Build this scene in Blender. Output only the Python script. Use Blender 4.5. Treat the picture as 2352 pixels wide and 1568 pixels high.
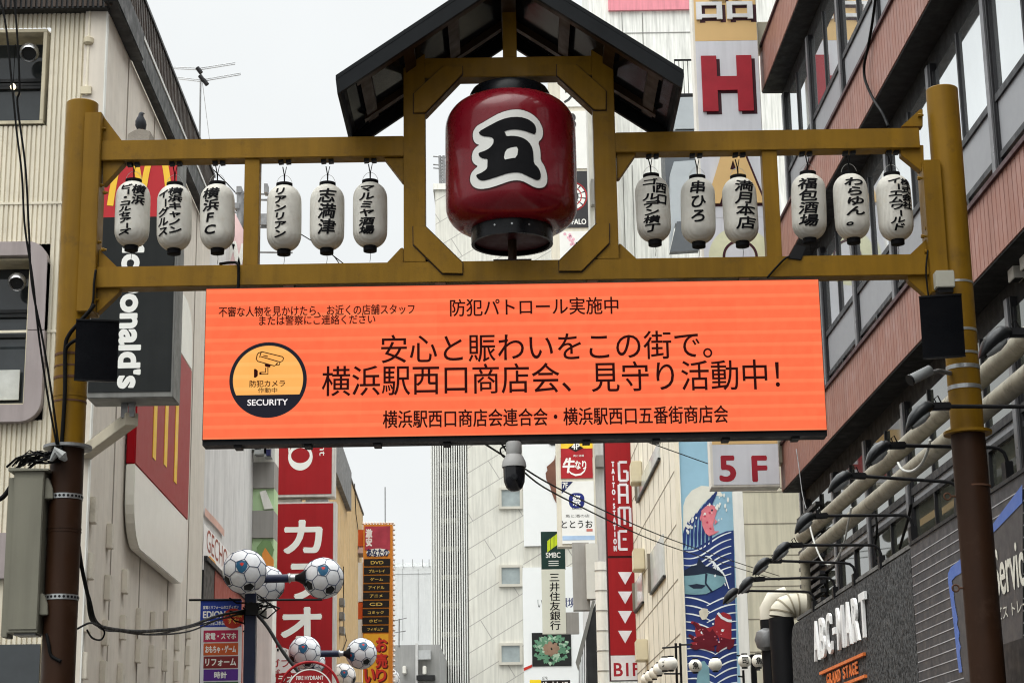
import bpy, bmesh, math, random
from mathutils import Vector, Matrix
from mathutils.geometry import tessellate_polygon
random.seed(7)
scene = bpy.context.scene
for _o in list(bpy.data.objects): bpy.data.objects.remove(_o)
COL = scene.collection
R_ = math.radians

# ---------------------------------------------------------------- camera
F_PX, CXP, CYP = 4379.0, 1176.0, 784.0          # focal length and centre of a 2352 x 1568 frame
PITCH, ROLL, EYE = R_(14.32), R_(0.9), 1.6
VX = Vector((1, 0, 0)); VF = Vector((0, math.cos(PITCH), math.sin(PITCH))); VU = Vector((0, -math.sin(PITCH), math.cos(PITCH)))
CR = VX * math.cos(ROLL) - VU * math.sin(ROLL)
CU = VU * math.cos(ROLL) + VX * math.sin(ROLL)
cam_d = bpy.data.cameras.new('camera'); cam = bpy.data.objects.new('camera', cam_d); COL.objects.link(cam)
cam_d.sensor_fit = 'HORIZONTAL'; cam_d.sensor_width = 36.0; cam_d.lens = 36.0 * F_PX / 2352.0
cam_d.clip_start = 0.1; cam_d.clip_end = 2000
m = Matrix((CR, CU, -VF)).transposed().to_4x4(); m.translation = Vector((0, 0, EYE)); cam.matrix_world = m
scene.camera = cam
scene.render.resolution_x, scene.render.resolution_y = 1024, 682

# ---------------------------------------------------------------- sky and sun (overcast)
SUN_EL, SUN_AZ = R_(58), R_(215)
world = bpy.data.worlds.new('World'); scene.world = world; world.use_nodes = True
nt = world.node_tree; nt.nodes.clear()
wo = nt.nodes.new('ShaderNodeOutputWorld'); bg = nt.nodes.new('ShaderNodeBackground')
sky = nt.nodes.new('ShaderNodeTexSky'); sky.sky_type = 'NISHITA'; sky.sun_disc = False
sky.sun_elevation = SUN_EL; sky.sun_rotation = SUN_AZ; sky.air_density = 1.0; sky.dust_density = 3.0
tc = nt.nodes.new('ShaderNodeTexCoord'); sep = nt.nodes.new('ShaderNodeSeparateXYZ')
nt.links.new(tc.outputs['Generated'], sep.inputs[0])
def wmath(op, a, b):
    n = nt.nodes.new('ShaderNodeMath'); n.operation = op
    for i, v in enumerate((a, b)):
        if isinstance(v, (int, float)): n.inputs[i].default_value = v
        else: nt.links.new(v, n.inputs[i])
    return n.outputs[0]
h = wmath('MAXIMUM', sep.outputs[2], 0.0)
lum = wmath('MULTIPLY_ADD', wmath('MAXIMUM', wmath('SUBTRACT', h, 0.42), 0.0), 88.0); lum.node.inputs[2].default_value = 9.9      # overcast: brighter towards the zenith
noi = nt.nodes.new('ShaderNodeTexNoise'); noi.inputs['Scale'].default_value = 3.2; noi.inputs['Detail'].default_value = 6
nt.links.new(tc.outputs['Generated'], noi.inputs['Vector'])
cl = wmath('MULTIPLY_ADD', noi.outputs[0], 0.30); cl.node.inputs[2].default_value = 0.85
lum = wmath('MULTIPLY', lum, cl)
comb = nt.nodes.new('ShaderNodeCombineXYZ')
nt.links.new(wmath('MULTIPLY', lum, 0.972), comb.inputs[0]); nt.links.new(lum, comb.inputs[1]); nt.links.new(wmath('MULTIPLY', lum, 1.0), comb.inputs[2])
mix = nt.nodes.new('ShaderNodeMix'); mix.data_type = 'RGBA'; mix.inputs[0].default_value = 0.93
nt.links.new(sky.outputs[0], mix.inputs[6]); nt.links.new(comb.outputs[0], mix.inputs[7])
nt.links.new(mix.outputs[2], bg.inputs[0]); bg.inputs[1].default_value = 0.1
nt.links.new(bg.outputs[0], wo.inputs[0])
sun_d = bpy.data.lights.new('sun', 'SUN'); sun_d.energy = 1.1; sun_d.angle = R_(40); sun_d.color = (1.0, 0.97, 0.92)
sun = bpy.data.objects.new('sun', sun_d); COL.objects.link(sun)
sd = Vector((math.sin(SUN_AZ) * math.cos(SUN_EL), math.cos(SUN_AZ) * math.cos(SUN_EL), math.sin(SUN_EL)))
sun.rotation_euler = sd.to_track_quat('Z', 'Y').to_euler(); sun.location = sd * 60
vs = scene.view_settings; vs.view_transform = 'Standard'; vs.look = 'None'; vs.gamma = 1.0; vs.use_curve_mapping = False; vs.exposure = 0.0
scene.cycles.filter_width = 1.15

# ---------------------------------------------------------------- frames: pixel -> point on a real plane
def ray(x, y): return VF + CR * ((x - CXP) / F_PX) + CU * ((CYP - y) / F_PX)
EYEV = Vector((0, 0, EYE))
AZ = 0.0237
SV = Vector((-AZ, 1, 0)).normalized(); SN = Vector((1, AZ, 0)).normalized(); ZV = Vector((0, 0, 1))
class Fr:
    def __init__(s, o, ex, ey, ez): s.o, s.ex, s.ey, s.ez = Vector(o), Vector(ex), Vector(ey), Vector(ez)
    def p(s, a, b, c=0.0): return s.o + s.ex * a + s.ey * b + s.ez * c
    def px(s, x, y, c=0.0):
        d = ray(x, y); o = s.o + s.ez * c
        t = (o - EYEV).dot(s.ez) / d.dot(s.ez); q = EYEV + d * t - s.o
        return (q.dot(s.ex), q.dot(s.ey))
    def rect(s, x0, y0, x1, y1, c=0.0):     # a0,a1,b0,b1 of a pixel box
        xm, ym = (x0 + x1) / 2, (y0 + y1) / 2
        return (s.px(x0, ym, c)[0], s.px(x1, ym, c)[0], s.px(xm, y1, c)[1], s.px(xm, y0, c)[1])
    def pts(s, ps, c=0.0): return [s.px(x, y, c) for x, y in ps]
    def lrtb(s, L, R, T, B): return (s.px(*L)[0], s.px(*R)[0], s.px(*B)[1], s.px(*T)[1])
def FR(Y): return Fr((0, Y, 0), VX, ZV, (0, -1, 0))
def RW(x0): return Fr(SN * x0, -SV, ZV, -SN)      # right-hand street wall, a = -distance
def LW(x0): return Fr(SN * x0, SV, ZV, SN)        # left-hand street wall, a = distance
def zz(ox, oy, k): return lambda x, y: ((ox + x * k) / 1.6327, (oy + y * k) / 1.6327)

# ---------------------------------------------------------------- mesh builder
class MB:
    def __init__(s): s.v = []; s.f = []
    def add(s, vs_, fs):
        n = len(s.v); s.v += [Vector(v) for v in vs_]; s.f += [tuple(i + n for i in f) for f in fs]; return s
    def box(s, fr, a0, a1, b0, b1, c0, c1):
        if a0 > a1: a0, a1 = a1, a0
        if b0 > b1: b0, b1 = b1, b0
        vs_ = [fr.p(a, b, c) for c in (c0, c1) for b in (b0, b1) for a in (a0, a1)]
        return s.add(vs_, [(0, 2, 3, 1), (4, 5, 7, 6), (0, 1, 5, 4), (2, 6, 7, 3), (0, 4, 6, 2), (1, 3, 7, 5)])
    def poly(s, fr, ps, c, holes=()):
        loops = [ps] + list(holes)
        flat = [q for l in loops for q in l]
        tris = tessellate_polygon([[Vector((x, y, 0)) for x, y in l] for l in loops])
        fs = []
        for t in tris:
            (x0, y0), (x1, y1), (x2, y2) = (flat[i] for i in t)
            fs.append(tuple(t) if (x1 - x0) * (y2 - y0) - (x2 - x0) * (y1 - y0) > 0 else tuple(reversed(t)))
        return s.add([fr.p(x, y, c) for x, y in flat], fs)
    def prism(s, fr, ps, c0, c1):
        ar = sum(ps[i - 1][0] * ps[i][1] - ps[i][0] * ps[i - 1][1] for i in range(len(ps)))
        if ar < 0: ps = ps[::-1]
        n = len(ps)
        s.poly(fr, ps, c1)
        k = len(s.f); s.poly(fr, ps, c0)
        for i in range(k, len(s.f)): s.f[i] = tuple(reversed(s.f[i]))
        vs_ = [fr.p(x, y, c0) for x, y in ps] + [fr.p(x, y, c1) for x, y in ps]
        return s.add(vs_, [(i, (i + 1) % n, n + (i + 1) % n, n + i) for i in range(n)])
    def tube(s, pts, r, n=8, caps=True):
        pts = [Vector(p) for p in pts]; N = len(pts)
        rs = r if isinstance(r, (list, tuple)) else [r] * N
        up = None; base = len(s.v)
        for i, p in enumerate(pts):
            t = (pts[min(i + 1, N - 1)] - pts[max(i - 1, 0)]).normalized()
            if up is None: up = t.orthogonal().normalized()
            up = (up - t * up.dot(t)).normalized(); b = t.cross(up)
            for k in range(n):
                a = 2 * math.pi * k / n; s.v.append(p + (up * math.cos(a) + b * math.sin(a)) * rs[i])
        for i in range(N - 1):
            for k in range(n):
                a0 = base + i * n + k; a1 = base + i * n + (k + 1) % n
                s.f.append((a0, a1, a1 + n, a0 + n))
        if caps:
            s.f.append(tuple(base + k for k in reversed(range(n)))); s.f.append(tuple(base + (N - 1) * n + k for k in range(n)))
        return s
    def lathe(s, c, prof, n=32, caps=True, axis=None):
        c = Vector(c); base = len(s.v)
        ax = Vector(axis).normalized() if axis else ZV
        e1 = ax.orthogonal().normalized() if axis else Vector((1, 0, 0)); e2 = ax.cross(e1)
        for r, z in prof:
            for k in range(n):
                a = 2 * math.pi * k / n; s.v.append(c + (e1 * math.cos(a) + e2 * math.sin(a)) * r + ax * z)
        for i in range(len(prof) - 1):
            for k in range(n):
                a0 = base + i * n + k; a1 = base + i * n + (k + 1) % n
                s.f.append((a0, a1, a1 + n, a0 + n))
        if caps:
            s.f.append(tuple(base + k for k in reversed(range(n)))); s.f.append(tuple(base + (len(prof) - 1) * n + k for k in range(n)))
        return s
    def ribbon(s, fr, pts, w, c, closed=False):
        P = [Vector(p) for p in pts]; N = len(P); vs_ = []
        for i, p in enumerate(P):
            if closed: t = P[(i + 1) % N] - P[i - 1]
            else: t = P[min(i + 1, N - 1)] - P[max(i - 1, 0)]
            t = t.normalized() if t.length > 1e-9 else Vector((1, 0)); nrm = Vector((-t.y, t.x)) * (w[i] if isinstance(w, (list, tuple)) else w) / 2
            vs_ += [fr.p(*(p - nrm), c), fr.p(*(p + nrm), c)]
        K = N if closed else N - 1
        return s.add(vs_, [(2 * i, 2 * ((i + 1) % N), 2 * ((i + 1) % N) + 1, 2 * i + 1) for i in range(K)])
    def build(s, name, mat, parent=None, smooth=False, bevel=0, weld=False, loc=None):
        me = bpy.data.meshes.new(name)
        if parent is not None: off = Vector(parent['_loc'])
        elif loc is not None: off = Vector(loc)
        else:
            off = Vector([(min(v[i] for v in s.v) + max(v[i] for v in s.v)) / 2 for i in range(3)]); off.z = min(v.z for v in s.v)
        me.from_pydata([v - off for v in s.v], [], s.f); me.update()
        if bevel or weld or smooth:
            bm = bmesh.new(); bm.from_mesh(me)
            bmesh.ops.remove_doubles(bm, verts=bm.verts, dist=1e-5)
            if bevel:
                es = [e for e in bm.edges if len(e.link_faces) == 2 and e.calc_face_angle(0) > 0.6]
                bmesh.ops.bevel(bm, geom=es, offset=bevel, segments=2, affect='EDGES', clamp_overlap=True)
            bm.to_mesh(me); bm.free()
        if smooth:
            me.polygons.foreach_set('use_smooth', [True] * len(me.polygons))
            if smooth != 'all': me.set_sharp_from_angle(angle=R_(38))
        me.materials.append(mat)
        o = bpy.data.objects.new(name, me); COL.objects.link(o)
        o['_loc'] = off[:]
        if parent is not None: o.parent = parent
        else: o.location = off
        return o

def thing(name, label, cat, loc, group=None):
    o = bpy.data.objects.new(name, None); COL.objects.link(o); o.empty_display_size = 0.1
    o.location = loc; o['_loc'] = tuple(loc); o['label'] = label; o['category'] = cat
    if group: o['group'] = group
    return o
def tag(o, label, cat, group=None):
    o['label'] = label; o['category'] = cat
    if group: o['group'] = group
    return o
def dup_tree(src, loc, label):
    r = src.copy(); COL.objects.link(r); r.location = loc; r['_loc'] = tuple(loc); r['label'] = label
    def rec(a, b):
        for ch in list(a.children):
            c = ch.copy(); COL.objects.link(c); c.parent = b; rec(ch, c)
    rec(src, r); return r

# ---------------------------------------------------------------- materials
def L(r, g, b):
    f = lambda c: (c / 255 / 12.92) if c / 255 <= 0.04045 else ((c / 255 + 0.055) / 1.055) ** 2.4
    return (f(r), f(g), f(b), 1)
def mat(name, col, rough=0.6, metal=0.0, var=0.18, scale=2.5, streak=0.0, bump=0.0, bscale=60, coat=0.0, spec=0.22, rvar=0.15, dirt=None, dirtamt=0.0, speckle=0.0, spscale=90, ribs=None):
    m_ = bpy.data.materials.new(name); m_.use_nodes = True; t = m_.node_tree; b = t.nodes['Principled BSDF']
    N = lambda k: t.nodes.new(k)
    lk = t.links.new
    geo = N('ShaderNodeNewGeometry')
    def noise(sc, detail=5, vec=None, rough_=0.6):
        n = N('ShaderNodeTexNoise'); n.inputs['Scale'].default_value = sc; n.inputs['Detail'].default_value = detail; n.inputs['Roughness'].default_value = rough_
        lk(vec if vec else geo.outputs['Position'], n.inputs['Vector']); return n.outputs[0]
    def rng(v, lo, hi, a=0.3, bb=0.7):
        n = N('ShaderNodeMapRange'); lk(v, n.inputs[0]); n.inputs[1].default_value = a; n.inputs[2].default_value = bb; n.inputs[3].default_value = lo; n.inputs[4].default_value = hi; return n.outputs[0]
    def mulc(c, f):
        n = N('ShaderNodeMix'); n.data_type = 'RGBA'; n.blend_type = 'MULTIPLY'; n.inputs[0].default_value = 1.0
        lk(c, n.inputs[6]); lk(f, n.inputs[7]); return n.outputs[2]
    rgb = N('ShaderNodeRGB'); rgb.outputs[0].default_value = col; c = rgb.outputs[0]
    big = noise(scale)
    if var: c = mulc(c, rng(big, 1 - var, 1 + var * 0.6))
    if streak:
        mp = N('ShaderNodeMapping'); mp.inputs['Scale'].default_value = (1, 1, 0.06); lk(geo.outputs['Position'], mp.inputs['Vector'])
        st = noise(9.0, 4, mp.outputs[0]); c = mulc(c, rng(st, 1 - streak, 1.05, 0.34, 0.6))
    if speckle:
        sp = noise(spscale, 2); c = mulc(c, rng(sp, 1 - speckle, 1 + speckle, 0.35, 0.65))
    if dirt:
        dn = noise(scale * 2.2, 8, None, 0.7)
        n = N('ShaderNodeMix'); n.data_type = 'RGBA'; lk(rng(dn, 0, dirtamt, 0.55, 0.72), n.inputs[0]); lk(c, n.inputs[6]); n.inputs[7].default_value = dirt; c = n.outputs[2]
    lk(c, b.inputs['Base Color'])
    lk(rng(noise(scale * 3), max(0, rough - rvar), min(1, rough + rvar)), b.inputs['Roughness'])
    b.inputs['Metallic'].default_value = metal; b.inputs['Coat Weight'].default_value = coat; b.inputs['Coat Roughness'].default_value = 0.06; b.inputs['Specular IOR Level'].default_value = spec
    if ribs:
        wv = N('ShaderNodeTexWave'); wv.bands_direction = ribs[0]; wv.inputs['Scale'].default_value = ribs[1]; wv.inputs['Distortion'].default_value = 0.4; lk(geo.outputs['Position'], wv.inputs['Vector'])
        bn = N('ShaderNodeBump'); bn.inputs['Strength'].default_value = ribs[2]; bn.inputs['Distance'].default_value = 0.01; lk(wv.outputs['Fac'], bn.inputs['Height']); lk(bn.outputs[0], b.inputs['Normal'])
    elif bump:
        bn = N('ShaderNodeBump'); bn.inputs['Strength'].default_value = bump; bn.inputs['Distance'].default_value = 0.01
        lk(noise(bscale, 3), bn.inputs['Height']); lk(bn.outputs[0], b.inputs['Normal'])
    return m_
def emis(name, col, strength, spec=0.0):
    m_ = bpy.data.materials.new(name); m_.use_nodes = True; b = m_.node_tree.nodes['Principled BSDF']
    b.inputs['Base Color'].default_value = (0.004, 0.004, 0.004, 1); b.inputs['Specular IOR Level'].default_value = spec; b.inputs['Emission Color'].default_value = col; b.inputs['Emission Strength'].default_value = strength
    return m_
def led(name, col_a, col_b, strength=1.0):
    m_ = emis(name, col_a, strength); t = m_.node_tree; b = t.nodes['Principled BSDF']; b.inputs['Roughness'].default_value = 0.7
    b.inputs['Specular IOR Level'].default_value = 0.0
    geo = t.nodes.new('ShaderNodeNewGeometry'); sp = t.nodes.new('ShaderNodeSeparateXYZ'); t.links.new(geo.outputs['Position'], sp.inputs[0])
    def mth(op, a, bb):
        n = t.nodes.new('ShaderNodeMath'); n.operation = op
        for i, v in enumerate((a, bb)):
            if isinstance(v, (int, float)): n.inputs[i].default_value = v
            else: t.links.new(v, n.inputs[i])
        return n.outputs[0]
    a = mth('FRACT', mth('MULTIPLY', sp.outputs[2], 11.9), 0)
    n1 = t.nodes.new('ShaderNodeMapRange'); t.links.new(a, n1.inputs[0]); n1.inputs[1].default_value = 0.62; n1.inputs[2].default_value = 0.78
    no = t.nodes.new('ShaderNodeTexNoise'); no.inputs['Scale'].default_value = 14; no.inputs['Detail'].default_value = 4
    t.links.new(geo.outputs['Position'], no.inputs['Vector'])
    f = mth('ADD', mth('MULTIPLY', n1.outputs[0], 0.42), mth('MULTIPLY', no.outputs[0], 0.4))
    # cabinets of half a metre differ a little in brightness
    wn = t.nodes.new('ShaderNodeTexWhiteNoise'); cbn = t.nodes.new('ShaderNodeCombineXYZ')
    t.links.new(mth('FLOOR', mth('MULTIPLY', sp.outputs[0], 4.0), 0), cbn.inputs[0]); t.links.new(mth('FLOOR', mth('MULTIPLY', sp.outputs[2], 4.0), 0), cbn.inputs[1]); t.links.new(cbn.outputs[0], wn.inputs['Vector'])
    f = mth('ADD', f, mth('MULTIPLY', wn.outputs[0], 0.13))
    mx = t.nodes.new('ShaderNodeMix'); mx.data_type = 'RGBA'; t.links.new(f, mx.inputs[0]); mx.inputs[6].default_value = col_a; mx.inputs[7].default_value = col_b
    t.links.new(mx.outputs[2], b.inputs['Emission Color'])
    return m_
MT = dict(
 gold=mat('gold_paint', (0.195, 0.102, 0.0055, 1), 0.5, spec=.15, var=0.16, scale=2.2, streak=0.18, bump=0.08, bscale=90, dirt=(0.075, 0.042, 0.010, 1), dirtamt=0.6),
 brown=mat('brown_paint', (0.027, 0.0112, 0.0048, 1), 0.5, spec=.15, var=0.2, scale=2.0, streak=0.12, dirt=(0.1, 0.06, 0.04, 1), dirtamt=0.25),
 rust=mat('rusty_steel', (0.10, 0.05, 0.03, 1), 0.8, 0.3),
 black=mat('black_plastic', (0.009, 0.009, 0.010, 1), 0.5, bump=0.05, bscale=200, spec=.15),
 mesh=mat('speaker_mesh', (0.004, 0.0045, 0.006, 1), 0.8, bump=0.5, bscale=500, spec=0.06),
 roof=mat('roof_black', (0.009, 0.0105, 0.012, 1), 0.5, streak=0.1, spec=.10), roofpanel=mat('roof_panel', (0.008, 0.009, 0.011, 1), 0.15, rvar=0.05, spec=.14),
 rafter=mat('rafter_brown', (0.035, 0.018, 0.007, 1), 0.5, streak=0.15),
 ink=mat('black_ink', (0.007, 0.007, 0.008, 1), 0.7, var=0.05, spec=0.06),
 paper=None,
 red=mat('lantern_red', (0.145, 0.004, 0.010, 1), 0.30, coat=0.30, var=0.1, scale=4), white=mat('white_paint', L(222, 222, 216), 0.5, streak=0.10, var=0.06),
 steel=mat('galvanised', (0.42, 0.43, 0.43, 1), 0.4, 0.85, var=0.25, scale=9), dsteel=mat('dull_steel', (0.22, 0.22, 0.22, 1), 0.5, 0.6, var=0.25, scale=9),
 cable=mat('cable_black', (0.006, 0.006, 0.006, 1), 0.6, spec=.06), cablew=mat('cable_grey', (0.45, 0.45, 0.42, 1), 0.5),
)
# ---------------------------------------------------------------- lettering
_gc = {}
def glyph(st, bold=0.0, shear=0.0):
    k = (st, bold, shear)
    if k not in _gc:
        c = bpy.data.curves.new('t', 'FONT'); c.body = st; c.offset = bold; c.shear = shear; c.resolution_u = 4
        o = bpy.data.objects.new('t', c); COL.objects.link(o); bpy.context.view_layer.update()
        me = bpy.data.meshes.new_from_object(o.evaluated_get(bpy.context.evaluated_depsgraph_get()))
        vs_ = [(v.co.x, v.co.y) for v in me.vertices]; fs = []
        for p in me.polygons:
            q = list(p.vertices)
            if p.normal.z < 0: q.reverse()
            fs.append(q)
        bpy.data.objects.remove(o); bpy.data.curves.remove(c); bpy.data.meshes.remove(me)
        _gc[k] = (vs_, fs)
    return _gc[k]
def fit(vs_, a0, a1, b0, b1):
    xs = [v[0] for v in vs_]; ys = [v[1] for v in vs_]
    x0, x1, y0, y1 = min(xs), max(xs), min(ys), max(ys)
    return [(a0 + (x - x0) / max(x1 - x0, 1e-6) * (a1 - a0), b0 + (y - y0) / max(y1 - y0, 1e-6) * (b1 - b0)) for x, y in vs_]
def flat2(st, a0, a1, b0, b1, bold=0.0, vertical=False, shear=0.0, rot=0):
    """2-d triangles of a line of writing fitted to a box; vertical stacks one character per cell"""
    if not vertical:
        v, f = glyph(st, bold, shear)
        if rot == 1: v = [(y, -x) for x, y in v]
        return fit(v, a0, a1, b0, b1), f
    V, Fs = [], []; n = len(st); chh = (b1 - b0) / n
    for i, ch in enumerate(st):
        v, f = glyph(ch, bold, shear)
        if not v: continue
        if ch in 'ー―-': v = [(0.38 + y, 0.88 - x) for x, y in v]
        top = b1 - i * chh
        w = max(x for x, _ in v) - min(x for x, _ in v)
        ox = 0.0 if ord(ch) > 0x2000 else 0.5 - (max(x for x, _ in v) + min(x for x, _ in v)) / 2
        base = len(V)
        V += [(a0 + (x + ox) * (a1 - a0), top - chh + (y + 0.12) * chh) for x, y in v]
        Fs += [[j + base for j in q] for q in f]
    return V, Fs
def write(mb, fr, st, box, c, bold=0.0, vertical=False, shear=0.0, rot=0, depth=0.0):
    """bold strokes are laid as copies shifted by a fraction of the em; depth makes solid letters"""
    v, f = flat2(st, *box, bold if depth else 0.0, vertical, shear, rot)
    em = (box[3] - box[2]) / (len(st) if vertical else 1.0); k = 6 if bold and not depth else 1
    for i in range(k):
        dx, dy = (bold * em * math.cos(i * 2 * math.pi / k), bold * em * math.sin(i * 2 * math.pi / k)) if k > 1 else (0, 0)
        mb.add([fr.p(x + dx, y + dy, c + depth + i * .0002) for x, y in v], f)
    if depth:
        ed = {}; n = len(mb.v) - len(v)
        for q in f:
            for i in range(len(q)): ed[(q[i], q[(i + 1) % len(q)])] = 1
        N = len(v); mb.v += [fr.p(x, y, c) for x, y in v]
        for (i, j) in ed:
            if (j, i) not in ed: mb.f.append((n + i, n + N + i, n + N + j, n + j))
    return mb
def sign_text(fr, st, box, c, mt, parent, name='lettering', **kw):
    return write(MB(), fr, st, box, c, **kw).build(name, mt, parent)
def bisect2(v, f, step_a, step_b):
    bm = bmesh.new(); bv = [bm.verts.new((x, y, 0)) for x, y in v]
    for q in f:
        try: bm.faces.new([bv[i] for i in q])
        except ValueError: pass
    for ax, st in ((0, step_a), (1, step_b)):
        lo = min(x[ax] for x in v); hi = max(x[ax] for x in v); k = math.floor(lo / st) + 1
        while k * st < hi:
            co = Vector((0, 0, 0)); co[ax] = k * st; no = Vector((0, 0, 0)); no[ax] = 1
            bmesh.ops.bisect_plane(bm, geom=bm.verts[:] + bm.edges[:] + bm.faces[:], plane_co=co, plane_no=no, dist=1e-6); k += 1
    bm.verts.index_update()
    V = [(w.co.x, w.co.y) for w in bm.verts]; Fq = [[w.index for w in fa.verts] for fa in bm.faces]; bm.free(); return V, Fq

# ---------------------------------------------------------------- setting
MT['asphalt'] = mat('asphalt', (0.05, 0.05, 0.05, 1), 0.9, speckle=0.3, bump=0.4); MT['paving'] = mat('paving_stone', (0.28, 0.26, 0.23, 1), 0.85, speckle=0.2)
def structure(o): o['kind'] = 'structure'; return o
W0 = Fr((0, 0, 0), (1, 0, 0), (0, 1, 0), (0, 0, 1))
structure(MB().box(W0, -300, 300, -300, 400, -0.3, 0.0).build('ground', MT['asphalt']))
S0 = Fr((0, 0, 0), SN, SV, ZV)
structure(MB().box(S0, -2.4, 2.6, -60, 120, 0.001, 0.004).build('road', mat('road_surface', (0.11, 0.10, 0.095, 1), 0.85, speckle=0.2)))
structure(MB().box(S0, -3.5, -2.4, 15, 120, 0, 0.13).build('pavement', MT['paving']))
structure(MB().box(S0, 2.6, 3.9, -60, 120, 0, 0.13).build('pavement', MT['paving']))

# ---------------------------------------------------------------- the gate
GD = 12.40
G = FR(GD); GB = FR(12.42)
gate = thing('street_gate', 'mustard yellow steel gate with round posts and black gabled roof spanning the street', 'gate', (0, 12.5, 0))
gold = MT['gold']
POST = []
YC = 12.51
for side, pxs, bot in ((-1, [(190, 232), (157, 1000)], 1027), (1, [(2165.5, 200), (2217, 960)], 993)):
    fr = FR(YC); X = sum(fr.px(*p)[0] for p in pxs) / 2
    ztop = fr.px(pxs[0][0], pxs[0][1] + 6)[1]; zfl = fr.px(pxs[1][0], bot)[1]
    POST.append((X, ztop, zfl))
    post = MB().lathe((X, YC, 0), [(0.110, zfl), (0.110, ztop - 0.006), (0.104, ztop)], 40).build('post', gold, gate, smooth=True)
    MB().lathe((X, YC, 0), [(0.16, zfl - 0.014), (0.16, zfl + 0.006)], 40).build('flange', MT['dsteel'] if side < 0 else gold, post)
    lean = 0.0 if side < 0 else 0.025
    pts = [(X + lean * (1 - k / 5), YC, (zfl - 0.014) * k / 5) for k in range(6)]
    lower = MB().tube(pts, [(0.110 if side < 0 else .118 - .005 * k / 5) for k in range(6)], 40).build('lower_post', MT['brown'], post, smooth=True)
    lower['label'] = 'brown lower post'
    for zr in ((1215, 1222) if side < 0 else (1118,)):
        zq = fr.px(140 if side < 0 else 2240, zr)[1]
        MB().lathe((X + lean * 0.4, YC, 0), [(0.1155 if side > 0 else .1125, zq - .006), (0.1155 if side > 0 else .1125, zq + .006)], 40).build('weld_ring', MT['brown'] if side < 0 else MT['rust'], lower)
    if side > 0:
        for (ex, ey) in ((2176, 1139.5), (2195, 1350)):
            a, b = fr.px(ex, ey)
            ring = [(a + math.cos(q) * .022, YC, b + math.sin(q) * .022) for q in [2 * math.pi * k / 16 for k in range(17)]]
            MB().tube(ring, .006, 6).tube([(a + .022, YC, b), (a + .055, YC, b)], .007).build('eye_bolt', MT['rust'], lower, smooth=True)
# sleeve boxes beside the posts
aL = [G.px(194, 300)[0], G.px(233, 300)[0]]; aR = [G.px(2120, 400)[0], G.px(2161, 400)[0]]
zs = (G.px(212, 716)[1], G.px(212, 259)[1])
MB().box(G, aL[0], aL[1], *zs, -0.17, 0.015).build('sleeve', gold, gate, bevel=0.005)
MB().box(G, aR[0], aR[1], G.px(2160, 672)[1], G.px(2140, 368)[1], -0.17, 0.015).build('sleeve', gold, gate, bevel=0.005)
# beams, front face at c = 0 of GB
BH = 0.13
zt1 = (GB.px(930, 360)[1] + GB.px(240, 366)[1]) / 2; zt2 = (GB.px(930, 314.5)[1] + GB.px(240, 320)[1]) / 2
zl1 = (GB.px(300, 659.5)[1] + GB.px(2100, 630.5)[1]) / 2; zl2 = (GB.px(300, 612)[1] + GB.px(2100, 583)[1]) / 2
fx = [GB.px(927, 450)[0], GB.px(977, 450)[0], GB.px(1367, 450)[0], GB.px(1417.5, 450)[0]]
ztf1, ztf2 = GB.px(1176, 176)[1], GB.px(1176, 131)[1]
MB().box(GB, aL[1], fx[0], zt1, zt2, -BH, 0).build('top_beam', gold, gate, bevel=0.004)
MB().box(GB, fx[3], aR[0], zt1, zt2, -BH, 0).build('top_beam', gold, gate, bevel=0.004)
MB().box(GB, aL[1], aR[0], zl1, zl2, -BH, 0).build('lower_beam', gold, gate, bevel=0.004)
zr_ = GB.px(952, 55)[1]
for i in (0, 2):
    MB().box(GB, fx[i], fx[i + 1], zl2, ztf2 + 0.22, -BH, 0).build('frame_post', gold, gate, bevel=0.004)
MB().box(GB, fx[1], fx[2], ztf1, ztf2, -BH, 0).build('frame_beam', gold, gate, bevel=0.004)
for x0, x1 in ((559, 594), (1757, 1792)):
    a, b = GB.px(x0, 480)[0], GB.px(x1, 480)[0]
    MB().box(GB, a, b, zl2, zt1, -0.115, -0.015).build('strut', gold, gate, bevel=0.004)
# octagon corner braces
q2, q3, q6, q7 = zz(960, 0, .5101), zz(1920, 0, .5101), zz(960, 800, .5738), zz(1920, 800, .5738)
for q, ps in ((q2, [(1160, 690), (1375, 490), (1517, 490), (1517, 545), (1245, 828), (1160, 830)]), (q3, [(330, 475), (470, 475), (690, 670), (690, 808), (605, 808), (330, 555)]),
              (q6, [(1028, 85), (1105, 85), (1350, 325), (1350, 395), (1220, 392), (1030, 205)]), (q7, [(555, 68), (635, 66), (635, 195), (455, 378), (308, 378), (308, 312)])):
    pp = GB.pts([q(*p) for p in ps], 0.012); cxp, cyp = sum(p[0] for p in pp) / len(pp), sum(p[1] for p in pp) / len(pp)
    cbr = MB().prism(GB, [(cxp + (x - cxp) * .965, cyp + (y - cyp) * .965) for x, y in pp], -0.136, 0.007).build('corner_brace', gold, gate)
    MB().prism(GB, pp, 0.0075, 0.020).build('cover_plate', gold, cbr, bevel=0.003)
    MB().ribbon(GB, pp, .016, .0015, True).build('sealant_line', MT['rafter'], cbr)  # dark outline painted round the plate: weld line plus the shade of its gap
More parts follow.
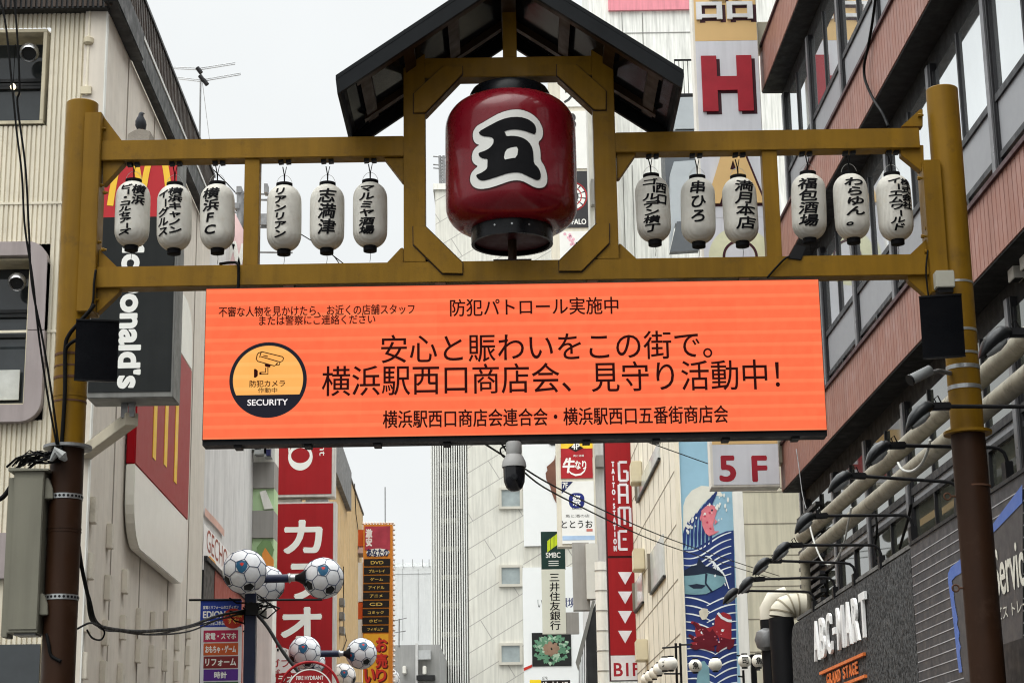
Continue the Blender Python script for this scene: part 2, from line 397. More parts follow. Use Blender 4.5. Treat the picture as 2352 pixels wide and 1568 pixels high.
# small gussets at the beam ends
def gus(ps, q=None):
    pp = GB.pts([q(*p) if q else p for p in ps])
    MB().prism(GB, pp, -0.105, -0.03).build('gusset', gold, gate, bevel=0.003)
q1, q4, q5l, q8 = zz(0, 0, .5101), zz(2880, 0, .5101), zz(0, 800, .5738), zz(2880, 800, .5738)
gus([(748, 840), (772, 868), (895, 1030), (748, 1030)], q1); gus([(748, 1160), (912, 1160), (905, 1190), (762, 1345), (748, 1345)], q1)
gus([(640, 225), (770, 352), (636, 352)], q5l); gus([(630, 480), (778, 480), (775, 505), (634, 640), (625, 640)], q5l)
gus([(940, 1150), (1085, 1150), (1085, 1325), (1075, 1325)], q2); gus([(836, 332), (962, 332), (962, 216), (945, 216)], q6)
gus([(770, 1110), (920, 1110), (790, 1300), (775, 1300)], q3); gus([(700, 188), (712, 190), (830, 300), (700, 300)], q7)
gus([(1145, 790), (1120, 795), (985, 920), (1145, 920)], q4); gus([(1150, 1055), (980, 1055), (985, 1128), (1130, 1245), (1155, 1240)], q4)
gus([(1065, 155), (1040, 160), (925, 268), (1065, 268)], q8); gus([(1065, 395), (920, 395), (925, 430), (1040, 530), (1065, 530)], q8)
# bolts on the sleeve flanges
for q, ps in ((q1, [(757, 940), (745, 1355), (775, 1410)]), (q5l, [(645, 183), (678, 232), (625, 560)]), (q4, [(1130, 840), (1150, 1240), (1125, 1305)]), (q8, [(1050, 92), (1025, 145), (1048, 245)])):
    for p in ps:
        a, b = GB.px(*q(*p)); MB().lathe(GB.p(a, b, -.02), [(.013, -.022), (.013, .0), (.008, .002), (.008, .016)], 6, axis=(1, 0, 0)).build('bolt', MT['gold'], gate)
# king post and ridge
kx = [GB.px(1154, 60)[0], GB.px(1186, 60)[0]]
# roof: front edge 0.52 m in front of the beam face, back edge 0.5 m behind
YF, YB = 11.9, 13.02
FF = FR(YF)
e0 = FF.px(771, 173); e1 = FF.px(1570, 160.5); s0 = FF.px(1031, 0); s1 = FF.px(1310, 0)
ze = (e0[1] + e1[1]) / 2; half = (e1[0] - e0[0]) / 2; xm = (e1[0] + e0[0]) / 2
sl = (((s0[1] - e0[1]) / (s0[0] - e0[0])) + ((s1[1] - e1[1]) / (e1[0] - s1[0]))) / 2
zrid = ze + sl * half
TH = 0.115
roof = None
for sgn in (-1, 1):
    A = lambda d, off: (xm + sgn * d, zrid - sl * d + off)
    th = TH / math.cos(math.atan(sl))
    slab = [A(0, 0), A(half, 0), A(half, -0.03), A(0, -0.03)]
    fr = FR(YF); D = -(YB - YF)
    rp = MB().prism(fr, slab, D, 0).build('roof_panel', MT['roof'], gate)
    fas = [A(0, -0.031), A(half, -0.031), A(half - .012, -th), A(0, -th)]
    MB().prism(fr, fas, -0.035, -0.002).build('fascia', MT['roof'], rp)
    MB().prism(fr, [(x, z - .001) for x, z in fas], D + .002, D + 0.035).build('fascia', MT['roof'], rp)
    MB().prism(fr, [A(half, -.031), A(half - .03, -.031), A(half - .03, -th), A(half - .012, -th)], D + .036, -.036).build('eave_board', MT['roof'], rp)
    MB().prism(fr, [A(0.02, -.034), A(half - .05, -.034), A(half - .05, -.036), A(0.02, -.036)], D + .06, -.06).build('soffit_panel', MT['roofpanel'], rp)
    for c in (-0.13, D + 0.30):
        MB().prism(fr, [A(0, -.0375), A(half - .13, -.0375), A(half - .13, -.095), A(0, -.095)], c - .06, c).build('rafter', MT['rafter'], rp)
    for d in (half * .30, half * .56, half - .22):
        MB().prism(fr, [A(d, -.0385), A(d + .07, -.0385), A(d + .07, -.085), A(d, -.085)], D + .18, -.202).build('batten', MT['rafter'], rp)
MB().box(GB, kx[0], kx[1], ztf2, zrid - .12, -BH + .01, -.01).build('king_post', gold, gate, bevel=.004)
MB().box(GB, xm - .05, xm + .05, zrid - .14, zrid - .05, -0.55, 0.45).build('ridge_beam', MT['rafter'], gate)
for dx in (fx[0], fx[2]):
    MB().box(GB, dx + .003, dx + (fx[1] - fx[0]) - .003, ztf2 + .221, zrid - sl * abs(dx + .07 - xm) - .12, -BH + .002, -.002).build('post_top', MT['rafter'], gate)
# clamp bands and conduit on the left post
fr = FR(YC)
for yy in (845, 868, 912, 925):
    z_ = fr.px(165, yy)[1]; MB().lathe((POST[0][0], YC, 0), [(.1125, z_ - .006), (.1125, z_ + .006)], 40).build('clamp_band', MT['rust'] if yy % 2 else gold, gate)

# ---------------------------------------------------------------- small lanterns
def pap():
    m_ = mat('lantern_paper', L(196, 193, 184), 0.7, var=0.10, scale=7, dirt=(0.42, 0.35, 0.25, 1), dirtamt=0.4, spec=.1)
    t = m_.node_tree; b = t.nodes['Principled BSDF']; tcn = t.nodes.new('ShaderNodeTexCoord'); wv = t.nodes.new('ShaderNodeTexWave')
    wv.wave_type = 'BANDS'; wv.bands_direction = 'Z'; wv.inputs['Scale'].default_value = 46; wv.inputs['Distortion'].default_value = 0.9; wv.inputs['Detail'].default_value = 2
    t.links.new(tcn.outputs['Object'], wv.inputs['Vector']); bn = t.nodes.new('ShaderNodeBump'); bn.inputs['Strength'].default_value = 0.5; bn.inputs['Distance'].default_value = 0.003
    t.links.new(wv.outputs['Fac'], bn.inputs['Height']); t.links.new(bn.outputs[0], b.inputs['Normal'])
    b.inputs['Subsurface Weight'].default_value = 0.0
    return m_
MT['paper'] = pap()
LY = 12.485; LF = FR(LY)
LH, LR = 0.455, 0.119
def lprof(u):      # body radius at height fraction u (0 bottom, 1 top)
    e = abs(2 * u - 1); k = 0.5
    r = 1.0 - 0.03 * e * e
    if e > k: tt = (e - k) / (1 - k); r *= math.sqrt(max(0.0, 1 - 0.80 * tt ** 2.4))
    return LR * r
LIST = [(307, 417, 568.6, [('横浜', .05, .43, .62, .98), ('ビー・コルセアーズ', -.36, .06, .12, .98)], 'leftmost white paper lantern, in front of the yellow arch sign'),
 (404, 425, 576, [('横浜キャノン', -.13, .31, .18, .98), ('イーグルス', -.46, -.10, .16, .95)], 'second white paper lantern from the left post, two lines of writing to its bottom'),
 (503, 424, 575, [('横浜FC', -.42, .12, .16, .97)], 'white paper lantern ending in the letters F C, beside the left strut'),
 (654.3, 430, 574, [('リアンリアン', -.30, .12, .13, .995)], 'white paper lantern right of the left strut, thin repeated characters'),
 (752, 424, 575, [('志満津', -.27, .30, .16, .96)], 'white paper lantern with three large characters against the sky'),
 (850.6, 418.4, 570, [('マルミヤ酒場', -.34, .16, .13, .985)], 'white paper lantern next to the left frame post of the red lantern'),
 (1499, 405, 556, [('西口', .05, .42, .52, .91), ('ゴールデン横丁', -.38, .14, .08, .985)], 'white paper lantern next to the right frame post, two uneven lines of writing'),
 (1599, 408.6, 561, [('串ひろ', -.33, .20, .25, .98)], 'white paper lantern in front of the dark grey box, three characters'),
 (1698, 407.8, 559.6, [('満月本店', -.23, .40, .14, .985)], 'white paper lantern just left of the right strut, four brush characters'),
 (1851.5, 398, 554, [('福包酒場', -.41, .20, .13, .96)], 'white paper lantern just right of the right strut'),
 (1951, 398, 554, [('わらゆん。', -.30, .34, .14, .97)], 'white paper lantern second from the right post, round flowing kana'),
 (2051, 398, 559.6, [('株式会社', .13, .47, .44, .97), ('イーエムワールド', -.29, .18, .09, .985)], 'rightmost white paper lantern, beside the right post')]
def lantern_text(items, parent):
    V, Fs = [], []
    for st, x0, x1, y0, y1 in items:
        v, f = flat2(st, x0 * LR * 2 * .92, x1 * LR * 2 * .92, y0 * LH * .93, y1 * LH * .93, vertical=True, shear=0.12)
        b = len(V); V += v; Fs += [[i + b for i in q] for q in f]
    V, Fs = bisect2(V, Fs, 0.016, 0.03)
    o = Vector(parent['_loc']); mb = MB()
    for k in range(6):
        dx, dy = .0031 * math.cos(k * math.pi / 3), .0031 * math.sin(k * math.pi / 3); pts = []
        for x, y in V:
            r = lprof(min(max((y + dy) / LH, 0.02), .985)) + 0.0018 + k * .0002; x_ = max(-r * .98, min(r * .98, x + dx)); pts.append(o + Vector((x_, -math.sqrt(r * r - x_ * x_), y + dy)))
        mb.add(pts, Fs)
    mb.build('lettering', MT['ink'], parent)
zbeam = zt1
protoL = None
for i, (cx, yt, yb, items, label) in enumerate(LIST):
    X, zt = LF.px(cx, yt); _, zb = LF.px(cx, yb); zc = (zt + zb) / 2
    loc = Vector((X, LY, zc - LH / 2))
    if protoL is None:
        t = thing('paper_lantern', label, 'lantern', loc, 'white paper lanterns hung from the gate'); protoL = t
        prof = [(lprof(k / 40), LH * k / 40) for k in range(41)]
        MB().lathe(loc, prof, 36).build('paper_body', MT['paper'], t, smooth='all')
        MB().lathe(loc, [(.052, LH - .012), (.0565, LH - .006), (.0565, LH + .022), (.045, LH + .022)], 28).build('top_ring', MT['ink'], t, smooth=True)
        MB().lathe(loc, [(.040, -.036), (.046, -.034), (.047, -.004), (.047, .008)], 28).build('bottom_ring', MT['ink'], t, smooth=True)
        zh = zbeam - loc.z
        arc = [loc + Vector((.055 * math.cos(a), 0, LH + .01 + .075 * math.sin(a))) for a in [math.pi * k / 12 for k in range(13)]]
        MB().tube(arc, .0016, 5).build('handle', MT['cablew'], t)
        MB().tube([loc + Vector((-.012, 0, zh)), loc + Vector((-.002, 0, LH + .09)), loc + Vector((0, 0, LH + .015))], .004, 6).tube([loc + Vector((.014, 0, zh)), loc + Vector((.003, 0, LH + .09)), loc + Vector((.001, 0, LH + .015))], .003, 6).build('hanging_cord', MT['cable'], t)
        MB().tube([loc + Vector((0, 0, -.03)), loc + Vector((.004, 0, -.07)), loc + Vector((-.002, 0, -.11))], .0018, 5).build('tail_cord', MT['cable'], t)
    else:
        t = dup_tree(protoL, loc, label)
        t.rotation_euler = (R_(random.uniform(-1.2, 1.2)), R_(random.uniform(-1.5, 1.5)), 0)
    t['_items'] = i
protoText = []
for o in [o for o in COL.objects if o.get('_items') is not None and o.type == 'EMPTY']:
    lantern_text(LIST[o['_items']][3], o); del o['_items']
for cx, yt, yb, items, label in LIST:         # black cable clips under the beam
    X = LF.px(cx, 372)[0]
    for dx in (-.026, .026):
        MB().prism(Fr((X + dx, LY, zt1), VX, (0, 1, 0), (0, 0, -1)), [(-.017, -.02), (.017, -.028), (.017, .022), (-.017, .03)], 0.0, .022).build('cable_clip', MT['black'], gate)

# ---------------------------------------------------------------- big red lantern
BY = 12.48; BF = FR(BY); lx = BF.px(1173.5, 380)[0]; zB = lambda y: BF.px(1173.5, y)[1]
rad = (BF.px(1323.4, 390)[0] - BF.px(1023, 390)[0]) / 2
rr = (BF.px(1266.5, 545)[0] - BF.px(1079, 545)[0]) / 2
zb0, zb1, zb2, zb3 = zB(529), zB(476), zB(300), zB(238)
big = thing('giant_lantern', 'giant glossy red lantern with a black character outlined in white at the gate centre', 'lantern', (lx, BY, zB(565)))
prof = []
for k in range(13):
    a = math.pi / 2 * k / 12; prof.append((rr * .98 + (rad - rr * .98) * math.sin(a), zb1 - (zb1 - zb0) * math.cos(a)))
for k in range(1, 8): prof.append((rad * (1 + .004 * math.sin(math.pi * k / 8)), zb1 + (zb2 - zb1) * k / 8))
for k in range(13):
    a = math.pi / 2 * k / 12; prof.append((rr * .95 + (rad - rr * .95) * math.cos(a), zb2 + (zb3 - zb2) * math.sin(a)))
body = MB().lathe((lx, BY, 0), prof, 96).build('body', MT['red'], big, smooth='all')
blk = mat('lantern_black', (0.005, 0.0055, 0.007, 1), 0.32, coat=0.0, spec=.2)
zbot, ztop = zB(562), zB(211)
MB().lathe((lx, BY, 0), [(rr * .93, zbot + .02), (rr * .93, zbot), (rr, zbot), (rr, zb0 + .012), (rr * .8, zb0 + .03)], 64, caps=False).build('bottom_ring', blk, big, smooth=True)
MB().lathe((lx, BY, 0), [(rr * .93, zbot + .03), (0.001, zbot + .03)], 48, caps=False).build('inner_disc', mat('lantern_inside', (.05, .006, .008, 1), .5), big)
MB().lathe((lx, BY, 0), [(rr * .9, zb3 - .02), (rr, zb3 - .012), (rr, ztop - .03), (rr * .94, ztop), (0.01, ztop + .005)], 64).build('top_ring', blk, big, smooth=True)
MB().lathe((lx, BY, 0), [(.03, zl2), (.03, zbot + .03)], 16).build('support_rod', MT['brown'], big, smooth=True)
MB().lathe((lx, BY, 0), [(.05, ztop), (.05, ztf1)], 16).build('hanger', blk, big, smooth=True)
MB().box(W0, lx - .13, lx + .13, BY - .05, BY + .05, zl2 + .0005, zl2 + .012).build('base_plate', MT['brown'], big)
for dx in (-.115, .0, .115):
    y_ = -math.sqrt((rr + .001) ** 2 - dx * dx); MB().lathe((lx + dx, BY + y_, (zbot + zb0) / 2 + .01), [(.007, 0), (.007, .004)], 10, axis=(dx, y_, 0)).build('rivet', MT['steel'], big)
qz = zz(1640, 280, .4527)
WO = [(290,470),(300,430),(330,400),(375,385),(450,350),(520,318),(600,297),(670,290),(730,298),(790,322),(840,360),(868,410),(878,460),(868,510),(835,548),(850,590),(856,640),(856,695),(885,730),(908,790),(914,850),(900,900),(860,926),(810,928),(760,905),(700,880),(655,877),(600,885),(540,905),(470,925),(400,935),(340,928),(300,905),(275,870),(267,830),(275,790),(300,760),(338,740),(305,715),(285,680),(283,640),(295,600),(325,573),(350,565),(320,550),(298,520)]
BG = [(340,455),(400,430),(470,400),(540,372),(600,358),(680,352),(750,365),(800,395),(820,430),(818,470),(805,488),(770,478),(720,465),(650,457),(590,462),(553,475),(565,490),(572,515),(620,510),(690,518),(740,540),(775,575),(793,620),(797,670),(800,730),(835,755),(857,800),(858,845),(835,865),(800,860),(740,835),(690,815),(640,813),(580,822),(520,840),(440,860),(380,868),(345,855),(322,825),(320,808),(360,800),(400,780),(412,765),(415,720),(415,690),(380,685),(350,665),(338,640),(345,628),(390,622),(430,605),(460,575),(468,540),(455,518),(420,508),(380,500),(350,480)]
WH = [(565,628),(620,608),(672,602),(660,692),(600,700),(548,712)]
def smooth_loop(ps, it=1):
    for _ in range(it):
        o = []
        for i in range(len(ps)):
            a, b = ps[i], ps[(i + 1) % len(ps)]
            o += [(a[0] * .75 + b[0] * .25, a[1] * .75 + b[1] * .25), (a[0] * .25 + b[0] * .75, a[1] * .25 + b[1] * .75)]
        ps = o
    return ps
def offset_loop(ps, d):
    o = []; n = len(ps); ar = sum(ps[i - 1][0] * ps[i][1] - ps[i][0] * ps[i - 1][1] for i in range(n)); sg = 1 if ar > 0 else -1
    for i in range(n):
        t = Vector((ps[(i + 1) % n][0] - ps[i - 1][0], ps[(i + 1) % n][1] - ps[i - 1][1])).normalized(); o.append((ps[i][0] + sg * t.y * d, ps[i][1] - sg * t.x * d))
    return o
BFF = FR(BY - rad)      # the decal is measured on the lantern's front
def decal(ps, off, name, mt, grow=0.0):
    pp = BFF.pts([qz(*p) for p in ps]); pp = smooth_loop(pp, 1)
    if grow: pp = offset_loop(pp, grow)
    tm = MB().poly(Fr((0, 0, 0), (1, 0, 0), (0, 1, 0), (0, 0, 1)), [(x - lx, z) for x, z in pp], 0)
    V, Fq = bisect2([(v.x, v.y) for v in tm.v], tm.f, .02, .05)
    r = rad * 1.004 + off
    MB().add([(lx + x, BY - math.sqrt(max(1e-4, r * r - x * x)), z) for x, z in V], Fq).build(name, mt, big, smooth=False)
MT['decalw'] = mat('decal_white', L(205, 205, 200), 0.4, var=0.05)
decal(WO, .002, 'outline', mat('decal_dark', (.03, .002, .003, 1), .4), .006)
decal(WO, .005, 'white_field', MT['decalw']); decal(BG, .008, 'character', MT['ink']); decal(WH, .011, 'white_patch', MT['decalw'])

# ---------------------------------------------------------------- LED screen
SY = 12.30; SF = FR(SY)
sa0 = (SF.px(474, 664)[0] + SF.px(466, 1008)[0]) / 2; sa1 = (SF.px(1880, 642)[0] + SF.px(1898, 988)[0]) / 2
sb0 = (SF.px(466, 1008)[1] + SF.px(1898, 988)[1]) / 2; sb1 = (SF.px(474, 664)[1] + SF.px(1880, 642)[1]) / 2
scr = thing('led_screen', 'wide orange LED message screen with a camera emblem hanging under the gate', 'screen', (0, SY + .1, sb0))
MB().box(SF, sa0 - .004, sa1 + .004, sb0 - .004, sb1 + .004, -.16, 0).build('casing', MT['black'], scr)
orange, orange2 = led('led_orange', L(255, 105, 68), L(255, 138, 92)), led('led_amber', L(255, 178, 92), L(255, 196, 112))
disp = MB().add([SF.p(sa0, sb0, .003), SF.p(sa1, sb0, .003), SF.p(sa1, sb1, .003), SF.p(sa0, sb1, .003)], [(0, 1, 2, 3)]).build('display', orange, scr)
dark = emis('led_text', L(44, 8, 8), 1.0)
navy = emis('led_navy', L(34, 34, 44), 1.0); ledw = emis('led_white', L(255, 250, 248), 1.0)
for st, bx, bo in (('防犯パトロール実施中', (1034, 685, 1420, 724), .012), ('不審な人物を見かけたら、お近くの店舗スタッフ', (503, 702, 952, 725), .015), ('または警察にご連絡ください', (596, 724, 862, 746), .015),
                   ('安心と賑わいをこの街で。', (876, 764, 1635, 829), .006), ('横浜駅西口商店会、見守り活動中！', (740, 833, 1790, 902), .006), ('横浜駅西口商店会連合会・横浜駅西口五番街商店会', (880, 937, 1672, 977), .016)):
    sign_text(SF, st, SF.rect(*bx), .006, dark, disp, bold=bo)
ccx, ccz = SF.px(616, 872.5); cr = (SF.px(705, 872)[0] - SF.px(527, 872)[0]) / 2
circ = lambda r, n=56, a0=0, a1=2 * math.pi: [(ccx + r * math.cos(a0 + (a1 - a0) * k / n), ccz + r * math.sin(a0 + (a1 - a0) * k / n)) for k in range(n + (0 if a1 - a0 > 6.28 else 1))]
MB().poly(SF, circ(cr), .006).build('emblem_ring', navy, disp)
zc_ = SF.px(616, 907)[1]; ri = cr * .905; an = math.asin((zc_ - ccz) / ri)
MB().poly(SF, circ(ri, 48, an, math.pi - an), .009).build('emblem_field', orange2, disp)
q9 = zz(800, 1240, .2296)
mbk = MB()
for ps, cl in (([(800,350),(1130,430),(1150,450),(1140,490),(1100,520),(790,430),(760,440),(780,370)], True), ([(800,350),(740,370),(720,400),(705,470),(730,505),(1000,580),(1030,560),(1050,525)], False), ([(1050,530),(1040,565),(1075,570),(1090,530)], False), ([(860,610),(855,685),(770,685)], False), ([(895,600),(895,715),(770,715)], False), ([(820,410),(895,425)], False)):
    mbk.ribbon(SF, SF.pts([q9(*p) for p in ps]), .0066, .012, cl)
for ps in ([(840,545),(940,570),(930,605),(850,590)], [(668,630),(700,630),(730,660),(730,740),(700,770),(668,770)], [(755,680),(790,690),(790,715),(755,725)]): mbk.poly(SF, SF.pts([q9(*p) for p in ps]), .012)
mbk.build('emblem_camera', dark, disp)
sign_text(SF, '防犯カメラ', SF.rect(574, 874, 655, 889), .012, dark, disp, bold=.02)
sign_text(SF, '作動中', SF.rect(593, 891, 637, 903), .012, dark, disp, bold=.01)
sign_text(SF, 'SECURITY', SF.rect(569, 917.5, 661, 931), .009, ledw, disp, bold=.022)
MB().box(SF, sa0 - .004, sa1 + .004, sb0 - .035, sb0 - .0045, -.155, -.012).build('bottom_rail', MT['black'], scr)
for k in range(9):
    a = sa0 + .2 + k * .46; MB().box(SF, a, a + .05, sb0 - .05, sb0 - .0355, -.15, -.03).build('cable_gland', MT['black'], scr)
for k in range(4):
    a = sa0 + .5 + k * 1.03; MB().box(SF, a, a + .07, sb1 + .0045, zl1 - .0005, -.2, -.125).build('hanger_bracket', MT['rust'], scr)

# ---------------------------------------------------------------- dome camera under the screen
DY = 12.36; DF = FR(DY); dx0, _ = DF.px(1181, 1080); dz = lambda y: DF.px(1181, y)[1]
dc = thing('dome_camera', 'grey and black dome security camera hanging under the orange screen', 'security camera', (dx0, DY, dz(1130)))
MB().box(W0, dx0 - .05, dx0 + .05, DY - .03, DY + .05, dz(1052), sb0 - .036).build('mount', MT['black'], dc, bevel=.004)
grey = mat('camera_grey', L(150, 150, 148), .45)
MB().lathe((dx0, DY - .05, 0), [(.048, dz(1048)), (.052, dz(1044)), (.052, dz(1022)), (.046, dz(1018))], 28).build('neck', grey, dc, smooth=True)
r_ = (DF.px(1209, 1075)[0] - DF.px(1153, 1075)[0]) / 2
MB().lathe((dx0, DY - .05, 0), [(r_, dz(1076)), (r_, dz(1071)), (r_ * .93, dz(1062)), (r_ * .78, dz(1053)), (r_ * .62, dz(1047))], 36).build('housing', grey, dc, smooth=True)
MB().lathe((dx0, DY - .05, 0), [(.004, dz(1131)), (r_ * .35, dz(1130)), (r_ * .66, dz(1123)), (r_ * .84, dz(1110)), (r_ * .88, dz(1096)), (r_ * .9, dz(1077))], 36).build('dome', mat('dome_black', (.008, .008, .01, 1), .2, coat=.3), dc, smooth=True)
MB().lathe((dx0, DY - .05 - r_ * .86, dz(1102)), [(.022, 0), (.022, .012), (.014, .013)], 24, axis=(0, -1, 0)).build('lens', blk, dc)

# ---------------------------------------------------------------- loudspeakers on the posts
def speaker(pts, side, label, X):
    YS = 12.12; fr = FR(YS); P = fr.pts(pts)
    w = abs(P[1][0] - P[0][0]); hh = (P[0][1] + P[1][1] - P[2][1] - P[3][1]) / 2
    cxs = sum(p[0] for p in P) / 4; zc = sum(p[1] for p in P) / 4
    t = thing('loudspeaker', label, 'loudspeaker', (cxs, YS, zc - hh / 2), 'black loudspeakers strapped to the gate posts')
    tilt = 0.0
    an_s, tl_s = -.20 * side, .20; ex_ = Vector((math.cos(an_s), math.sin(an_s), 0)); h_ = Vector((math.sin(an_s), -math.cos(an_s), 0)); ez_ = h_ * math.cos(tl_s) - ZV * math.sin(tl_s)
    fr2 = Fr((cxs, YS, zc), ex_, ZV * math.cos(tl_s) + h_ * math.sin(tl_s), ez_)
    out = [(-w * .34, -.13), (-w / 2, -.01)] + [(-w / 2 + w * k / 10, .028 * (1 - (2 * k / 10 - 1) ** 2)) for k in range(11)] + [(w / 2, -.01), (w * .34, -.13)]
    top = Fr(fr2.p(0, -hh / 2, 0), fr2.ex, fr2.ez, fr2.ey)
    MB().prism(top, out, 0.012, hh - .012).build('grille', MT['mesh'], t, bevel=.002)
    o2 = [(x * 1.012, y + (.004 if y > -.02 else -.004)) for x, y in out]
    MB().prism(top, o2, 0, .0118).build('end_cap', MT['black'], t, bevel=.002); MB().prism(top, o2, hh - .0118, hh).build('end_cap', MT['black'], t, bevel=.002)
    MB().box(fr2, -.03, .03, -.05, .05, -.25, -.131).build('bracket', MT['dsteel'], t)
    for zq in (.06, -.10):
        z_ = zc + zq; MB().lathe((X, YC, 0), [(.113, z_ - .009), (.113, z_ + .009)], 40).build('strap', MT['steel'] if side > 0 else MT['rust'], t)
speaker([(177.5, 734), (273, 738), (265, 876), (172, 871)], -1, 'black curved loudspeaker strapped to the left post beside the black blade sign', POST[0][0])
speaker([(2113.7, 682.5), (2208.5, 676), (2215, 818.6), (2119, 821.5)], 1, 'black curved loudspeaker on the right post under the grey junction box', POST[1][0])
# junction box, bullet camera
JF = FR(12.3); a0, a1, b0, b1 = JF.rect(2150, 620, 2193, 659)
jb = thing('junction_box', 'small pale grey junction box strapped to the right post above the loudspeaker', 'junction box', ((a0 + a1) / 2, 12.35, b0))
MB().box(JF, a0, a1, b0, b1, -.10, 0).build('case', mat('box_grey', L(170, 168, 155), .5), jb, bevel=.006)
MB().box(JF, a0 + .01, a1 - .01, b0 - .03, b0 - .0005, -.09, -.02).build('gland_plate', MT['black'], jb)
MB().lathe((POST[1][0], YC, 0), [(.1125, b1 - .05), (.1125, b1 - .035)], 40).build('strap', MT['steel'], jb)
CF = FR(12.3)
bc = thing('bullet_camera', 'white bullet security camera on steel bands on the right post under the loudspeaker', 'security camera', (*[CF.px(2120, 880)[0], 12.3], CF.px(2120, 890)[1]))
c0 = Vector(CF.p(*CF.px(2092, 872))); c1 = Vector(CF.p(*CF.px(2140, 846), -.05))
ax = (c0 - c1).normalized()
MB().tube([c1, c0], .036, 20).build('barrel', mat('camera_white', L(128, 130, 130), .5), bc, smooth=True)
MB().tube([c0, c0 + ax * .012], .039, 20).build('lens_hood', blk, bc, smooth=True)
MB().tube([c1 + Vector((0, 0, -.02)), c1 + Vector((.06, .02, -.0)), Vector((POST[1][0] - .10, YC - .06, c1.z + .0))], .016, 10).build('arm', MT['dsteel'], bc, smooth=True)
for yy in (846, 900 - 8):
    z_ = FR(YC).px(2225, yy)[1]; MB().lathe((POST[1][0], YC, 0), [(.113, z_ - .014), (.113, z_ + .014)], 40).build('band', MT['steel'], bc)
# ================================================================ LEFT CORNER BUILDING
LX = -3.5; LWF = LW(LX)
T0, T1 = 17.3, 24.9
cream = mat('cream_metal', (0.66, 0.605, 0.48, 1), 0.6, var=0.06, streak=0.10, dirt=(0.3, 0.24, 0.17, 1), dirtamt=0.25)
ocream = mat('side_panel', (0.62, 0.565, 0.485, 1), 0.65, var=0.05, streak=0.04, ribs=('Y', 5.5, .35), dirt=(0.33, 0.28, 0.22, 1), dirtamt=0.22)
darkm = mat('dark_metal', (0.02, 0.021, 0.022, 1), 0.5, streak=0.2, var=.4); ribbrown = mat('ribbed_brown', (0.055, 0.038, 0.028, 1), 0.55, streak=0.4, var=.3)
XC = LWF.p(T0, 0).x                       # corner
CFR = FR(T0 - 0.02)
bldg = thing('corner_building', 'cream corrugated corner building with brown ribbed roof screen behind the left post', 'building', (XC - 2, T0 + 3, 0))
MB().box(S0, LX - 6.0, LX, T0 + .62, T1, 0, 9.44).box(S0, LX - .2, LX, T0 + .02, T0 + .6195, 0, 9.44).build('side_wall', ocream, bldg)
# front sheet with two openings, corrugated
cr_ = CFR.px(205, 300)[0]
w1 = CFR.rect(-60, 78, 97, 280); w2 = CFR.rect(-60, 600, 62, 928)
mb = MB(); pit = 0.046; a = cr_; ztopf = CFR.px(120, 33)[1]
while a > XC - 3.2:
    iv = [(0, ztopf)]
    for (wa0, wa1, wb0, wb1), gr in ((w1, .05), (w2, .16)):
        if a > wa0 - gr and a - pit < wa1 + gr:
            nv = []
            for lo, hi in iv:
                if wb0 - gr > lo: nv.append((lo, min(hi, wb0 - gr)))
                if wb1 + gr < hi: nv.append((max(lo, wb1 + gr), hi))
            iv = nv
    for lo, hi in iv:
        P_ = [(a, -.002), (a - .006, .016), (a - .034, .016), (a - .040, -.002), (a - pit, -.002)]
        for i in range(4):
            mb.add([CFR.p(P_[i + 1][0], lo, P_[i + 1][1]), CFR.p(P_[i][0], lo, P_[i][1]), CFR.p(P_[i][0], hi, P_[i][1]), CFR.p(P_[i + 1][0], hi, P_[i + 1][1])], [(0, 1, 2, 3)])
    a -= pit
mb.build('front_sheet', cream, bldg)
MB().box(CFR, cr_ + .001, XC - .001, 0, ztopf, -.05, .022).build('corner_strip', cream, bldg, bevel=.004)
MB().box(CFR, XC - 3.2, cr_, 0, ztopf, -.5, -.46).build('backing', darkm, bldg)
for zq in (468, 762):
    z_ = CFR.px(60, zq)[1]; MB().box(CFR, XC - 3.2, cr_ - (.1 if zq > 500 else .0), z_ - .012, z_ + .012, .0165, .022).build('joint_flashing', cream, bldg)
# roof edge
MB().box(CFR, XC - 3.4, XC + .02, ztopf, 9.78, -.02, .14).build('front_fascia', darkm, bldg)
mbr = MB()
for k in range(70):
    a = XC - 3.4 + k * .05; mbr.box(CFR, a, a + .026, ztopf + .01, 9.78, .141, .155)
mbr.build('front_ribs', ribbrown, bldg)
MB().box(LWF, T0 - .16, T0 + 1.35, 9.42, 9.73, .0005, .14).box(LWF, T0 + 1.38, T1, 9.45, 9.73, .0005, .10).build('eave_gutter', darkm, bldg, bevel=.01)
MB().box(LWF, T0 - .16, T1, 9.731, 9.775, -.2, .11).build('flashing', mat('flashing_white', L(205, 205, 200), .5), bldg)
mbr = MB(); mbr.box(LWF, T0 - .16, T1, 9.776, 10.32, -.2, .0)
k = T0 - .14
while k < T1 - .05: mbr.box(LWF, k, k + .05, 9.776, 10.32, .0005, .035); k += .105
mbr.build('roof_screen', ribbrown, bldg)
MB().box(LWF, T0 - .16, T1 + .02, 10.321, 10.36, -.22, .05).build('screen_cap', darkm, bldg)
MB().box(LWF, T0 + .02, T0 + .10, 0, 9.42, .0005, .012).build('corner_trim', mat('trim_white', L(225, 225, 218), .5, streak=.1), bldg)
mbj = MB()
for tj in (18.55, 20.2, 22.1, 23.6): mbj.box(LWF, tj, tj + .03, 2, 9.42, .0005, .008)
mbj.build('wall_joint', mat('joint_grey', (.36, .32, .27, 1), .8, streak=.4), bldg)
l9 = zz(0, 1660, .5738)
BLK = [(590,440),(700,610),(570,805),(800,905),(685,945),(550,1150),(787,1205),(892,1155),(985,1175),(1072,1170),(1143,1290),(1218,1215),(888,1360),(975,1395),(1063,1420),(1137,1490),(1212,1390),(535,1455),(655,1505),(770,1520),(1205,1545),(670,1240)]
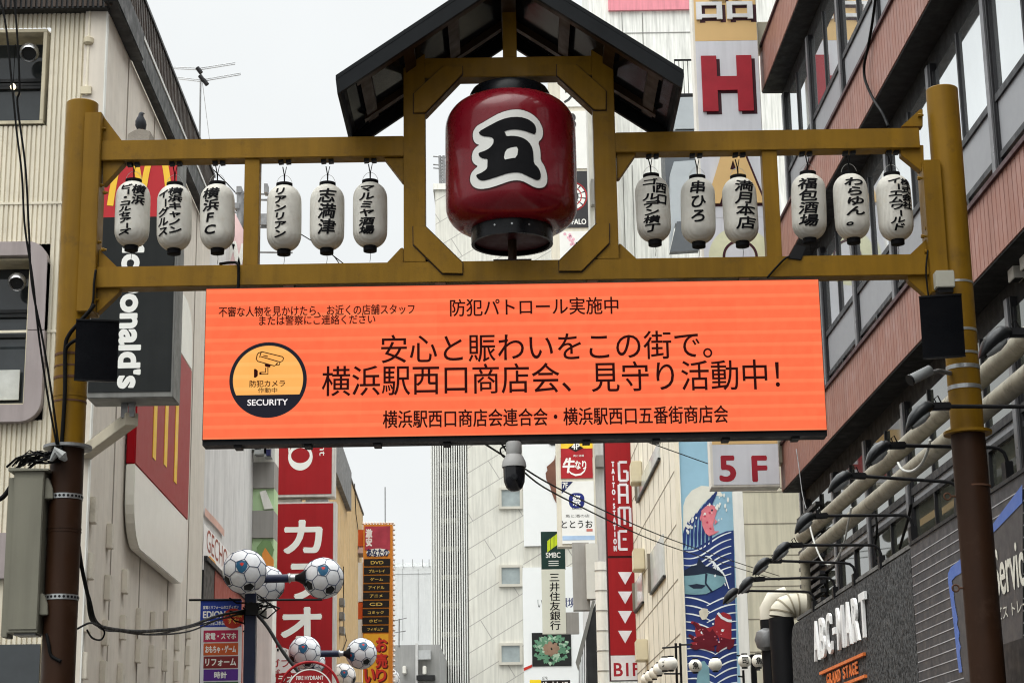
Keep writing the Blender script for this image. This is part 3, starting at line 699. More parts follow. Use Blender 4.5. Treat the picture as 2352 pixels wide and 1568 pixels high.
bm_ = mat('block_cream', (0.62, 0.57, 0.48, 1), .7, var=.08, dirt=(.2, .17, .13, 1), dirtamt=.4)
for x, y in BLK:
    t_, z_ = LWF.px(*l9(x, y)); MB().box(LWF, t_ - .05, t_ + .08, z_ - .12, z_ + .12, .0005, .055).build('wall_block', bm_, bldg, bevel=.006)
# windows
frc = mat('window_cream', L(196, 186, 160), .55, streak=.2); glassd = mat('dark_glass', (.03, .036, .04, 1), .06, rvar=.03, var=.3, spec=.6)
mauve = mat('mauve_panel', L(152, 142, 140), .5, var=.1, streak=.12)
steelv = mat('vent_steel', (.55, .55, .55, 1), .28, .9, var=.2, scale=8)
def vent(cx, cy, r, fr, par, c=-.18):
    a_, b_ = fr.px(cx, cy, c); o = fr.p(a_, b_, c)
    ax = Vector((.1, -.80, -.60)).normalized(); o = o + Vector((0, -.04, 0))
    pr = [(max(.001, r * math.sin(q)), -r * math.cos(q)) for q in [R_(8 * k) for k in range(17)]] + [(r * .74, r * .55), (r * .70, r * .30)]
    v = MB().lathe(o, pr, 32, caps=False, axis=ax).build('vent_hood', steelv, par, smooth=True)
    MB().lathe(o, [(r * .73, r * .31), (.001, r * .32)], 24, caps=False, axis=ax).build('vent_opening', darkm, v)
def window(w, par, mull, hoods, fw):
    a0, a1, b0, b1 = w
    win = MB().box(CFR, a0 - .3, a1, b0, b1, -.30, -.29).build('window', glassd, par)
    f = MB().box(CFR, a0 - .3, a1 + fw, b1, b1 + fw, -.28, .03).box(CFR, a0 - .3, a1 + fw, b0 - fw, b0, -.28, .03).box(CFR, a1, a1 + fw, b0 + .0005, b1 - .0005, -.28, .03)
    f.build('frame', frc, win, bevel=.003)
    mm = MB()
    for z_ in mull: mm.box(CFR, a0 - .3, a1 - .001, z_ - .016, z_ + .016, -.285, -.25)
    mm.build('mullion', darkm, win)
    for hd in hoods: vent(*hd, CFR, par, -.10)
    return win
window(w1, bldg, [CFR.px(60, y)[1] for y in (162, 172, 178)], [(70, 125, .095)], .035)
win2 = window(w2, bldg, [CFR.px(60, y)[1] for y in (698, 708, 755)], [(42, 650, .088)], .02)
bulb = CFR.p(*CFR.px(30, 200, -.2), -.2)
lampb = thing('pendant_bulb', 'small lit round bulb inside the upper left window', 'light bulb', bulb)
MB().lathe(bulb, [(.002, -.03), (.02, -.022), (.03, 0), (.02, .022), (.008, .035)], 20).build('bulb', emis('bulb_glow', (1, .86, .6, 1), 2.2), lampb, smooth=True)
MB().tube([bulb + Vector((0, 0, .03)), bulb + Vector((0, 0, .45))], .004, 6).build('cord', MT['cable'], lampb)
# rounded mauve surround of the lower window
oa0, oa1, ob0, ob1 = CFR.rect(-80, 562, 108, 974)
def rrect(a0, a1, b0, b1, r, n=8, right_only=True):
    ps = [(a0, b0)]
    ps += [(a1 - r + r * math.sin(q), b0 + r - r * math.cos(q)) for q in [math.pi / 2 * k / n for k in range(n + 1)]]
    ps += [(a1 - r + r * math.cos(q), b1 - r + r * math.sin(q)) for q in [math.pi / 2 * k / n for k in range(n + 1)]]
    return ps + [(a0, b1)]
out = rrect(oa0 - .3, oa1, ob0, ob1, .2); a0, a1, b0, b1 = w2
ring = [(oa0 - .3, b0 - .025)] + [(a1 + .025, b0 - .025), (a1 + .025, b1 + .025), (oa0 - .3, b1 + .025)]
MB().prism(CFR, out[:len(out) // 2 + 1] + [(oa1, (ob0 + ob1) / 2), (a1 + .025, (ob0 + ob1) / 2), (a1 + .025, b0 - .025), (oa0 - .3, b0 - .025)], .0, .10).build('surround', mauve, win2, bevel=.008)
MB().prism(CFR, [(oa1, (ob0 + ob1) / 2 + .004)] + out[len(out) // 2 + 1:] + [(oa0 - .3, b1 + .025), (a1 + .025, b1 + .025), (a1 + .025, (ob0 + ob1) / 2 + .004)], .0, .10).build('surround', mauve, win2, bevel=.008)
sk = MB()
a_, b_ = CFR.px(20, 890, -.24); sk.box(CFR, a_ - .25, a_ + .10, b_ - .12, b_ + .17, -.245, -.23); sk.build('sheet', mat('sheet_white', L(190, 192, 188), .8, var=.3, bump=.6, bscale=9), win2)
# drain pipe with a lamp on the front
px_ = CFR.px(204, 150)[0]
MB().tube([CFR.p(px_, ztopf, .05), CFR.p(px_, CFR.px(204, 225)[1], .05)], .014, 10).build('conduit', cream, bldg, smooth=True)
o = CFR.p(*CFR.px(206, 98), .05); MB().lathe(o + Vector((0, 0, -.05)), [(.03, 0), (.05, .02), (.05, .07), (.02, .09)], 16).build('wall_lamp', frc, bldg, smooth=True)
MB().box(CFR, px_ - .05, px_ + .05, CFR.px(204, 222)[1], CFR.px(204, 205)[1], .023, .08).build('conduit_box', frc, bldg)
# lower part seen under the flange: tile strip
MB().box(CFR, XC - 3.0, CFR.px(105, 1300)[0], CFR.px(60, 1330)[1], CFR.px(60, 1225)[1], .03, .08).build('ledge_panel', mauve, bldg, bevel=.005)
MB().box(CFR, XC - 3.0, CFR.px(100, 1400)[0], CFR.px(60, 1600)[1], CFR.px(60, 1480)[1], .03, .06).build('lower_window', glassd, bldg)

# ---- blade sign with the yellow arches (projects from the side wall)
BYD = 15.6; BSF = FR(BYD)
bs = BSF.lrtb((198.5, 913), (397, 913), (300, 372), (300, 913)); ba0, ba1, bb0, bb1 = bs
zsplit = BSF.px(300, 499)[1]; bb1 = BSF.px(300, 345)[1]
blade = thing('blade_sign', 'black and red blade sign with yellow arches and white sideways lettering behind the left lanterns', 'sign', (ba0 + .3, BYD + .15, bb0))
MB().box(BSF, ba0, ba1, bb0, bb1, -.34, 0).build('casing', mat('sign_casing', L(120, 120, 116), .5, streak=.2), blade, bevel=.006)
MB().box(BSF, ba0 + .012, ba1 - .02, bb0 + .05, zsplit, .0005, .006).build('black_panel', mat('sign_black', L(42, 44, 44), .7, var=.12, streak=.08, spec=.06), blade)
MB().box(BSF, ba0 + .012, ba1 - .02, zsplit + .0005, bb1 - .02, .0005, .006).build('red_panel', mat('sign_red', L(176, 40, 46), .5, var=.06), blade)
q3l = zz(380, 580, .2679)
yl = mat('arch_yellow', L(236, 190, 60), .5, var=.05)
mba = MB()
def arch(pl, pr_, wbase, wtop, ptop):
    n = 24; C = []
    for k in range(n + 1):
        s_ = -1 + 2 * k / n; e = abs(s_) ** 2.2
        C.append((pl[0] + (pr_[0] - pl[0]) * (s_ + 1) / 2, pl[1] + (ptop - pl[1]) * (1 - e)))
    return C
lb = [BSF.px(*q3l(x, 718)) for x in (125, 560, 900)]
zt_ = BSF.px(300, 352)[1]
for i in (0, 1):
    l_, r2 = lb[i], lb[i + 1] if i == 0 else (lb[2][0] + .035, lb[2][1])
    mid = (l_[0] + r2[0]) / 2; n = 26; C = []; Wd = []
    for k in range(n + 1):
        s_ = -1 + 2 * k / n
        C.append((mid + (r2[0] - l_[0]) / 2 * math.copysign(abs(s_) ** .72, s_), lb[0][1] + (zt_ - lb[0][1]) * (1 - abs(s_) ** 2.0))); Wd.append(.055 - .006 * (1 - abs(s_)))
    mba.ribbon(BSF, C, Wd, .0085 + i * .001)
mba.build('arches', yl, blade)
MT['sign_white'] = mat('sign_white', L(228, 228, 222), .5, var=.05)
lw = BSF.rect(270, 575, 336, 893)
gv, gf_ = glyph("McDonald's", .02); xh = .53; gv = [(x, y / xh * .86 if y < xh else .86 + (y - xh) * .7) for x, y in gv]
gv = fit([(y, -x) for x, y in gv], BSF.px(270, 890)[0], BSF.px(327, 700)[0], BSF.px(300, 891)[1], BSF.px(300, 528)[1])
mbt = MB()
for k in range(6): mbt.add([BSF.p(x + .006 * math.cos(k), y + .006 * math.sin(k), .0066 + k * .0002) for x, y in gv], gf_)
mbt.build('lettering', MT['sign_white'], blade)
br = MB()
o1 = BSF.p(ba0 + .62, bb0 - .11, -.12)
b0p = BSF.p(*BSF.px(303, 962, -.18), -.18); b1p = CFR.p(*CFR.px(196, 1003)); b1p.z = b0p.z; bd = (b1p - b0p).normalized(); bl0 = (b1p - b0p).length
br.box(Fr(b0p, bd, ZV, bd.cross(ZV)), 0, bl0, -.055, .055, -.055, .055).build('bracket_arm', mat('bracket_pale', L(176, 168, 150), .6, var=.15, dirt=(.2, .16, .12, 1), dirtamt=.4), blade, bevel=.004)
sx_ = b0p.x; MB().box(BSF, sx_ - .10, sx_ - .05, b0p.z + .02, bb0 - .0005, -.25, -.20).box(BSF, sx_ - .03, sx_ + .02, b0p.z + .02, bb0 - .0005, -.22, -.17).build('bracket_stud', MT['dsteel'], blade)
# cap stone and pigeon on top of the blade sign
PF = FR(15.8); pa, pb = PF.px(322, 317); stone_z = bb1
cs = MB(); zc0 = PF.px(322, 318)[1]
prof = [(-.10, 0), (.10, 0), (.105, .035), (.04, .055), (.0, .062), (-.045, .045), (-.095, .012)]
st = MB().prism(PF, [(pa + x, zc0 - .12 + (y + .12 if y > 0 else 0)) for x, y in prof], -.08, .08).build('cap_stone', mat('stone_grey', (.28, .25, .21, 1), .9, var=.4, bump=.5), None, bevel=.006)
tag(st, 'rough grey cap stone under the pigeon above the beam', 'stone')
MB().box(PF, pa - .05, pa + .05, bb1 + .001, zc0 - .1205, -.05, .05).build('sign_stem', cream, blade)
pz = zc0 + .055
ring_ = [((-.004, .10, .012), .010), ((-.004, .075, .022), .020), ((0, .045, .045), .038), ((0, .012, .075), .050), ((0, -.008, .105), .046), ((.002, -.018, .130), .032), ((.004, -.022, .146), .023), ((.006, -.024, .158), .022), ((.010, -.027, .168), .020), ((.014, -.030, .176), .012), ((.016, -.031, .181), .003)]
pg = MB().tube([Vector((pa, 15.8, pz)) + Vector(p) for p, r in ring_], [r for p, r in ring_], 16)
pgo = pg.build('pigeon', mat('pigeon_grey', (.045, .048, .055, 1), .7, var=.35, scale=14), None, smooth='all')
tag(pgo, 'dark grey pigeon perched on the cap stone above the left beam', 'bird')
MB().tube([Vector((pa + .028, 15.8 - .040, pz + .164)), Vector((pa + .043, 15.8 - .044, pz + .158))], [.006, .001], 8).build('beak', MT['ink'], pgo)
mg = MB()
for dx in (-.014, .016): mg.tube([Vector((pa + dx, 15.8, pz + .032)), Vector((pa + dx, 15.795, pz)), Vector((pa + dx, 15.765, pz - .003))], .004, 6)
mg.build('feet', mat('bird_feet', (.25, .07, .05, 1), .6), pgo)

# ---- wall mounted shield sign
SC = .115; tl_, zd = LWF.px(*l9(884, 135), SC); tr_, _ = LWF.px(*l9(1228, 500), SC); _, zbm = LWF.px(*l9(1163, 893), SC); zbm = (zbm + LWF.px(*l9(930, 690), SC)[1]) / 2 - .03
zd2 = LWF.px(*q5l(1210, 955), SC)[1]; ztp = zd2 + .75
red2 = mat('shield_red', L(150, 16, 26), .4, var=.03, coat=.0, spec=.08, rvar=.02); wht2 = mat('shield_white', L(222, 219, 208), .25, var=.03, coat=.0, spec=.2, rvar=.02)
sh = thing('shield_sign', 'large glossy red and white rounded wall sign with yellow stripes on the left side wall', 'sign', LWF.p(21.5, zbm, 0))
def shp(z0, z1, rb, rt):
    r = .5; ps = []
    if rb: ps += [(tl_ + r - r * math.sin(q), z0 + r - r * math.cos(q)) for q in [math.pi / 2 * (8 - k) / 8 for k in range(9)]] + [(tr_ - r + r * math.sin(q), z0 + r - r * math.cos(q)) for q in [math.pi / 2 * k / 8 for k in range(9)]]
    else: ps += [(tl_, z0), (tr_, z0)]
    if rt: ps += [(tr_ - r + r * math.cos(q), z1 - r + r * math.sin(q)) for q in [math.pi / 2 * k / 8 for k in range(9)]] + [(tl_ + r - r * math.sin(q), z1 - r + r * math.cos(q)) for q in [math.pi / 2 * k / 8 for k in range(9)]]
    else: ps += [(tr_, z1), (tl_, z1)]
    return ps
MB().prism(LWF, shp(zbm, zd - .001, True, False), .02, SC).build('white_panel', wht2, sh, bevel=.012)
MB().prism(LWF, shp(zd, zd2, False, False), .02, SC).build('red_panel', red2, sh, bevel=.012)
MB().prism(LWF, shp(zd2 + .001, ztp, False, True), .02, SC).build('white_panel', wht2, sh, bevel=.012)
for pb_, pt_ in (((1005, 105), (1010, 0)), ((1078, 150), (1085, 0)), ((1143, 260), (1150, 0))):
    t_, z_ = LWF.px(*l9(*pb_), SC); MB().box(LWF, t_ - .10, t_ + .10, z_, zd2 - .5, SC + .0005, SC + .007).build('stripe', yl, sh)
MB().box(LWF, tl_ + .3, tr_ - .3, zbm + .45, ztp - .45, .0005, .019).build('stand_off', darkm, sh)

# ---- TV antenna on the roof
AF = FR(24.0)
an_ = thing('tv_antenna', 'thin grey television antenna on a guyed mast above the brown roof screen', 'antenna', AF.p(*AF.px(460, 318)))
MB().tube([AF.p(*AF.px(459, 330)) - Vector((0, 0, .3)), AF.p(*AF.px(461, 172))], .012, 8).build('mast', MT['dsteel'], an_)
g_ = mat('antenna_grey', (.42, .43, .44, 1), .5)
for ps in ([(396, 156), (458, 159), (540, 146)], [(394, 178), (461, 186), (553, 170)]):
    for dz_ in (-.012, .012): MB().tube([AF.p(*AF.px(*p)) + Vector((0, 0, dz_)) for p in ps], .007, 6).build('rod', g_, an_)
for x, y in ((457, 160), (463, 178), (471, 187)): MB().tube([AF.p(*AF.px(x - 4, y - 4)), AF.p(*AF.px(x + 5, y + 8))], .03, 8).build('clamp', MT['black'], an_)
MB().tube([AF.p(*AF.px(465, 190)), AF.p(*AF.px(436, 273)) + Vector((0, 2, 0))], .004, 5).build('guy_wire', g_, an_)

# ================================================================ GREY CABINET ON THE LEFT POST
KF = FR(12.36)
k0, k1, kb0, kb1 = KF.lrtb((22, 1300), (92, 1300), (50, 1082), (50, 1452))
cab = thing('control_cabinet', 'tall narrow grey control cabinet strapped to the brown left post', 'cabinet', ((k0 + k1) / 2, 12.5, kb0))
cg = mat('cabinet_grey', L(114, 112, 99), .55, var=.1, streak=.1)
MB().box(KF, k0, k1, kb0, kb1, -.24, 0).build('case', cg, cab, bevel=.004)
MB().box(KF, k0 + .012, k1 - .004, kb0 + .02, kb1 - .045, .0005, .008).build('door', cg, cab, bevel=.002)
MB().prism(KF, [(k0 - .035, kb1 + .0005), (k1 + .03, kb1 + .0005), (k1 + .03, kb1 + .012), (k0 - .035, kb1 + .022)], -.26, .02).build('roof_plate', cg, cab)
MB().box(KF, k0 - .05, k0 - .012, kb0 - .02, kb1 - .03, -.22, -.06).build('back_rail', cg, cab, bevel=.003)
for yy in (1112, 1330):
    a_, b_ = KF.px(97, yy + (48 if yy > 1200 else 0)); MB().prism(KF, [(k1 + .0005, b_ - .09), (k1 + .055, b_ - .09), (k1 + .05, b_ - .02), (k1 + .02, b_ + .05), (k1 + .0005, b_ + .05)], -.16, -.03).build('rain_hood', cg, cab, bevel=.004)
MB().box(KF, k0 + .04, k1 - .02, kb0 - .012, kb0 - .0005, -.2, -.04).build('gland_plate', MT['dsteel'], cab)
for yy in (1143, 1373):
    z_ = FR(YC).px(140, yy)[1]; X = POST[0][0]
    st_ = MB().lathe((X, YC, 0), [(.109, z_ - .017), (.114, z_ - .017), (.114, z_ + .017), (.109, z_ + .017)], 40, caps=False).build('strap', MT['steel'], cab)
    hl = MB()
    for k in range(14):
        q = math.pi + math.pi * k / 13; hl.lathe((X + .1142 * math.cos(q), YC + .1142 * math.sin(q), z_), [(.009, 0), (.009, .002)], 8, axis=(math.cos(q), math.sin(q), 0))
    hl.build('strap_hole', MT['black'], st_)
    MB().tube([Vector((X - .09, YC - .06, z_)), Vector((k1 + .0, 12.44, z_ + .01))], .012, 8).build('strap_bracket', MT['dsteel'], cab)
# ================================================================ LEFT ROW BEHIND THE CORNER BUILDING
def label_box(fr, px, c0, c1, name, mt, par, **kw):
    return MB().box(fr, *fr.rect(*px), c0, c1).build(name, mt, par, **kw)
greyw = mat('grey_white_wall', L(205, 203, 200), .6, var=.08, streak=.16); greyp = mat('grey_panel', L(146, 143, 138), .6, var=.08, streak=.1)
greenp = mat('green_panel', L(178, 205, 160), .5, var=.06); whitep = mat('white_panel', L(224, 222, 214), .55, var=.06, streak=.1)
T2 = 29.3
row = thing('cafe_building', 'white building with grey and pale green window bands left of the tall red sign', 'building', LWF.p(27, 0))
ztb = 10.2
MB().box(S0, LX - 5, LX - .02, T1 + .02, T2 + 1.6, 0, ztb).build('side_wall', greyw, row)
CFY = 30.6; CF2 = FR(CFY)
cx0 = CF2.px(556, 1200)[0] - .4
zq_ = lambda y: CF2.px(595, y)[1]
bands = [(1013, 1062, whitep), (1062, 1122, greyp), (1122, 1173, greenp), (1173, 1236, greyp), (1236, 1300, greenp), (1300, 1600, whitep)]
xr_ = CF2.px(629, 1200)[0]
for y0, y1, mt_ in bands:
    MB().box(CF2, cx0, xr_, zq_(y1) + .004, zq_(y0), -.5, 0.0 if mt_ is not greyp else .05).build('facade_band', mt_, row)
MB().box(CF2, cx0, xr_, zq_(1015), zq_(960), -.5, 0).build('facade_band', whitep, row)
for ps, mt_ in (([(597, 1130), (611, 1126), (628, 1168), (608, 1170)], whitep), ([(590, 1258), (604, 1240), (622, 1243), (630, 1262), (620, 1290), (600, 1290)], mat('leaf_green', L(120, 150, 100), .5)), ([(603, 1272), (610, 1258), (629, 1285), (629, 1300), (605, 1300)], mat('flame_orange', L(232, 150, 70), .5))):
    MB().prism(CF2, CF2.pts(ps), .0005, .006 + .004 * len(mt_.name)).build('window_film', mt_, row)
MB().box(CF2, CF2.px(566, 1200)[0], CF2.px(569, 1200)[0], zq_(1600), zq_(1010), .06, .075).build('down_cable', MT['cable'], row)
eq = MB()
for px in ((575, 1022, 605, 1040), (590, 1035, 618, 1050), (612, 1013, 628, 1056)): eq.box(CF2, *CF2.rect(*px), .05, .3)
eq.build('rooftop_unit', mat('unit_grey', L(170, 172, 170), .5, var=.2), row)
nv_ = thing('navy_sign', 'small navy and white striped sign beside the top of the tall red sign', 'sign', CF2.p(*CF2.px(626, 1058), .4))
label_box(CF2, (619, 1012, 629, 1056), .32, .42, 'panel', mat('navy', L(40, 42, 80), .5), nv_)
for y in (1024, 1039): label_box(CF2, (619.5, y, 628.5, y + 3), .4205, .43, 'stripe', whitep, nv_)
# shop lettering on the side wall
l6 = zz(700, 1640, .34014); g2 = zz(700, 1900, .42083)
shop = thing('shop_sign', 'white shop sign with thin brown capitals and an orange swoosh on the left wall', 'sign', LWF.p(27, 4.4))
c_ = [LWF.px(*g2(*p)) for p in ((150, 120), (365, 560))]
LWS = LW(LX + .01)
pl = [LWS.px(*g2(*p)) for p in ((160, 200), (345, 330), (165, 570), (330, 600))]
tA, tB = LWS.px(*g2(150, 300))[0], LWS.px(*g2(360, 400))[0]
zT, zB_ = LWS.px(*g2(165, 160))[1], LWS.px(*g2(165, 575))[1]
MB().box(LWS, tA, tB + .7, zB_, zT, -.005, .004).build('panel', mat('shop_white', L(232, 228, 224), .5, var=.04), shop)
tt0, tt1 = LWS.px(*g2(175, 300))[0], LWS.px(*g2(360, 450))[0]
zt0, zt1_ = LWS.px(*g2(178, 390))[1], LWS.px(*g2(178, 185))[1]
sign_text(LWS, 'GECHO', (tt0, tt1, zt0, zt1_), .006, mat('shop_brown', L(150, 70, 52), .6), shop, bold=.0)
MB().ribbon(LWS, LWS.pts([g2(165, 455), g2(205, 470), g2(245, 510), g2(278, 575)]), [.03, .10, .09, .03], .007).build('swoosh', mat('swoosh_orange', L(225, 160, 60), .5), shop)
MB().ribbon(LWS, LWS.pts([g2(165, 40), g2(205, 85), g2(250, 130), g2(300, 190), g2(335, 235)]), .10, .0).build('script', mat('script_pink', L(206, 165, 150), .6), shop)
# dark opening and brick wall under the shop sign
und = thing('brick_shopfront', 'rust red wall with a black opening under the white shop sign', 'shop front', CF2.p(*CF2.px(500, 1568), 1))
FB = LWF
tO = [LWF.px(x, 1420)[0] for x in (464, 487, 556)]; zO = LWF.px(510, 1330)[1]
MB().box(FB, T1 + .05, tO[1], 0, zO, -.1, .02).build('opening', darkm, und)
MB().box(FB, tO[1] + .001, T2 + 1.5, 0, zO, -.1, .03).build('brick_wall', mat('rust_wall', L(150, 74, 62), .7, var=.1, streak=.1), und)
MB().box(FB, T1 + .05, T2 + 1.5, zO + .001, zO + .06, -.1, .06).build('lintel', darkm, und)

# pinkish banner, red strip and wire tangle seen between the lanterns
PB = FR(27.0)
pk = thing('pink_banner', 'faded pink sign with white slanted strokes behind the third lantern', 'sign', PB.p(*PB.px(540, 640)))
pm = mat('pale_pink', L(214, 182, 180), .6, var=.12, streak=.1)
MB().prism(PB, PB.pts([(500, 640), (500, 520), (526, 462), (563, 535), (566, 640)]), -.2, 0).build('panel', pm, pk)
MB().ribbon(PB, PB.pts([(520, 610), (535, 560)]), .07, .004).ribbon(PB, PB.pts([(537, 555), (548, 612)]), .07, .004).ribbon(PB, PB.pts([(549, 612), (560, 560)]), .07, .004).build('strokes', whitep, pk)
rs_ = thing('red_post_sign', 'narrow plain red sign strip seen below the third lantern', 'sign', PB.p(*PB.px(495, 640), .3))
label_box(PB, (489, 560, 502, 640), .25, .4, 'panel', mat('strip_red', L(160, 30, 40), .5), rs_)
up = thing('utility_pole', 'grey utility pole with brackets and tangled wires behind the left strut', 'utility pole', FR(30).p(*FR(30).px(556, 1000)))
UF = FR(30)
MB().tube([UF.p(*UF.px(553, 700)) - Vector((0, 0, 1)), UF.p(*UF.px(552, 440))], .06, 12).build('pole', MT['dsteel'], up)
for y, x0, x1 in ((444, 541, 628), (458, 560, 640), (496, 545, 640), (521, 540, 640), (578, 505, 672)): MB().tube([UF.p(*UF.px(x0, y)), UF.p(*UF.px(x1, y + 2))], .018, 6).build('crossarm', MT['dsteel'], up)
for px in ((545, 432, 556, 446), (608, 426, 616, 446), (600, 495, 614, 520), (540, 470, 552, 482)): label_box(UF, px, -.1, .1, 'transformer_box', MT['dsteel'], up)
wt = MB(); rw = random.Random(3)
for k in range(16):
    x, y = 542 + rw.random() * 18, 470 + rw.random() * 75; p0 = Vector(UF.p(*UF.px(x, y))); p1 = Vector(UF.p(*UF.px(x + rw.uniform(-12, 20), y + rw.uniform(10, 50)))); mid_ = (p0 + p1) / 2 + Vector((rw.uniform(-.15, .15), 0, -.06))
    wt.tube([p0, (p0 + mid_) / 2 + Vector((.03, 0, 0)), mid_, p1], .009, 5)
wt.build('wire_tangle', MT['cable'], up)
for k, ps in enumerate(([(480, 383), (520, 425), (556, 450)], [(690, 538), (750, 575), (800, 615)], [(750, 575), (790, 607), (800, 640)])):
    pass

# ---------------------------------------------------------------- tall red sign
RY = 33.0; RF = FR(RY)
redp = mat('sign_crimson', L(148, 24, 30), .5, var=.07, scale=1.2, streak=.05, spec=.2); frm = mat('sign_frame', L(196, 192, 186), .45, var=.1, streak=.15)
for nm, y0, y1, glyphs in (('tall red sign box with a white ring, directly under the orange screen', 900, 1141, 0), ('tall red sign box with large white katakana behind the football lamps', 1152, 1640, 1)):
    a0, a1, b0, b1 = RF.rect(631, y0, 769, y1)
    if glyphs: a0, a1 = RF.px(629, 1300)[0], RF.px(771, 1300)[0]
    t = thing('red_blade_sign', nm, 'sign', ((a0 + a1) / 2, RY, b0), 'stacked red sign boxes')
    MB().box(RF, a0, a1, b0, b1, -.32, 0).build('casing', frm, t, bevel=.008)
    face = MB().box(RF, a0 + .03, a1 - .05, b0 + .05, b1 - .03, .0005, .006).build('panel', redp, t)
    if not glyphs:
        ca, cb = RF.px(690, 1049); o_ = [(ca + .215 * math.cos(q), cb + .24 * math.sin(q)) for q in [2 * math.pi * k / 40 for k in range(40)]]; i_ = [(ca + .165 * math.cos(q), cb + .025 + .135 * math.sin(q)) for q in [-2 * math.pi * k / 40 for k in range(40)]]
        MB().poly(RF, o_, .007, [i_]).build('ring', MT['sign_white'], t)
        sign_text(RF, 'nt', RF.rect(734, 1022, 746, 1046), .007, MT['sign_white'], t, rot=1)
        MB().prism(RF, RF.pts([(661, 1016), (671, 1016), (663, 1042)]), .006, .008).build('flash', whitep, t)
    else:
        for st, px in (('カ', (654, 1196, 738, 1268)), ('ラ', (662, 1296, 736, 1374)), ('オ', (648, 1396, 736, 1470)), ('ケ', (648, 1496, 736, 1590))):
            sign_text(RF, st, RF.rect(*px), .007, MT['sign_white'], t, bold=.045)
cj = thing('sign_bracket', 'white bracket bar joining the two red sign boxes', 'bracket', RF.p(*RF.px(700, 1152), -.2))
label_box(RF, (634, 1143.5, 690, 1150), -.25, -.1, 'bar', whitep, cj); label_box(RF, (700, 1143.5, 752, 1150), -.25, -.12, 'bar', MT['steel'], cj)

# beige building with dark canopy box
beige = mat('beige_wall', L(196, 164, 116), .65, var=.12, streak=.25, dirt=(.2, .13, .07, 1), dirtamt=.4)
bb = thing('beige_building', 'ochre plastered building with a dark grey roof box right of the tall red sign', 'building', LWF.p(33, 0))
LWB = LW(-3.2)
tb0, zb_0 = LWB.px(772, 1026); tb1, _ = LWB.px(833, 1300)
ztop_b = LWB.px(815, 1130)[1]
MB().box(S0, -8, -3.2, 33.4, tb1, 0, ztop_b).build('wall', beige, bb)
tc0, zc0_ = LWB.px(770, 1018); tc1, zc1_ = LWB.px(797, 1085); _, zc2_ = LWB.px(799, 1180)
MB().box(LWB, 33.5, tc1, zc2_ , zc1_, .001, .12).build('roof_box', mat('slate_grey', L(96, 96, 98), .5, streak=.2), bb)
MB().box(LWB, 33.5, tb1 + .05, ztop_b + .001, ztop_b + .06, -.3, .03).build('coping', mat('coping_dark', L(80, 72, 66), .6), bb)
for y in (1383, 1415, 1448):
    a_, b_ = LWB.px(780, y); MB().box(LWB, a_ - .2, a_ + .25, b_ - .09, b_ + .09, .001, .12).build('meter_box', MT['dsteel'], bb, bevel=.01)
hd_ = LWB.px(824, 1255); MB().prism(LWB, [(hd_[0] - .5, hd_[1] - .25), (hd_[0] + .4, hd_[1] - .25), (hd_[0] + .4, hd_[1] + .1), (hd_[0], hd_[1] + .3)], .001, .35).build('window_hood', mat('hood_taupe', L(140, 112, 100), .6), bb)
wb = MB(); wb.tube([LWB.p(*LWB.px(x, y), .03) for x, y in ((812, 1110), (815, 1180), (822, 1230), (820, 1260))], .012, 6); wb.tube([LWB.p(*LWB.px(x, y), .03) for x, y in ((786, 1300), (787, 1440), (793, 1470), (782, 1500))], .012, 6); wb.build('wall_cable', MT['cable'], bb)

# ---------------------------------------------------------------- orange media shop sign
OY = 36.0; OF = FR(OY)
oz = zz(1300, 1900, .42105)
os_ = thing('orange_blade_sign', 'orange blade sign with black rows of gold writing and a string of bulbs', 'sign', OF.p(*OF.px(868, 1600)))
org = mat('sign_orange', L(206, 128, 44), .5, var=.1, streak=.1); gold2 = mat('gold_letters', L(214, 180, 90), .5); blackp = mat('row_black', L(30, 24, 22), .5, spec=.2)
x0, y0 = oz(150, 155); x1, _ = oz(408, 155)
a0, a1 = OF.px(834, 1300)[0], OF.px(901, 1300)[0]; btop = OF.px(868, y0)[1]; bbot = OF.px(868, 1640)[1]
MB().box(OF, a0, a1, bbot, btop, -.3, 0).build('casing', org, os_)
label_box(OF, (838, 1208, 896, 1262), .0005, .006, 'picture_panel', mat('panel_rose', L(168, 60, 74), .5, var=.3, scale=4), os_)
sign_text(OF, '激安', OF.rect(840, 1214, 855, 1254), .007, mat('letters_white', L(236, 226, 220), .5), os_, vertical=True, bold=.05)
mbp = MB(); mbp.prism(OF, [(OF.px(868, 1268)[0] + .22 * math.cos(q), OF.px(868, 1268)[1] + .075 * math.sin(q)) for q in [2 * math.pi * k / 24 for k in range(24)]], .007, .01); mbp.build('cloud', whitep, os_)
sign_text(OF, 'あなたの', OF.rect(843, 1260, 892, 1277), .011, mat('letters_navy', L(30, 40, 80), .5), os_, bold=.04)
rows = ['DVD', 'ブルーレイ', 'ゲーム', 'アイドル', 'アニメ', 'CD', 'コミック', 'ホビー', 'フィギュア']
for k, st in enumerate(rows):
    xa, ya = oz(155 - 2.2 * k, 462 + 74 * k); xb, yb = oz(388 - 1.8 * k, 524 + 74 * k)
    rp = label_box(OF, (xa, ya, xb, yb), .0005, .012, 'row_panel', blackp, os_)
    w_ = (xb - xa) * (.3 if len(st) > 3 else .24)
    sign_text(OF, st, OF.rect((xa + xb) / 2 - w_, ya + 5, (xa + xb) / 2 + w_, yb - 4), .013, gold2, rp, bold=.02)
yel = mat('sign_yellow', L(222, 160, 44), .5, var=.1); lred = mat('letters_red', L(196, 52, 40), .5); lred_d = mat('letters_shadow', L(90, 24, 20), .6)
label_box(OF, (835, 1455, 892, 1640), .0005, .008, 'lower_panel', yel, os_)
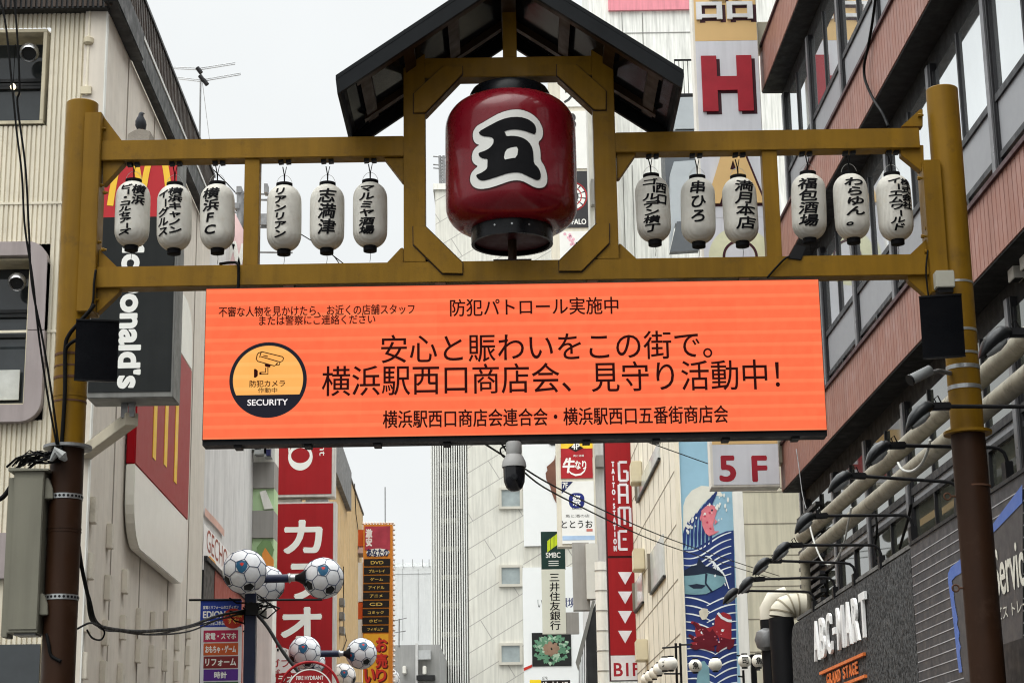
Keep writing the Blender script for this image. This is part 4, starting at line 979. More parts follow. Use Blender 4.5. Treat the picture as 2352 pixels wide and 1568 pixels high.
for st, px in (('お', (864, 1464, 888, 1494)), ('売', (864, 1500, 888, 1532)), ('り', (864, 1536, 886, 1564)), ('い', (838, 1534, 860, 1566))):
    b_ = OF.rect(*px); write(MB(), OF, st, (b_[0] + .02, b_[1] + .02, b_[2] - .02, b_[3] - .02), .009, bold=.06).build('letter_shadow', lred_d, os_); sign_text(OF, st, b_, .012, lred, os_, bold=.045)
bl = MB()
for k in range(11): bl.lathe(OF.p(a0 + (a1 - a0) * k / 10, btop + .03, -.05), [(.005, -.03), (.03, 0), (.005, .03)], 8)
for k in range(40): bl.lathe(OF.p(a1 + .03, btop - k * .095, -.05), [(.005, -.03), (.03, 0), (.005, .03)], 8)
bl.build('bulb_string', mat('bulb_clear', L(210, 200, 190), .2, var=.2), os_)
for y0_, y1_, mt_ in ((1215, 1252, lred), (1290, 1380, whitep), (1382, 1420, lred), (1421, 1475, whitep)): label_box(OF, (822, y0_, 834, y1_), -.25, -.05, 'side_tube', mt_ if mt_ is whitep else mat('bracket_orange', L(200, 84, 30), .5), os_)

# ================================================================ FAR CENTRE
FW = FR(100.0)
fb = thing('distant_white_block', 'distant plain white building with a railed roof left of the striped tower', 'building', FW.p(*FW.px(945, 1600)))
farw = mat('far_white', L(222, 224, 224), .7, var=.04, streak=.03)
a0, a1, b0, b1 = FW.rect(880, 1300, 1010, 1560); MB().box(FW, a0, a1, 0, b1, -12, 0).build('wall', farw, fb)
MB().box(FW, a0, a1, b1 + .01, FW.px(940, 1286)[1], -3, -1).build('parapet', mat('far_grey', L(196, 198, 198), .7, var=.1), fb)
for x in (905, 925, 947, 970, 985): label_box(FW, (x, 1284, x + 1.3, 1300), .0, .1, 'rail_post', mat('rail_grey', L(150, 150, 148), .6), fb)
for x, y0_, y1_ in ((924, 1305, 1470), (960, 1305, 1470)): label_box(FW, (x, y0_, x + 1.2, y1_), .001, .02, 'wall_seam', mat('seam_grey', L(190, 192, 192), .7), fb)
label_box(FW, (885, 1316, 1000, 1317.2), .001, .02, 'wall_seam', mat('seam_grey', L(196, 198, 198), .7), fb)
GFr = FR(80.0)
gb = thing('grey_roof_block', 'low grey rooftop block with two white units at the foot of the striped tower', 'building', GFr.p(*GFr.px(945, 1600)))
a0, a1, b0, b1 = GFr.rect(893, 1480, 1010, 1560); MB().box(GFr, a0, a1, 0, b1, -10, 0).build('wall', mat('mid_grey', L(150, 150, 148), .7, var=.06, streak=.1), gb)
for px in ((926, 1530, 934, 1548), (972, 1530, 980, 1550)): label_box(GFr, px, .001, .5, 'roof_unit', whitep, gb, bevel=.03)
label_box(GFr, (955, 1478, 961, 1570), .001, .3, 'pipe', mat('pipe_pale', L(196, 196, 194), .5), gb); label_box(GFr, (962, 1494, 990, 1515), .001, .4, 'duct_box', mat('duct_grey', L(176, 178, 178), .5), gb)
label_box(GFr, (958, 1552, 1000, 1562), .001, .6, 'dark_ledge', darkm, gb)
a2 = thing('rooftop_antenna', 'thin rooftop antenna in front of the distant white building', 'antenna', GFr.p(*GFr.px(917, 1480)))
for ps, r in (([(916.5, 1484), (917, 1420)], .03), ([(900, 1426), (934, 1418)], .02), ([(905, 1452), (932, 1448)], .02)): MB().tube([GFr.p(*GFr.px(*p)) for p in ps], r, 6).build('rod' if r < .03 else 'mast', MT['dsteel'], a2)
lr_ = tag(MB().tube([GFr.p(*GFr.px(885.5, 1210)) - Vector((0, 0, 3)), GFr.p(*GFr.px(884.5, 1118))], .025, 6).build('lightning_rod', MT['dsteel']), 'thin lightning rod in the sky above the orange blade sign', 'rod')

# stone tower with louvred stair strip
TY = 88.0; TF = FR(TY)
stm = mat('stone_cladding', L(208, 206, 196), .75, var=.06, scale=.4, streak=.14, dirt=(.5, .47, .4, 1), dirtamt=.3)
def brick_lines(m_, ang, bw, bh, mort, dark_):
    t = m_.node_tree; b = t.nodes['Principled BSDF']; src = b.inputs['Base Color'].links[0].from_socket
    geo = t.nodes.new('ShaderNodeNewGeometry'); sp = t.nodes.new('ShaderNodeSeparateXYZ'); cb = t.nodes.new('ShaderNodeCombineXYZ'); mp = t.nodes.new('ShaderNodeMapping')
    t.links.new(geo.outputs['Position'], sp.inputs[0]); t.links.new(sp.outputs[0], cb.inputs[0]); t.links.new(sp.outputs[2], cb.inputs[1]); t.links.new(cb.outputs[0], mp.inputs['Vector'])
    mp.inputs['Rotation'].default_value = (0, 0, ang)
    br_ = t.nodes.new('ShaderNodeTexBrick'); t.links.new(mp.outputs[0], br_.inputs['Vector']); br_.inputs['Scale'].default_value = 1; br_.inputs['Brick Width'].default_value = bw; br_.inputs['Row Height'].default_value = bh; br_.inputs['Mortar Size'].default_value = mort; br_.offset = .5
    mx = t.nodes.new('ShaderNodeMix'); mx.data_type = 'RGBA'; t.links.new(br_.outputs['Fac'], mx.inputs[0]); t.links.new(src, mx.inputs[6]); mx.inputs[7].default_value = dark_; t.links.new(mx.outputs[2], b.inputs['Base Color'])
brick_lines(stm, R_(-31), 4.2, 1.02, .02, (.36, .35, .32, 1))
tw = thing('stone_tower', 'tall pale tower clad in slanting stone slabs behind the dome camera', 'building', TF.p(*TF.px(1180, 1600)))
tx0, tx1 = TF.px(1000, 500)[0], TF.px(1290, 1300)[0]; tzt = TF.px(1040, 436)[1]
MB().box(TF, TF.px(1076, 1300)[0], tx1, 0, TF.px(1300, 1265)[1] * 0 + tzt, -9, 0).box(TF, tx0, TF.px(1076, 1300)[0] - .001, TF.px(1040, 880)[1], tzt, -9, 0).build('wall', stm, tw)
MB().box(TF, tx0 - .1, tx1 + .1, tzt + .001, tzt + .3, -9, .1).build('parapet', whitep, tw)
lx0, lx1 = TF.px(990, 1300)[0], TF.px(1076, 1300)[0]
MB().box(TF, lx0 + .02, lx1 - .02, 0, TF.px(1040, 885)[1], -1.5, -1.2).build('stairwell', mat('stair_dark', L(44, 45, 48), .7, var=.5, scale=1.2, spec=.1), tw)
MB().box(TF, lx0 + .03, lx0 + .38, 0, TF.px(1040, 885)[1], -1.19, -.9).box(TF, lx1 - .30, lx1 - .03, 0, TF.px(1040, 885)[1], -1.19, -.9).build('stair_side', mat('stair_side_grey', L(150, 150, 146), .7, var=.1), tw)
flm = mat('stair_pale', L(176, 174, 160), .7, var=.3)
for k in range(16): z_ = 1.0 + k * 1.32; MB().box(TF, lx0 + .42, lx1 - .42, z_, z_ + .22, -1.19, -.7).build('stair_flight', flm, tw)
lv = MB(); x = lx0
while x < lx1 - .02: lv.box(TF, x, x + .052, 0, TF.px(1040, 885)[1], -.25, -.05); x += .108
lv.build('louvre', mat('louvre_white', L(220, 220, 214), .5, var=.06), tw)
for y in (1125, 1303, 1482):
    a0, a1, b0, b1 = TF.rect(1152, y, 1194, y + 38); f_ = MB().box(TF, a0, a1, b0, b1, .001, .05).build('window', mat('pane_blue', L(150, 160, 160), .08, rvar=.03, spec=.6), tw)
    fw = .12; mb = MB(); mb.box(TF, a0 - fw, a0, b0 - fw, b1 + fw, .0, .12).box(TF, a1, a1 + fw, b0 - fw, b1 + fw, .0, .12).box(TF, a0 + .001, a1 - .001, b1, b1 + fw, .0, .12).box(TF, a0 + .001, a1 - .001, b0 - fw, b0, .0, .12).build('frame', mat('stone_frame', L(196, 192, 180), .7, var=.1), f_)
fm = thing('lattice_mast', 'dark lattice mast on the tower roof left of the red lantern', 'mast', TF.p(*TF.px(1018, 437), -1))
for x in (1010, 1019): MB().tube([TF.p(*TF.px(x, 436), -1), TF.p(*TF.px(x - 2, 342), -1)], .07, 6).build('leg', MT['dsteel'], fm)
lt = MB()
for k in range(14): y = 436 - k * 6.7; lt.tube([TF.p(*TF.px(1010 - k * .15, y), -1), TF.p(*TF.px(1019 - k * .15, y - 6.5), -1)], .045, 5); lt.tube([TF.p(*TF.px(1019 - k * .15, y), -1), TF.p(*TF.px(1010 - k * .15, y - 6.5), -1)], .045, 5)
lt.build('bracing', MT['dsteel'], fm)
for y in (343, 362, 370, 414, 424): MB().tube([TF.p(*TF.px(993, y), -1), TF.p(*TF.px(1022, y + 3), -1)], .04, 5).build('side_arm', MT['dsteel'], fm)

# white billboards on the building right of the tower
HY = 78.0; HF = FR(HY)
hb = thing('white_billboard_building', 'white building with large billboards between the stone tower and the bank sign', 'building', HF.p(*HF.px(1260, 1600)))
hw = mat('billboard_white', L(232, 234, 234), .6, var=.02)
label_box(HF, (1202, 960, 1400, 1252), -3, 0, 'billboard', hw, hb); label_box(HF, (1202, 1253.5, 1400, 1300), -3, -.1, 'wall', stm, hb); label_box(HF, (1203, 1301, 1400, 1640), -3, 0, 'billboard', hw, hb)
q3c = zz(1900, 1640, .28063)
MB().prism(HF, HF.pts([q3c(*p) for p in ((660, 200), (635, 300), (590, 345), (535, 390), (545, 440), (520, 475), (530, 560), (580, 650), (600, 730), (625, 800), (660, 870), (900, 870), (900, 200))]), .001, .03).build('printed_hand', mat('print_brown', L(112, 76, 62), .6, var=.5, scale=1.2), hb)
MB().prism(HF, HF.pts([q3c(*p) for p in ((545, 20), (560, 80), (600, 105), (680, 100), (680, 20))]), .001, .03).build('printed_spot', darkm, hb)
q4c = zz(1900, 2100, .29329)
label_box(HF, (1222, 1452, 1312, 1529), .001, .03, 'black_poster', mat('poster_black', L(34, 36, 36), .5), hb)
su = [[], [], []]; rnd = random.Random(5)
mbl = [MB(), MB(), MB()]
ca, cb = HF.px(1266, 1489)
for k in range(150):
    rr_ = .66 - .62 * k / 150 + rnd.uniform(-.03, .03); an2 = rnd.uniform(0, 6.28); px_, pz_ = ca + rr_ * 1.0 * math.cos(an2), cb + rr_ * .78 * math.sin(an2); ln = .16; wd = .065
    d_ = Vector((math.cos(an2), .8 * math.sin(an2))).normalized(); n_ = Vector((-d_.y, d_.x)); p_ = Vector((px_, pz_))
    j = 2 if rr_ < .22 else rnd.choice((0, 0, 1))
    mbl[j].poly(HF, [tuple(p_ - n_ * wd), tuple(p_ + d_ * ln * .3 - n_ * wd * 1.3), tuple(p_ + d_ * ln), tuple(p_ + d_ * ln * .3 + n_ * wd * 1.3), tuple(p_ + n_ * wd)], .031 + k * .0004)
for j, c_ in enumerate((L(96, 140, 112), L(164, 190, 166), L(150, 122, 102))): mbl[j].build('printed_leaf', mat('print_leaf', c_, .6), hb)
MB().prism(HF, HF.pts([(1203, 1540), (1222, 1531), (1222, 1525), (1203, 1533)]), .001, .02).build('red_stroke', lred, hb)
sign_text(HF, 'G7R', HF.rect(1245, 1553, 1258, 1560), .002, darkm, hb)
sign_text(HF, 'い', HF.rect(1235, 1376, 1246, 1394), .002, darkm, hb); sign_text(HF, '環境', HF.rect(1286, 1372, 1322, 1394), .002, mat('letters_ink', L(70, 74, 110), .6), hb, bold=.02)
yb_ = FR(60.0)
cs_ = thing('yellow_black_sign', 'yellow and black shop sign cut off at the lower picture edge', 'sign', yb_.p(*yb_.px(1290, 1600)))
label_box(yb_, (1217, 1560, 1243, 1600), -.2, 0, 'yellow_panel', mat('sign_lemon', L(236, 206, 40), .5), cs_); label_box(yb_, (1243.5, 1561, 1310, 1600), -.2, 0, 'black_panel', blackp, cs_)
sign_text(yb_, 'ビックカメラ', yb_.rect(1248, 1564, 1304, 1585), .003, MT['sign_white'], cs_, bold=.03)

# bank sign
KY = 66.0; KF2 = FR(KY)
ks = thing('bank_blade_sign', 'dark green and pale bank blade sign with vertical black characters', 'sign', KF2.p(*KF2.px(1272, 1454)))
label_box(KF2, (1243, 1220, 1298, 1306), -.3, 0, 'green_panel', mat('bank_green', L(26, 52, 46), .5), ks)
a0, a1, b0, b1 = KF2.rect(1245, 1306.5, 1299, 1454); MB().box(KF2, a0, a1, b0, b1, -.3, 0).build('pale_panel', mat('bank_pale', L(206, 206, 192), .55, var=.04), ks)
sign_text(KF2, '三井住友銀行', KF2.rect(1262, 1314, 1287, 1446), .003, MT['ink'], ks, vertical=True, bold=.015)
sign_text(KF2, 'SMBC', KF2.rect(1254, 1268, 1287, 1280), .003, MT['sign_white'], ks, bold=.02)
lm = mat('lime', L(188, 206, 40), .5)
for k in range(3): MB().prism(KF2, KF2.pts([(1257 + k * 8, 1242 - k * 6), (1264 + k * 8, 1236 - k * 6), (1264 + k * 8, 1262 - k * 6), (1257 + k * 8, 1268 - k * 6)]), .001, .006).build('emblem_bar', lm, ks)
for y in (1287, 1292, 1297): label_box(KF2, (1260, y, 1283, y + 1.6), .001, .004, 'small_print', MT['sign_white'], ks)
label_box(KF2, (1300, 1405, 1330, 1454), -.3, -.02, 'bracket', greyp, ks)
# ================================================================ CENTRE RIGHT
# stack of panel signs (visible through the gate and again under the screen)
NY = 58.0; NF = FR(NY)
q3c = zz(1900, 1640, .28063)
nb = thing('white_side_building', 'narrow white building with a ringed pillar and black stair rail beside the red game sign', 'building', NF.p(*NF.px(1385, 1600)))
stk = thing('panel_sign_stack', 'tall stack of panel signs with red and white panels left of the red game sign', 'sign', NF.p(*NF.px(1325, 1255)))
sfr = mat('stack_frame', L(206, 200, 184), .5, var=.08, streak=.1)
MB().box(NF, NF.px(1281, 1250)[0], NF.px(1371, 1250)[0], NF.px(1325, 1254)[1], NF.px(1325, 130)[1], -.5, 0).build('frame', sfr, stk)
wpan = mat('stack_white', L(222, 222, 218), .5, var=.04)
def npan(px, mt_, nm): return label_box(NF, px, .001, .03, nm, mt_, stk)
def ncor(y): return -.0 + (1125 - y) * 0   # kept vertical
p1_ = npan((1288, 1050, 1361, 1098), mat('beef_red', L(160, 34, 40), .5), 'red_panel'); py_ = npan((1288, 1012, 1361, 1029.8), mat('stack_yellow', L(238, 196, 56), .5), 'yellow_panel'); npan((1288, 1029.9, 1361, 1049.9), mat('beef_red', L(160, 34, 40), .5), 'red_panel')
MB().prism(NF, NF.pts([q3c(820, 140), q3c(922, 80), q3c(1025, 140), q3c(922, 192)]), .031, .036).build('diamond', blackp, stk)
sign_text(NF, '4P', NF.rect(1313, 1018.5, 1331, 1032), .037, MT['sign_white'], stk, bold=.03)
sign_text(NF, '牛', NF.rect(1293, 1052, 1319, 1085), .032, MT['sign_white'], stk, bold=.04, shear=.2); sign_text(NF, 'なり', NF.rect(1321, 1058, 1346, 1077), .032, MT['sign_white'], stk, bold=.03)
MB().ribbon(NF, NF.pts([(1305, 1080), (1312, 1087), (1322, 1091), (1334, 1089), (1342, 1082), (1346, 1072)]), [.02, .05, .06, .06, .04, .02], .034).build('swash', MT['sign_white'], stk)
sign_text(NF, '肉と酒場', NF.rect(1317, 1044, 1341, 1049), .037, MT['sign_white'], stk)
pw = npan((1290, 1105, 1365, 1248), wpan, 'white_panel')
MB().prism(NF, NF.pts([(1290, 1106), (1316, 1106), (1290, 1134)]), .031, .036).build('corner_flag', mat('flag_navy', L(32, 38, 84), .5), stk)
sign_text(NF, '7F', NF.rect(1292, 1108, 1304, 1121), .037, MT['sign_white'], stk, bold=.02)
ca, cb = NF.px(1324.5, 1149.5); MB().poly(NF, [(ca + .24 * (abs(math.cos(q)) ** .7) * math.copysign(1, math.cos(q)), cb + .24 * (abs(math.sin(q)) ** .7) * math.copysign(1, math.sin(q))) for q in [2 * math.pi * k / 40 for k in range(40)]], .032).build('blue_disc', mat('disc_blue', L(30, 40, 110), .5), stk)
sign_text(NF, '祭', NF.rect(1315, 1137, 1334, 1161), .034, MT['sign_white'], stk, bold=.02)
sign_text(NF, 'SINCE', NF.rect(1314, 1166, 1337, 1170), .032, MT['ink'], stk, bold=.02); sign_text(NF, '魚と酒の店', NF.rect(1299, 1181, 1354, 1188), .032, MT['ink'], stk); sign_text(NF, 'ととうお', NF.rect(1290, 1195, 1361, 1212), .032, MT['ink'], stk, bold=.015)
label_box(NF, (1347, 1214, 1361, 1220), .032, .034, 'seal', mat('seal_red', L(190, 110, 100), .5), stk); label_box(NF, (1292, 1230, 1366, 1240), .032, .034, 'blue_stripe', mat('stripe_blue', L(160, 184, 212), .5), stk)
npan((1262 + 24, 256, 1347, 388), wpan, 'white_panel'); npan((1286, 140, 1347, 246), wpan, 'white_panel'); bpan = npan((1286, 394, 1350, 523), mat('game_black', L(52, 52, 54), .5), 'dark_panel'); npan((1286, 532, 1352, 640), wpan, 'white_panel')
sign_text(NF, '8', NF.rect(1304, 262, 1322, 296), .032, mat('letters_dark', L(60, 60, 60), .6), stk, bold=.03)
MB().ribbon(NF, NF.pts([(1296, 236), (1306, 230), (1314, 220), (1316, 205)]), .08, .032).ribbon(NF, NF.pts([(1302, 200), (1302, 212), (1308, 208)]), .14, .034).build('ink_stroke', mat('stroke_dark', L(60, 62, 62), .6), stk)
ca, cb = NF.px(1313, 452); mbw = MB(); mbr_ = MB()
for k in range(12):
    q = 2 * math.pi * k / 12 + .1
    for r0, r1, w_ in ((.32, .44, .09), (.22, .30, .06)):
        d_ = Vector((math.cos(q), math.sin(q))); n_ = Vector((-d_.y, d_.x)); c_ = Vector((ca, cb))
        mbw.poly(NF, [tuple(c_ + d_ * r0 - n_ * w_ * .8), tuple(c_ + d_ * r1 - n_ * w_), tuple(c_ + d_ * r1 + n_ * w_), tuple(c_ + d_ * r0 + n_ * w_ * .8)], .034)
mbw.build('board_field', wpan, stk)
for r_w in (.31, .48): mbr_.ribbon(NF, [(ca + r_w * math.cos(q), cb + r_w * math.sin(q)) for q in [2 * math.pi * k / 40 for k in range(40)]], .035, .035, True)
mbr_.build('board_ring', mat('ring_red', L(170, 40, 44), .5), stk)
sign_text(NF, 'BUFFALO', NF.rect(1289, 504, 1346, 516), .032, MT['sign_white'], stk, bold=.03)
mbf = MB(); rnd = random.Random(2)
for k in range(9): x_, y_ = 1296 + rnd.random() * 22, 536 + rnd.random() * 26; a_, b_ = NF.px(x_, y_); mbf.lathe(NF.p(a_, b_, .031), [(.05, 0), (.05, .003)], 8, axis=(0, -1, 0))
mbf.build('blossom', mat('blossom_pink', L(220, 170, 184), .6), stk)
for ps in ([(1322, 556), (1330, 560), (1336, 574), (1332, 578), (1324, 570)], [(1314, 580), (1322, 584), (1326, 592), (1318, 596)]): MB().prism(NF, NF.pts(ps), .031, .034).build('leaf_print', mat('stroke_dark2', L(58, 62, 60), .6), stk)
# body of that building, its ringed pillar and stair
NB = FR(59.0)
label_box(NB, (1352, 60, 1420, 640), -6, 0, 'upper_wall', mat('side_grey', L(206, 204, 196), .65, var=.06, streak=.15), nb)
label_box(NB, (1352, 1000, 1400, 1640), -6, 0, 'lower_wall', greyw, nb)
label_box(NB, (1357, 418, 1367, 476), .001, .3, 'bracket', greyp, nb); label_box(NB, (1368, 1050, 1391, 1076), .001, .4, 'bracket', greyp, nb)
PLF = FR(50.0); pil = MB()
px0, px1 = PLF.px(1370, 1450)[0], PLF.px(1396, 1450)[0]
MB().lathe(PLF.p((px0 + px1) / 2, 0, 0), [((px1 - px0) / 2, 0), ((px1 - px0) / 2, PLF.px(1383, 1290)[1])], 24).build('pillar', whitep, nb, smooth=True)
for k in range(6): z_ = PLF.px(1383, 1310 + k * 46)[1]; pil.lathe(PLF.p((px0 + px1) / 2, z_, 0), [((px1 - px0) / 2 + .012, -.012), ((px1 - px0) / 2 + .012, .012)], 24)
pil.build('pillar_ring', greyp, nb)
EF = FR(54.0)
label_box(EF, (1316, 1245, 1354, 1400), -.4, 0, 'grey_board', greyp, nb); label_box(EF, (1346, 1250, 1374, 1376), -.2, .2, 'grey_board', mat('board_grey', L(190, 188, 180), .6, var=.08), nb)
MB().prism(EF, EF.pts([(1372, 1378), (1374, 1400), (1374, 1640), (1350, 1640), (1346, 1430)]), -.3, .21).build('stair_side', darkm, nb)
MB().prism(EF, EF.pts([(1322, 1520), (1360, 1380), (1366, 1382), (1328, 1540)]), .0, .25).build('handrail', mat('rail_grey2', L(110, 110, 106), .5), nb)
sb = MB()
for k in range(7): x = 1330 + k * 4.2; sb.tube([EF.p(*EF.px(x, 1508 - k * 15), .12), EF.p(*EF.px(x, 1640), .12)], .012, 5)
sb.build('baluster', MT['black'], nb)
MB().box(EF, *EF.rect(1328, 1376, 1352, 1396), -.2, -.02).build('warm_ceiling', mat('warm_wood', L(206, 170, 110), .6), nb)

# red vertical game sign
TYY = 47.0; TG = FR(TYY)
tg = thing('game_blade_sign', 'tall red blade sign with white block capitals and four down arrows', 'sign', TG.p(*TG.px(1430, 1562)))
q4s = zz(2100, 1640, .58737)
gx0, gx1 = TG.px(1394, 1300)[0], TG.px(1462, 1300)[0]
zg = lambda y: TG.px(1428, y)[1]
MB().box(TG, gx0, gx1, zg(1562), zg(960), -.3, 0).build('casing', mat('casing_dark', L(60, 20, 24), .5), tg)
up_ = MB().box(TG, gx0 + .03, gx1, zg(1276), zg(965), .001, .02).build('upper_panel', redp, tg); lo_ = MB().box(TG, gx0 + .03, gx1, zg(1504), zg(1281), .001, .02).build('lower_panel', redp, tg)
bf = MB().box(TG, gx0 + .03, gx1, zg(1561), zg(1504.5), .001, .02).build('floor_panel', mat('floor_grey', L(214, 212, 214), .5), tg)
sw = mat('block_white', L(224, 220, 226), .5)
# block capitals built from bars
def bars(mb, fr, segs, x, y, w, h_, th, c):
    for (x0, y0, x1, y1) in segs: mb.box(fr, x + min(x0, x1) * w - (th / 2 if x0 == x1 else 0), x + max(x0, x1) * w + (th / 2 if x0 == x1 else 0), y + min(y0, y1) * h_ - (th / 2 if y0 == y1 else 0), y + max(y0, y1) * h_ + (th / 2 if y0 == y1 else 0), c, c + .004)
GL = {'G': [(0, 0, 0, 1), (0, 1, 1, 1), (0, 0, 1, 0), (1, 0, 1, .5), (.5, .5, 1, .5)], 'A': [(0, 0, 0, 1), (0, 1, 1, 1), (1, 0, 1, 1), (0, .45, 1, .45)], 'M': [(0, 0, 0, 1), (0, 1, 1.5, 1), (.75, .1, .75, 1), (1.5, 0, 1.5, 1)], 'E': [(0, 0, 0, 1), (0, 1, 1, 1), (0, 0, 1, 0), (.45, .5, .9, .62)]}
mb = MB()
for i, (ch, y0, y1) in enumerate((('G', 1060, 1135), ('A', 1148, 1222 - 3), ('M', 1228, 1300 - 4), ('E', 0, 0))): pass
for ch, zy0, zy1 in (('G', 152, 282), ('A', 295, 428), ('M', 442, 575), ('E', 592, 720)):
    x_, y0 = q4s(375, zy0); _, y1 = q4s(375, zy1); x2, _ = q4s(418, zy0)
    a0 = TG.px(x_, y0)[0] + .0; w_ = .205; b1, b0 = zg(y0) - .025, zg(y1) + .025
    for k, s_ in enumerate(GL[ch]): bars(mb, TG, [s_], a0, b0, w_ if ch != 'M' else .185, b1 - b0, .062, .021 + k * .0006)
mb.build('lettering', sw, tg)
a0, a1 = TG.px(q4s(332, 0)[0], 1150)[0], TG.px(q4s(356, 0)[0], 1150)[0]
sign_text(TG, 'TAITO·STATION', (a0, a1, zg(q4s(0, 728)[1]), zg(q4s(0, 146)[1])), .021, sw, tg, vertical=True, bold=.06)
for y in (858, 982, 1106, 1232):
    (xa, ya), (xb, yb2), (xc2, yc2) = q4s(370, y), q4s(460, y), q4s(416, y + 80); MB().prism(TG, TG.pts([(xa, ya), (xb, yb2), (xc2, yc2)]), .0205, .024).build('down_arrow', sw, tg)
sign_text(TG, 'B1F', TG.rect(*q4s(345, 1438), *q4s(508, 1520)), .0205, mat('floor_red', L(150, 30, 44), .5), tg, bold=.03)

# cream building with mural: side wall to the street and end wall facing the camera
MX = 4.0; MLW = RW(MX); MY = MLW.p(0, 0); Mt = 36.6
cr2 = mat('cream_tile', L(222, 216, 200), .65, var=.05, streak=.12); cr3 = mat('cream_panel', L(200, 194, 172), .65, var=.06, streak=.2)
mbld = thing('mural_building', 'cream panelled building carrying the blue sea mural, behind the floor sign', 'building', FR(Mt).p(*FR(Mt).px(1690, 1600)))
MEF = FR(Mt); xe0 = MEF.px(1565, 1300)[0]
MB().box(S0, MX, MX + 12, Mt + .02, 46.4, 0, 12.2).build('wall', cr2, mbld)
mj = MB(); jm = mat('joint_dark', L(128, 122, 108), .7)
for k in range(9): z_ = 2.0 + k * 1.05; mj.box(MLW, -46.4, -Mt - .03, z_, z_ + .02, .001, .006)
for k in range(9): t_ = Mt + .9 + k * 1.12; mj.box(MLW, -t_ - .02, -t_, 2, 12.1, .001, .005)
mj.build('wall_joint', jm, mbld)
for zy, x0, x1 in ((148, 455, 525), (705, 470, 542), (1285, 488, 565)):
    (xa, ya), (xb, yb2) = q4s(x0, zy), q4s(x1, zy + 135); MB().box(FR(43.5), *FR(43.5).rect(xa, ya, xb, yb2), -.6, 0).build('bracket_box', mat('box_cream', L(206, 196, 168), .6, var=.08), mbld, bevel=.02)
for (pa_, pb_) in (((590, 640), (665, 960)), ((500, 130), (640, 290)), ((490, 860), (530, 1100))):
    ta, z0 = MLW.px(*q4s(pa_[0], pb_[1] + 0)); tb_, z1 = MLW.px(*q4s(pb_[0], pa_[1])); zlo, zhi = MLW.px(*q4s((pa_[0] + pb_[0]) / 2, pb_[1] - 20))[1], MLW.px(*q4s((pa_[0] + pb_[0]) / 2, pa_[1] + 30))[1]
    w_ = MB().box(MLW, ta, tb_, zlo, zhi, .001, .03).build('window', mat('pale_glass', L(200, 204, 200), .1, rvar=.03), mbld)
    MB().box(MLW, ta - .08, tb_ + .08, zlo - .05, zlo - .001, .001, .06).build('sill', darkm, w_); MB().box(MLW, ta - .06, ta - .001, zlo, zhi, .001, .09).build('jamb', mat('jamb_grey', L(120, 112, 100), .6), w_)
MB().box(MEF, xe0 + .02, xe0 + 2.3, 0, 12.2, -.3, 0.0).build('end_wall', cr2, mbld)
ej = MB(); a0, a1 = MEF.px(1712, 1300)[0], MEF.px(1850, 1300)[0]
MB().box(MEF, a0, a1 + 1.2, 0, 12.1, .001, .10).build('end_panel', cr3, mbld)
for y in (1132, 1205, 1277, 1348, 1423, 1498): z_ = MEF.px(1760, y)[1]; ej.box(MEF, a0, a1 + 1.2, z_, z_ + .018, .1005, .104)
ej.build('wall_joint', jm, mbld)
# mural
mur = thing('mural_banner', 'tall painted sea mural with waves, fish and a red octopus on the cream wall', 'mural', MEF.p(*MEF.px(1630, 1640), .1))
def mp_(ps, c, nm, mt_, mb=None):
    return MB().poly(MEF, clampA(MEF.pts([q4s(*p) for p in ps])), c).build(nm, mt_, mur)
ma0, ma1 = MEF.px(1569, 1300)[0], MEF.px(1688, 1300)[0]
def clampA(ps): return [(min(max(a, ma0 + .004), ma1 - .004), b) for a, b in ps]
MB().box(MEF, xe0 + .03, ma0 - .001, 0, 12, .001, .10).box(MEF, ma1 + .001, a0 - .003, 0, 12, .001, .10).build('frame', whitep, mur)
MB().box(MEF, ma0, ma1, 0, 11.9, .001, .06).build('panel', mat('mural_sky', L(150, 188, 206), .5, var=.15, scale=.9), mur)
mblue = mat('mural_blue', L(42, 60, 116), .5, var=.35, scale=1.4); mwhite = mat('mural_white', L(224, 228, 228), .5); mdark = mat('mural_dark', L(34, 44, 62), .5, var=.3, scale=2); mpink = mat('mural_pink', L(212, 122, 130), .5, var=.3, scale=3); mteal = mat('mural_teal', L(120, 158, 166), .5, var=.25, scale=2); mred = mat('mural_red', L(150, 40, 48), .5, var=.3, scale=2); mdred = mat('mural_deep_red', L(96, 22, 34), .5)
c = .062
mp_([(785, 590), (785, 440), (800, 390), (840, 340), (900, 310), (960, 315), (1010, 335), (1040, 370), (1030, 380), (980, 370), (940, 400), (900, 440), (870, 500), (830, 560), (800, 620)], c, 'foam', mat('mural_foam', L(222, 220, 206), .5, var=.1, scale=3))
for k in range(8):
    x = 786 + k * 24; top_ = 560 - k * 28
    mp_([(x, 720), (x - 3, 620), (x + 8, top_ + 20), (x + 30 + k * 2, top_ - 25), (x + 34 + k * 2, top_ - 8), (x + 18, top_ + 60), (x + 14, 690)], c + .003 + k * .0005, 'wave_stripe', mblue)
mp_([(900, 470), (925, 445), (955, 430), (985, 440), (1000, 470), (985, 520), (975, 560), (985, 600), (1015, 600), (985, 618), (950, 632), (925, 610), (905, 560)], c + .009, 'pink_fish', mpink)
for px_, py_ in ((915, 500), (930, 540), (950, 580), (945, 480)): mp_([(px_, py_), (px_ + 12, py_ - 4), (px_ + 16, py_ + 8), (px_ + 5, py_ + 12)], c + .0105, 'fish_scale', mat('mural_rose', L(190, 60, 84), .5))
mp_([(962, 462), (974, 460), (974, 472), (964, 474)], c + .011, 'fish_eye', mdark)
mp_([(785, 720), (850, 715), (930, 670), (1000, 625), (1060, 600), (1130, 594), (1150, 2400), (760, 2400)], c + .004, 'sea', mblue)
wl = MB(); kk = 0
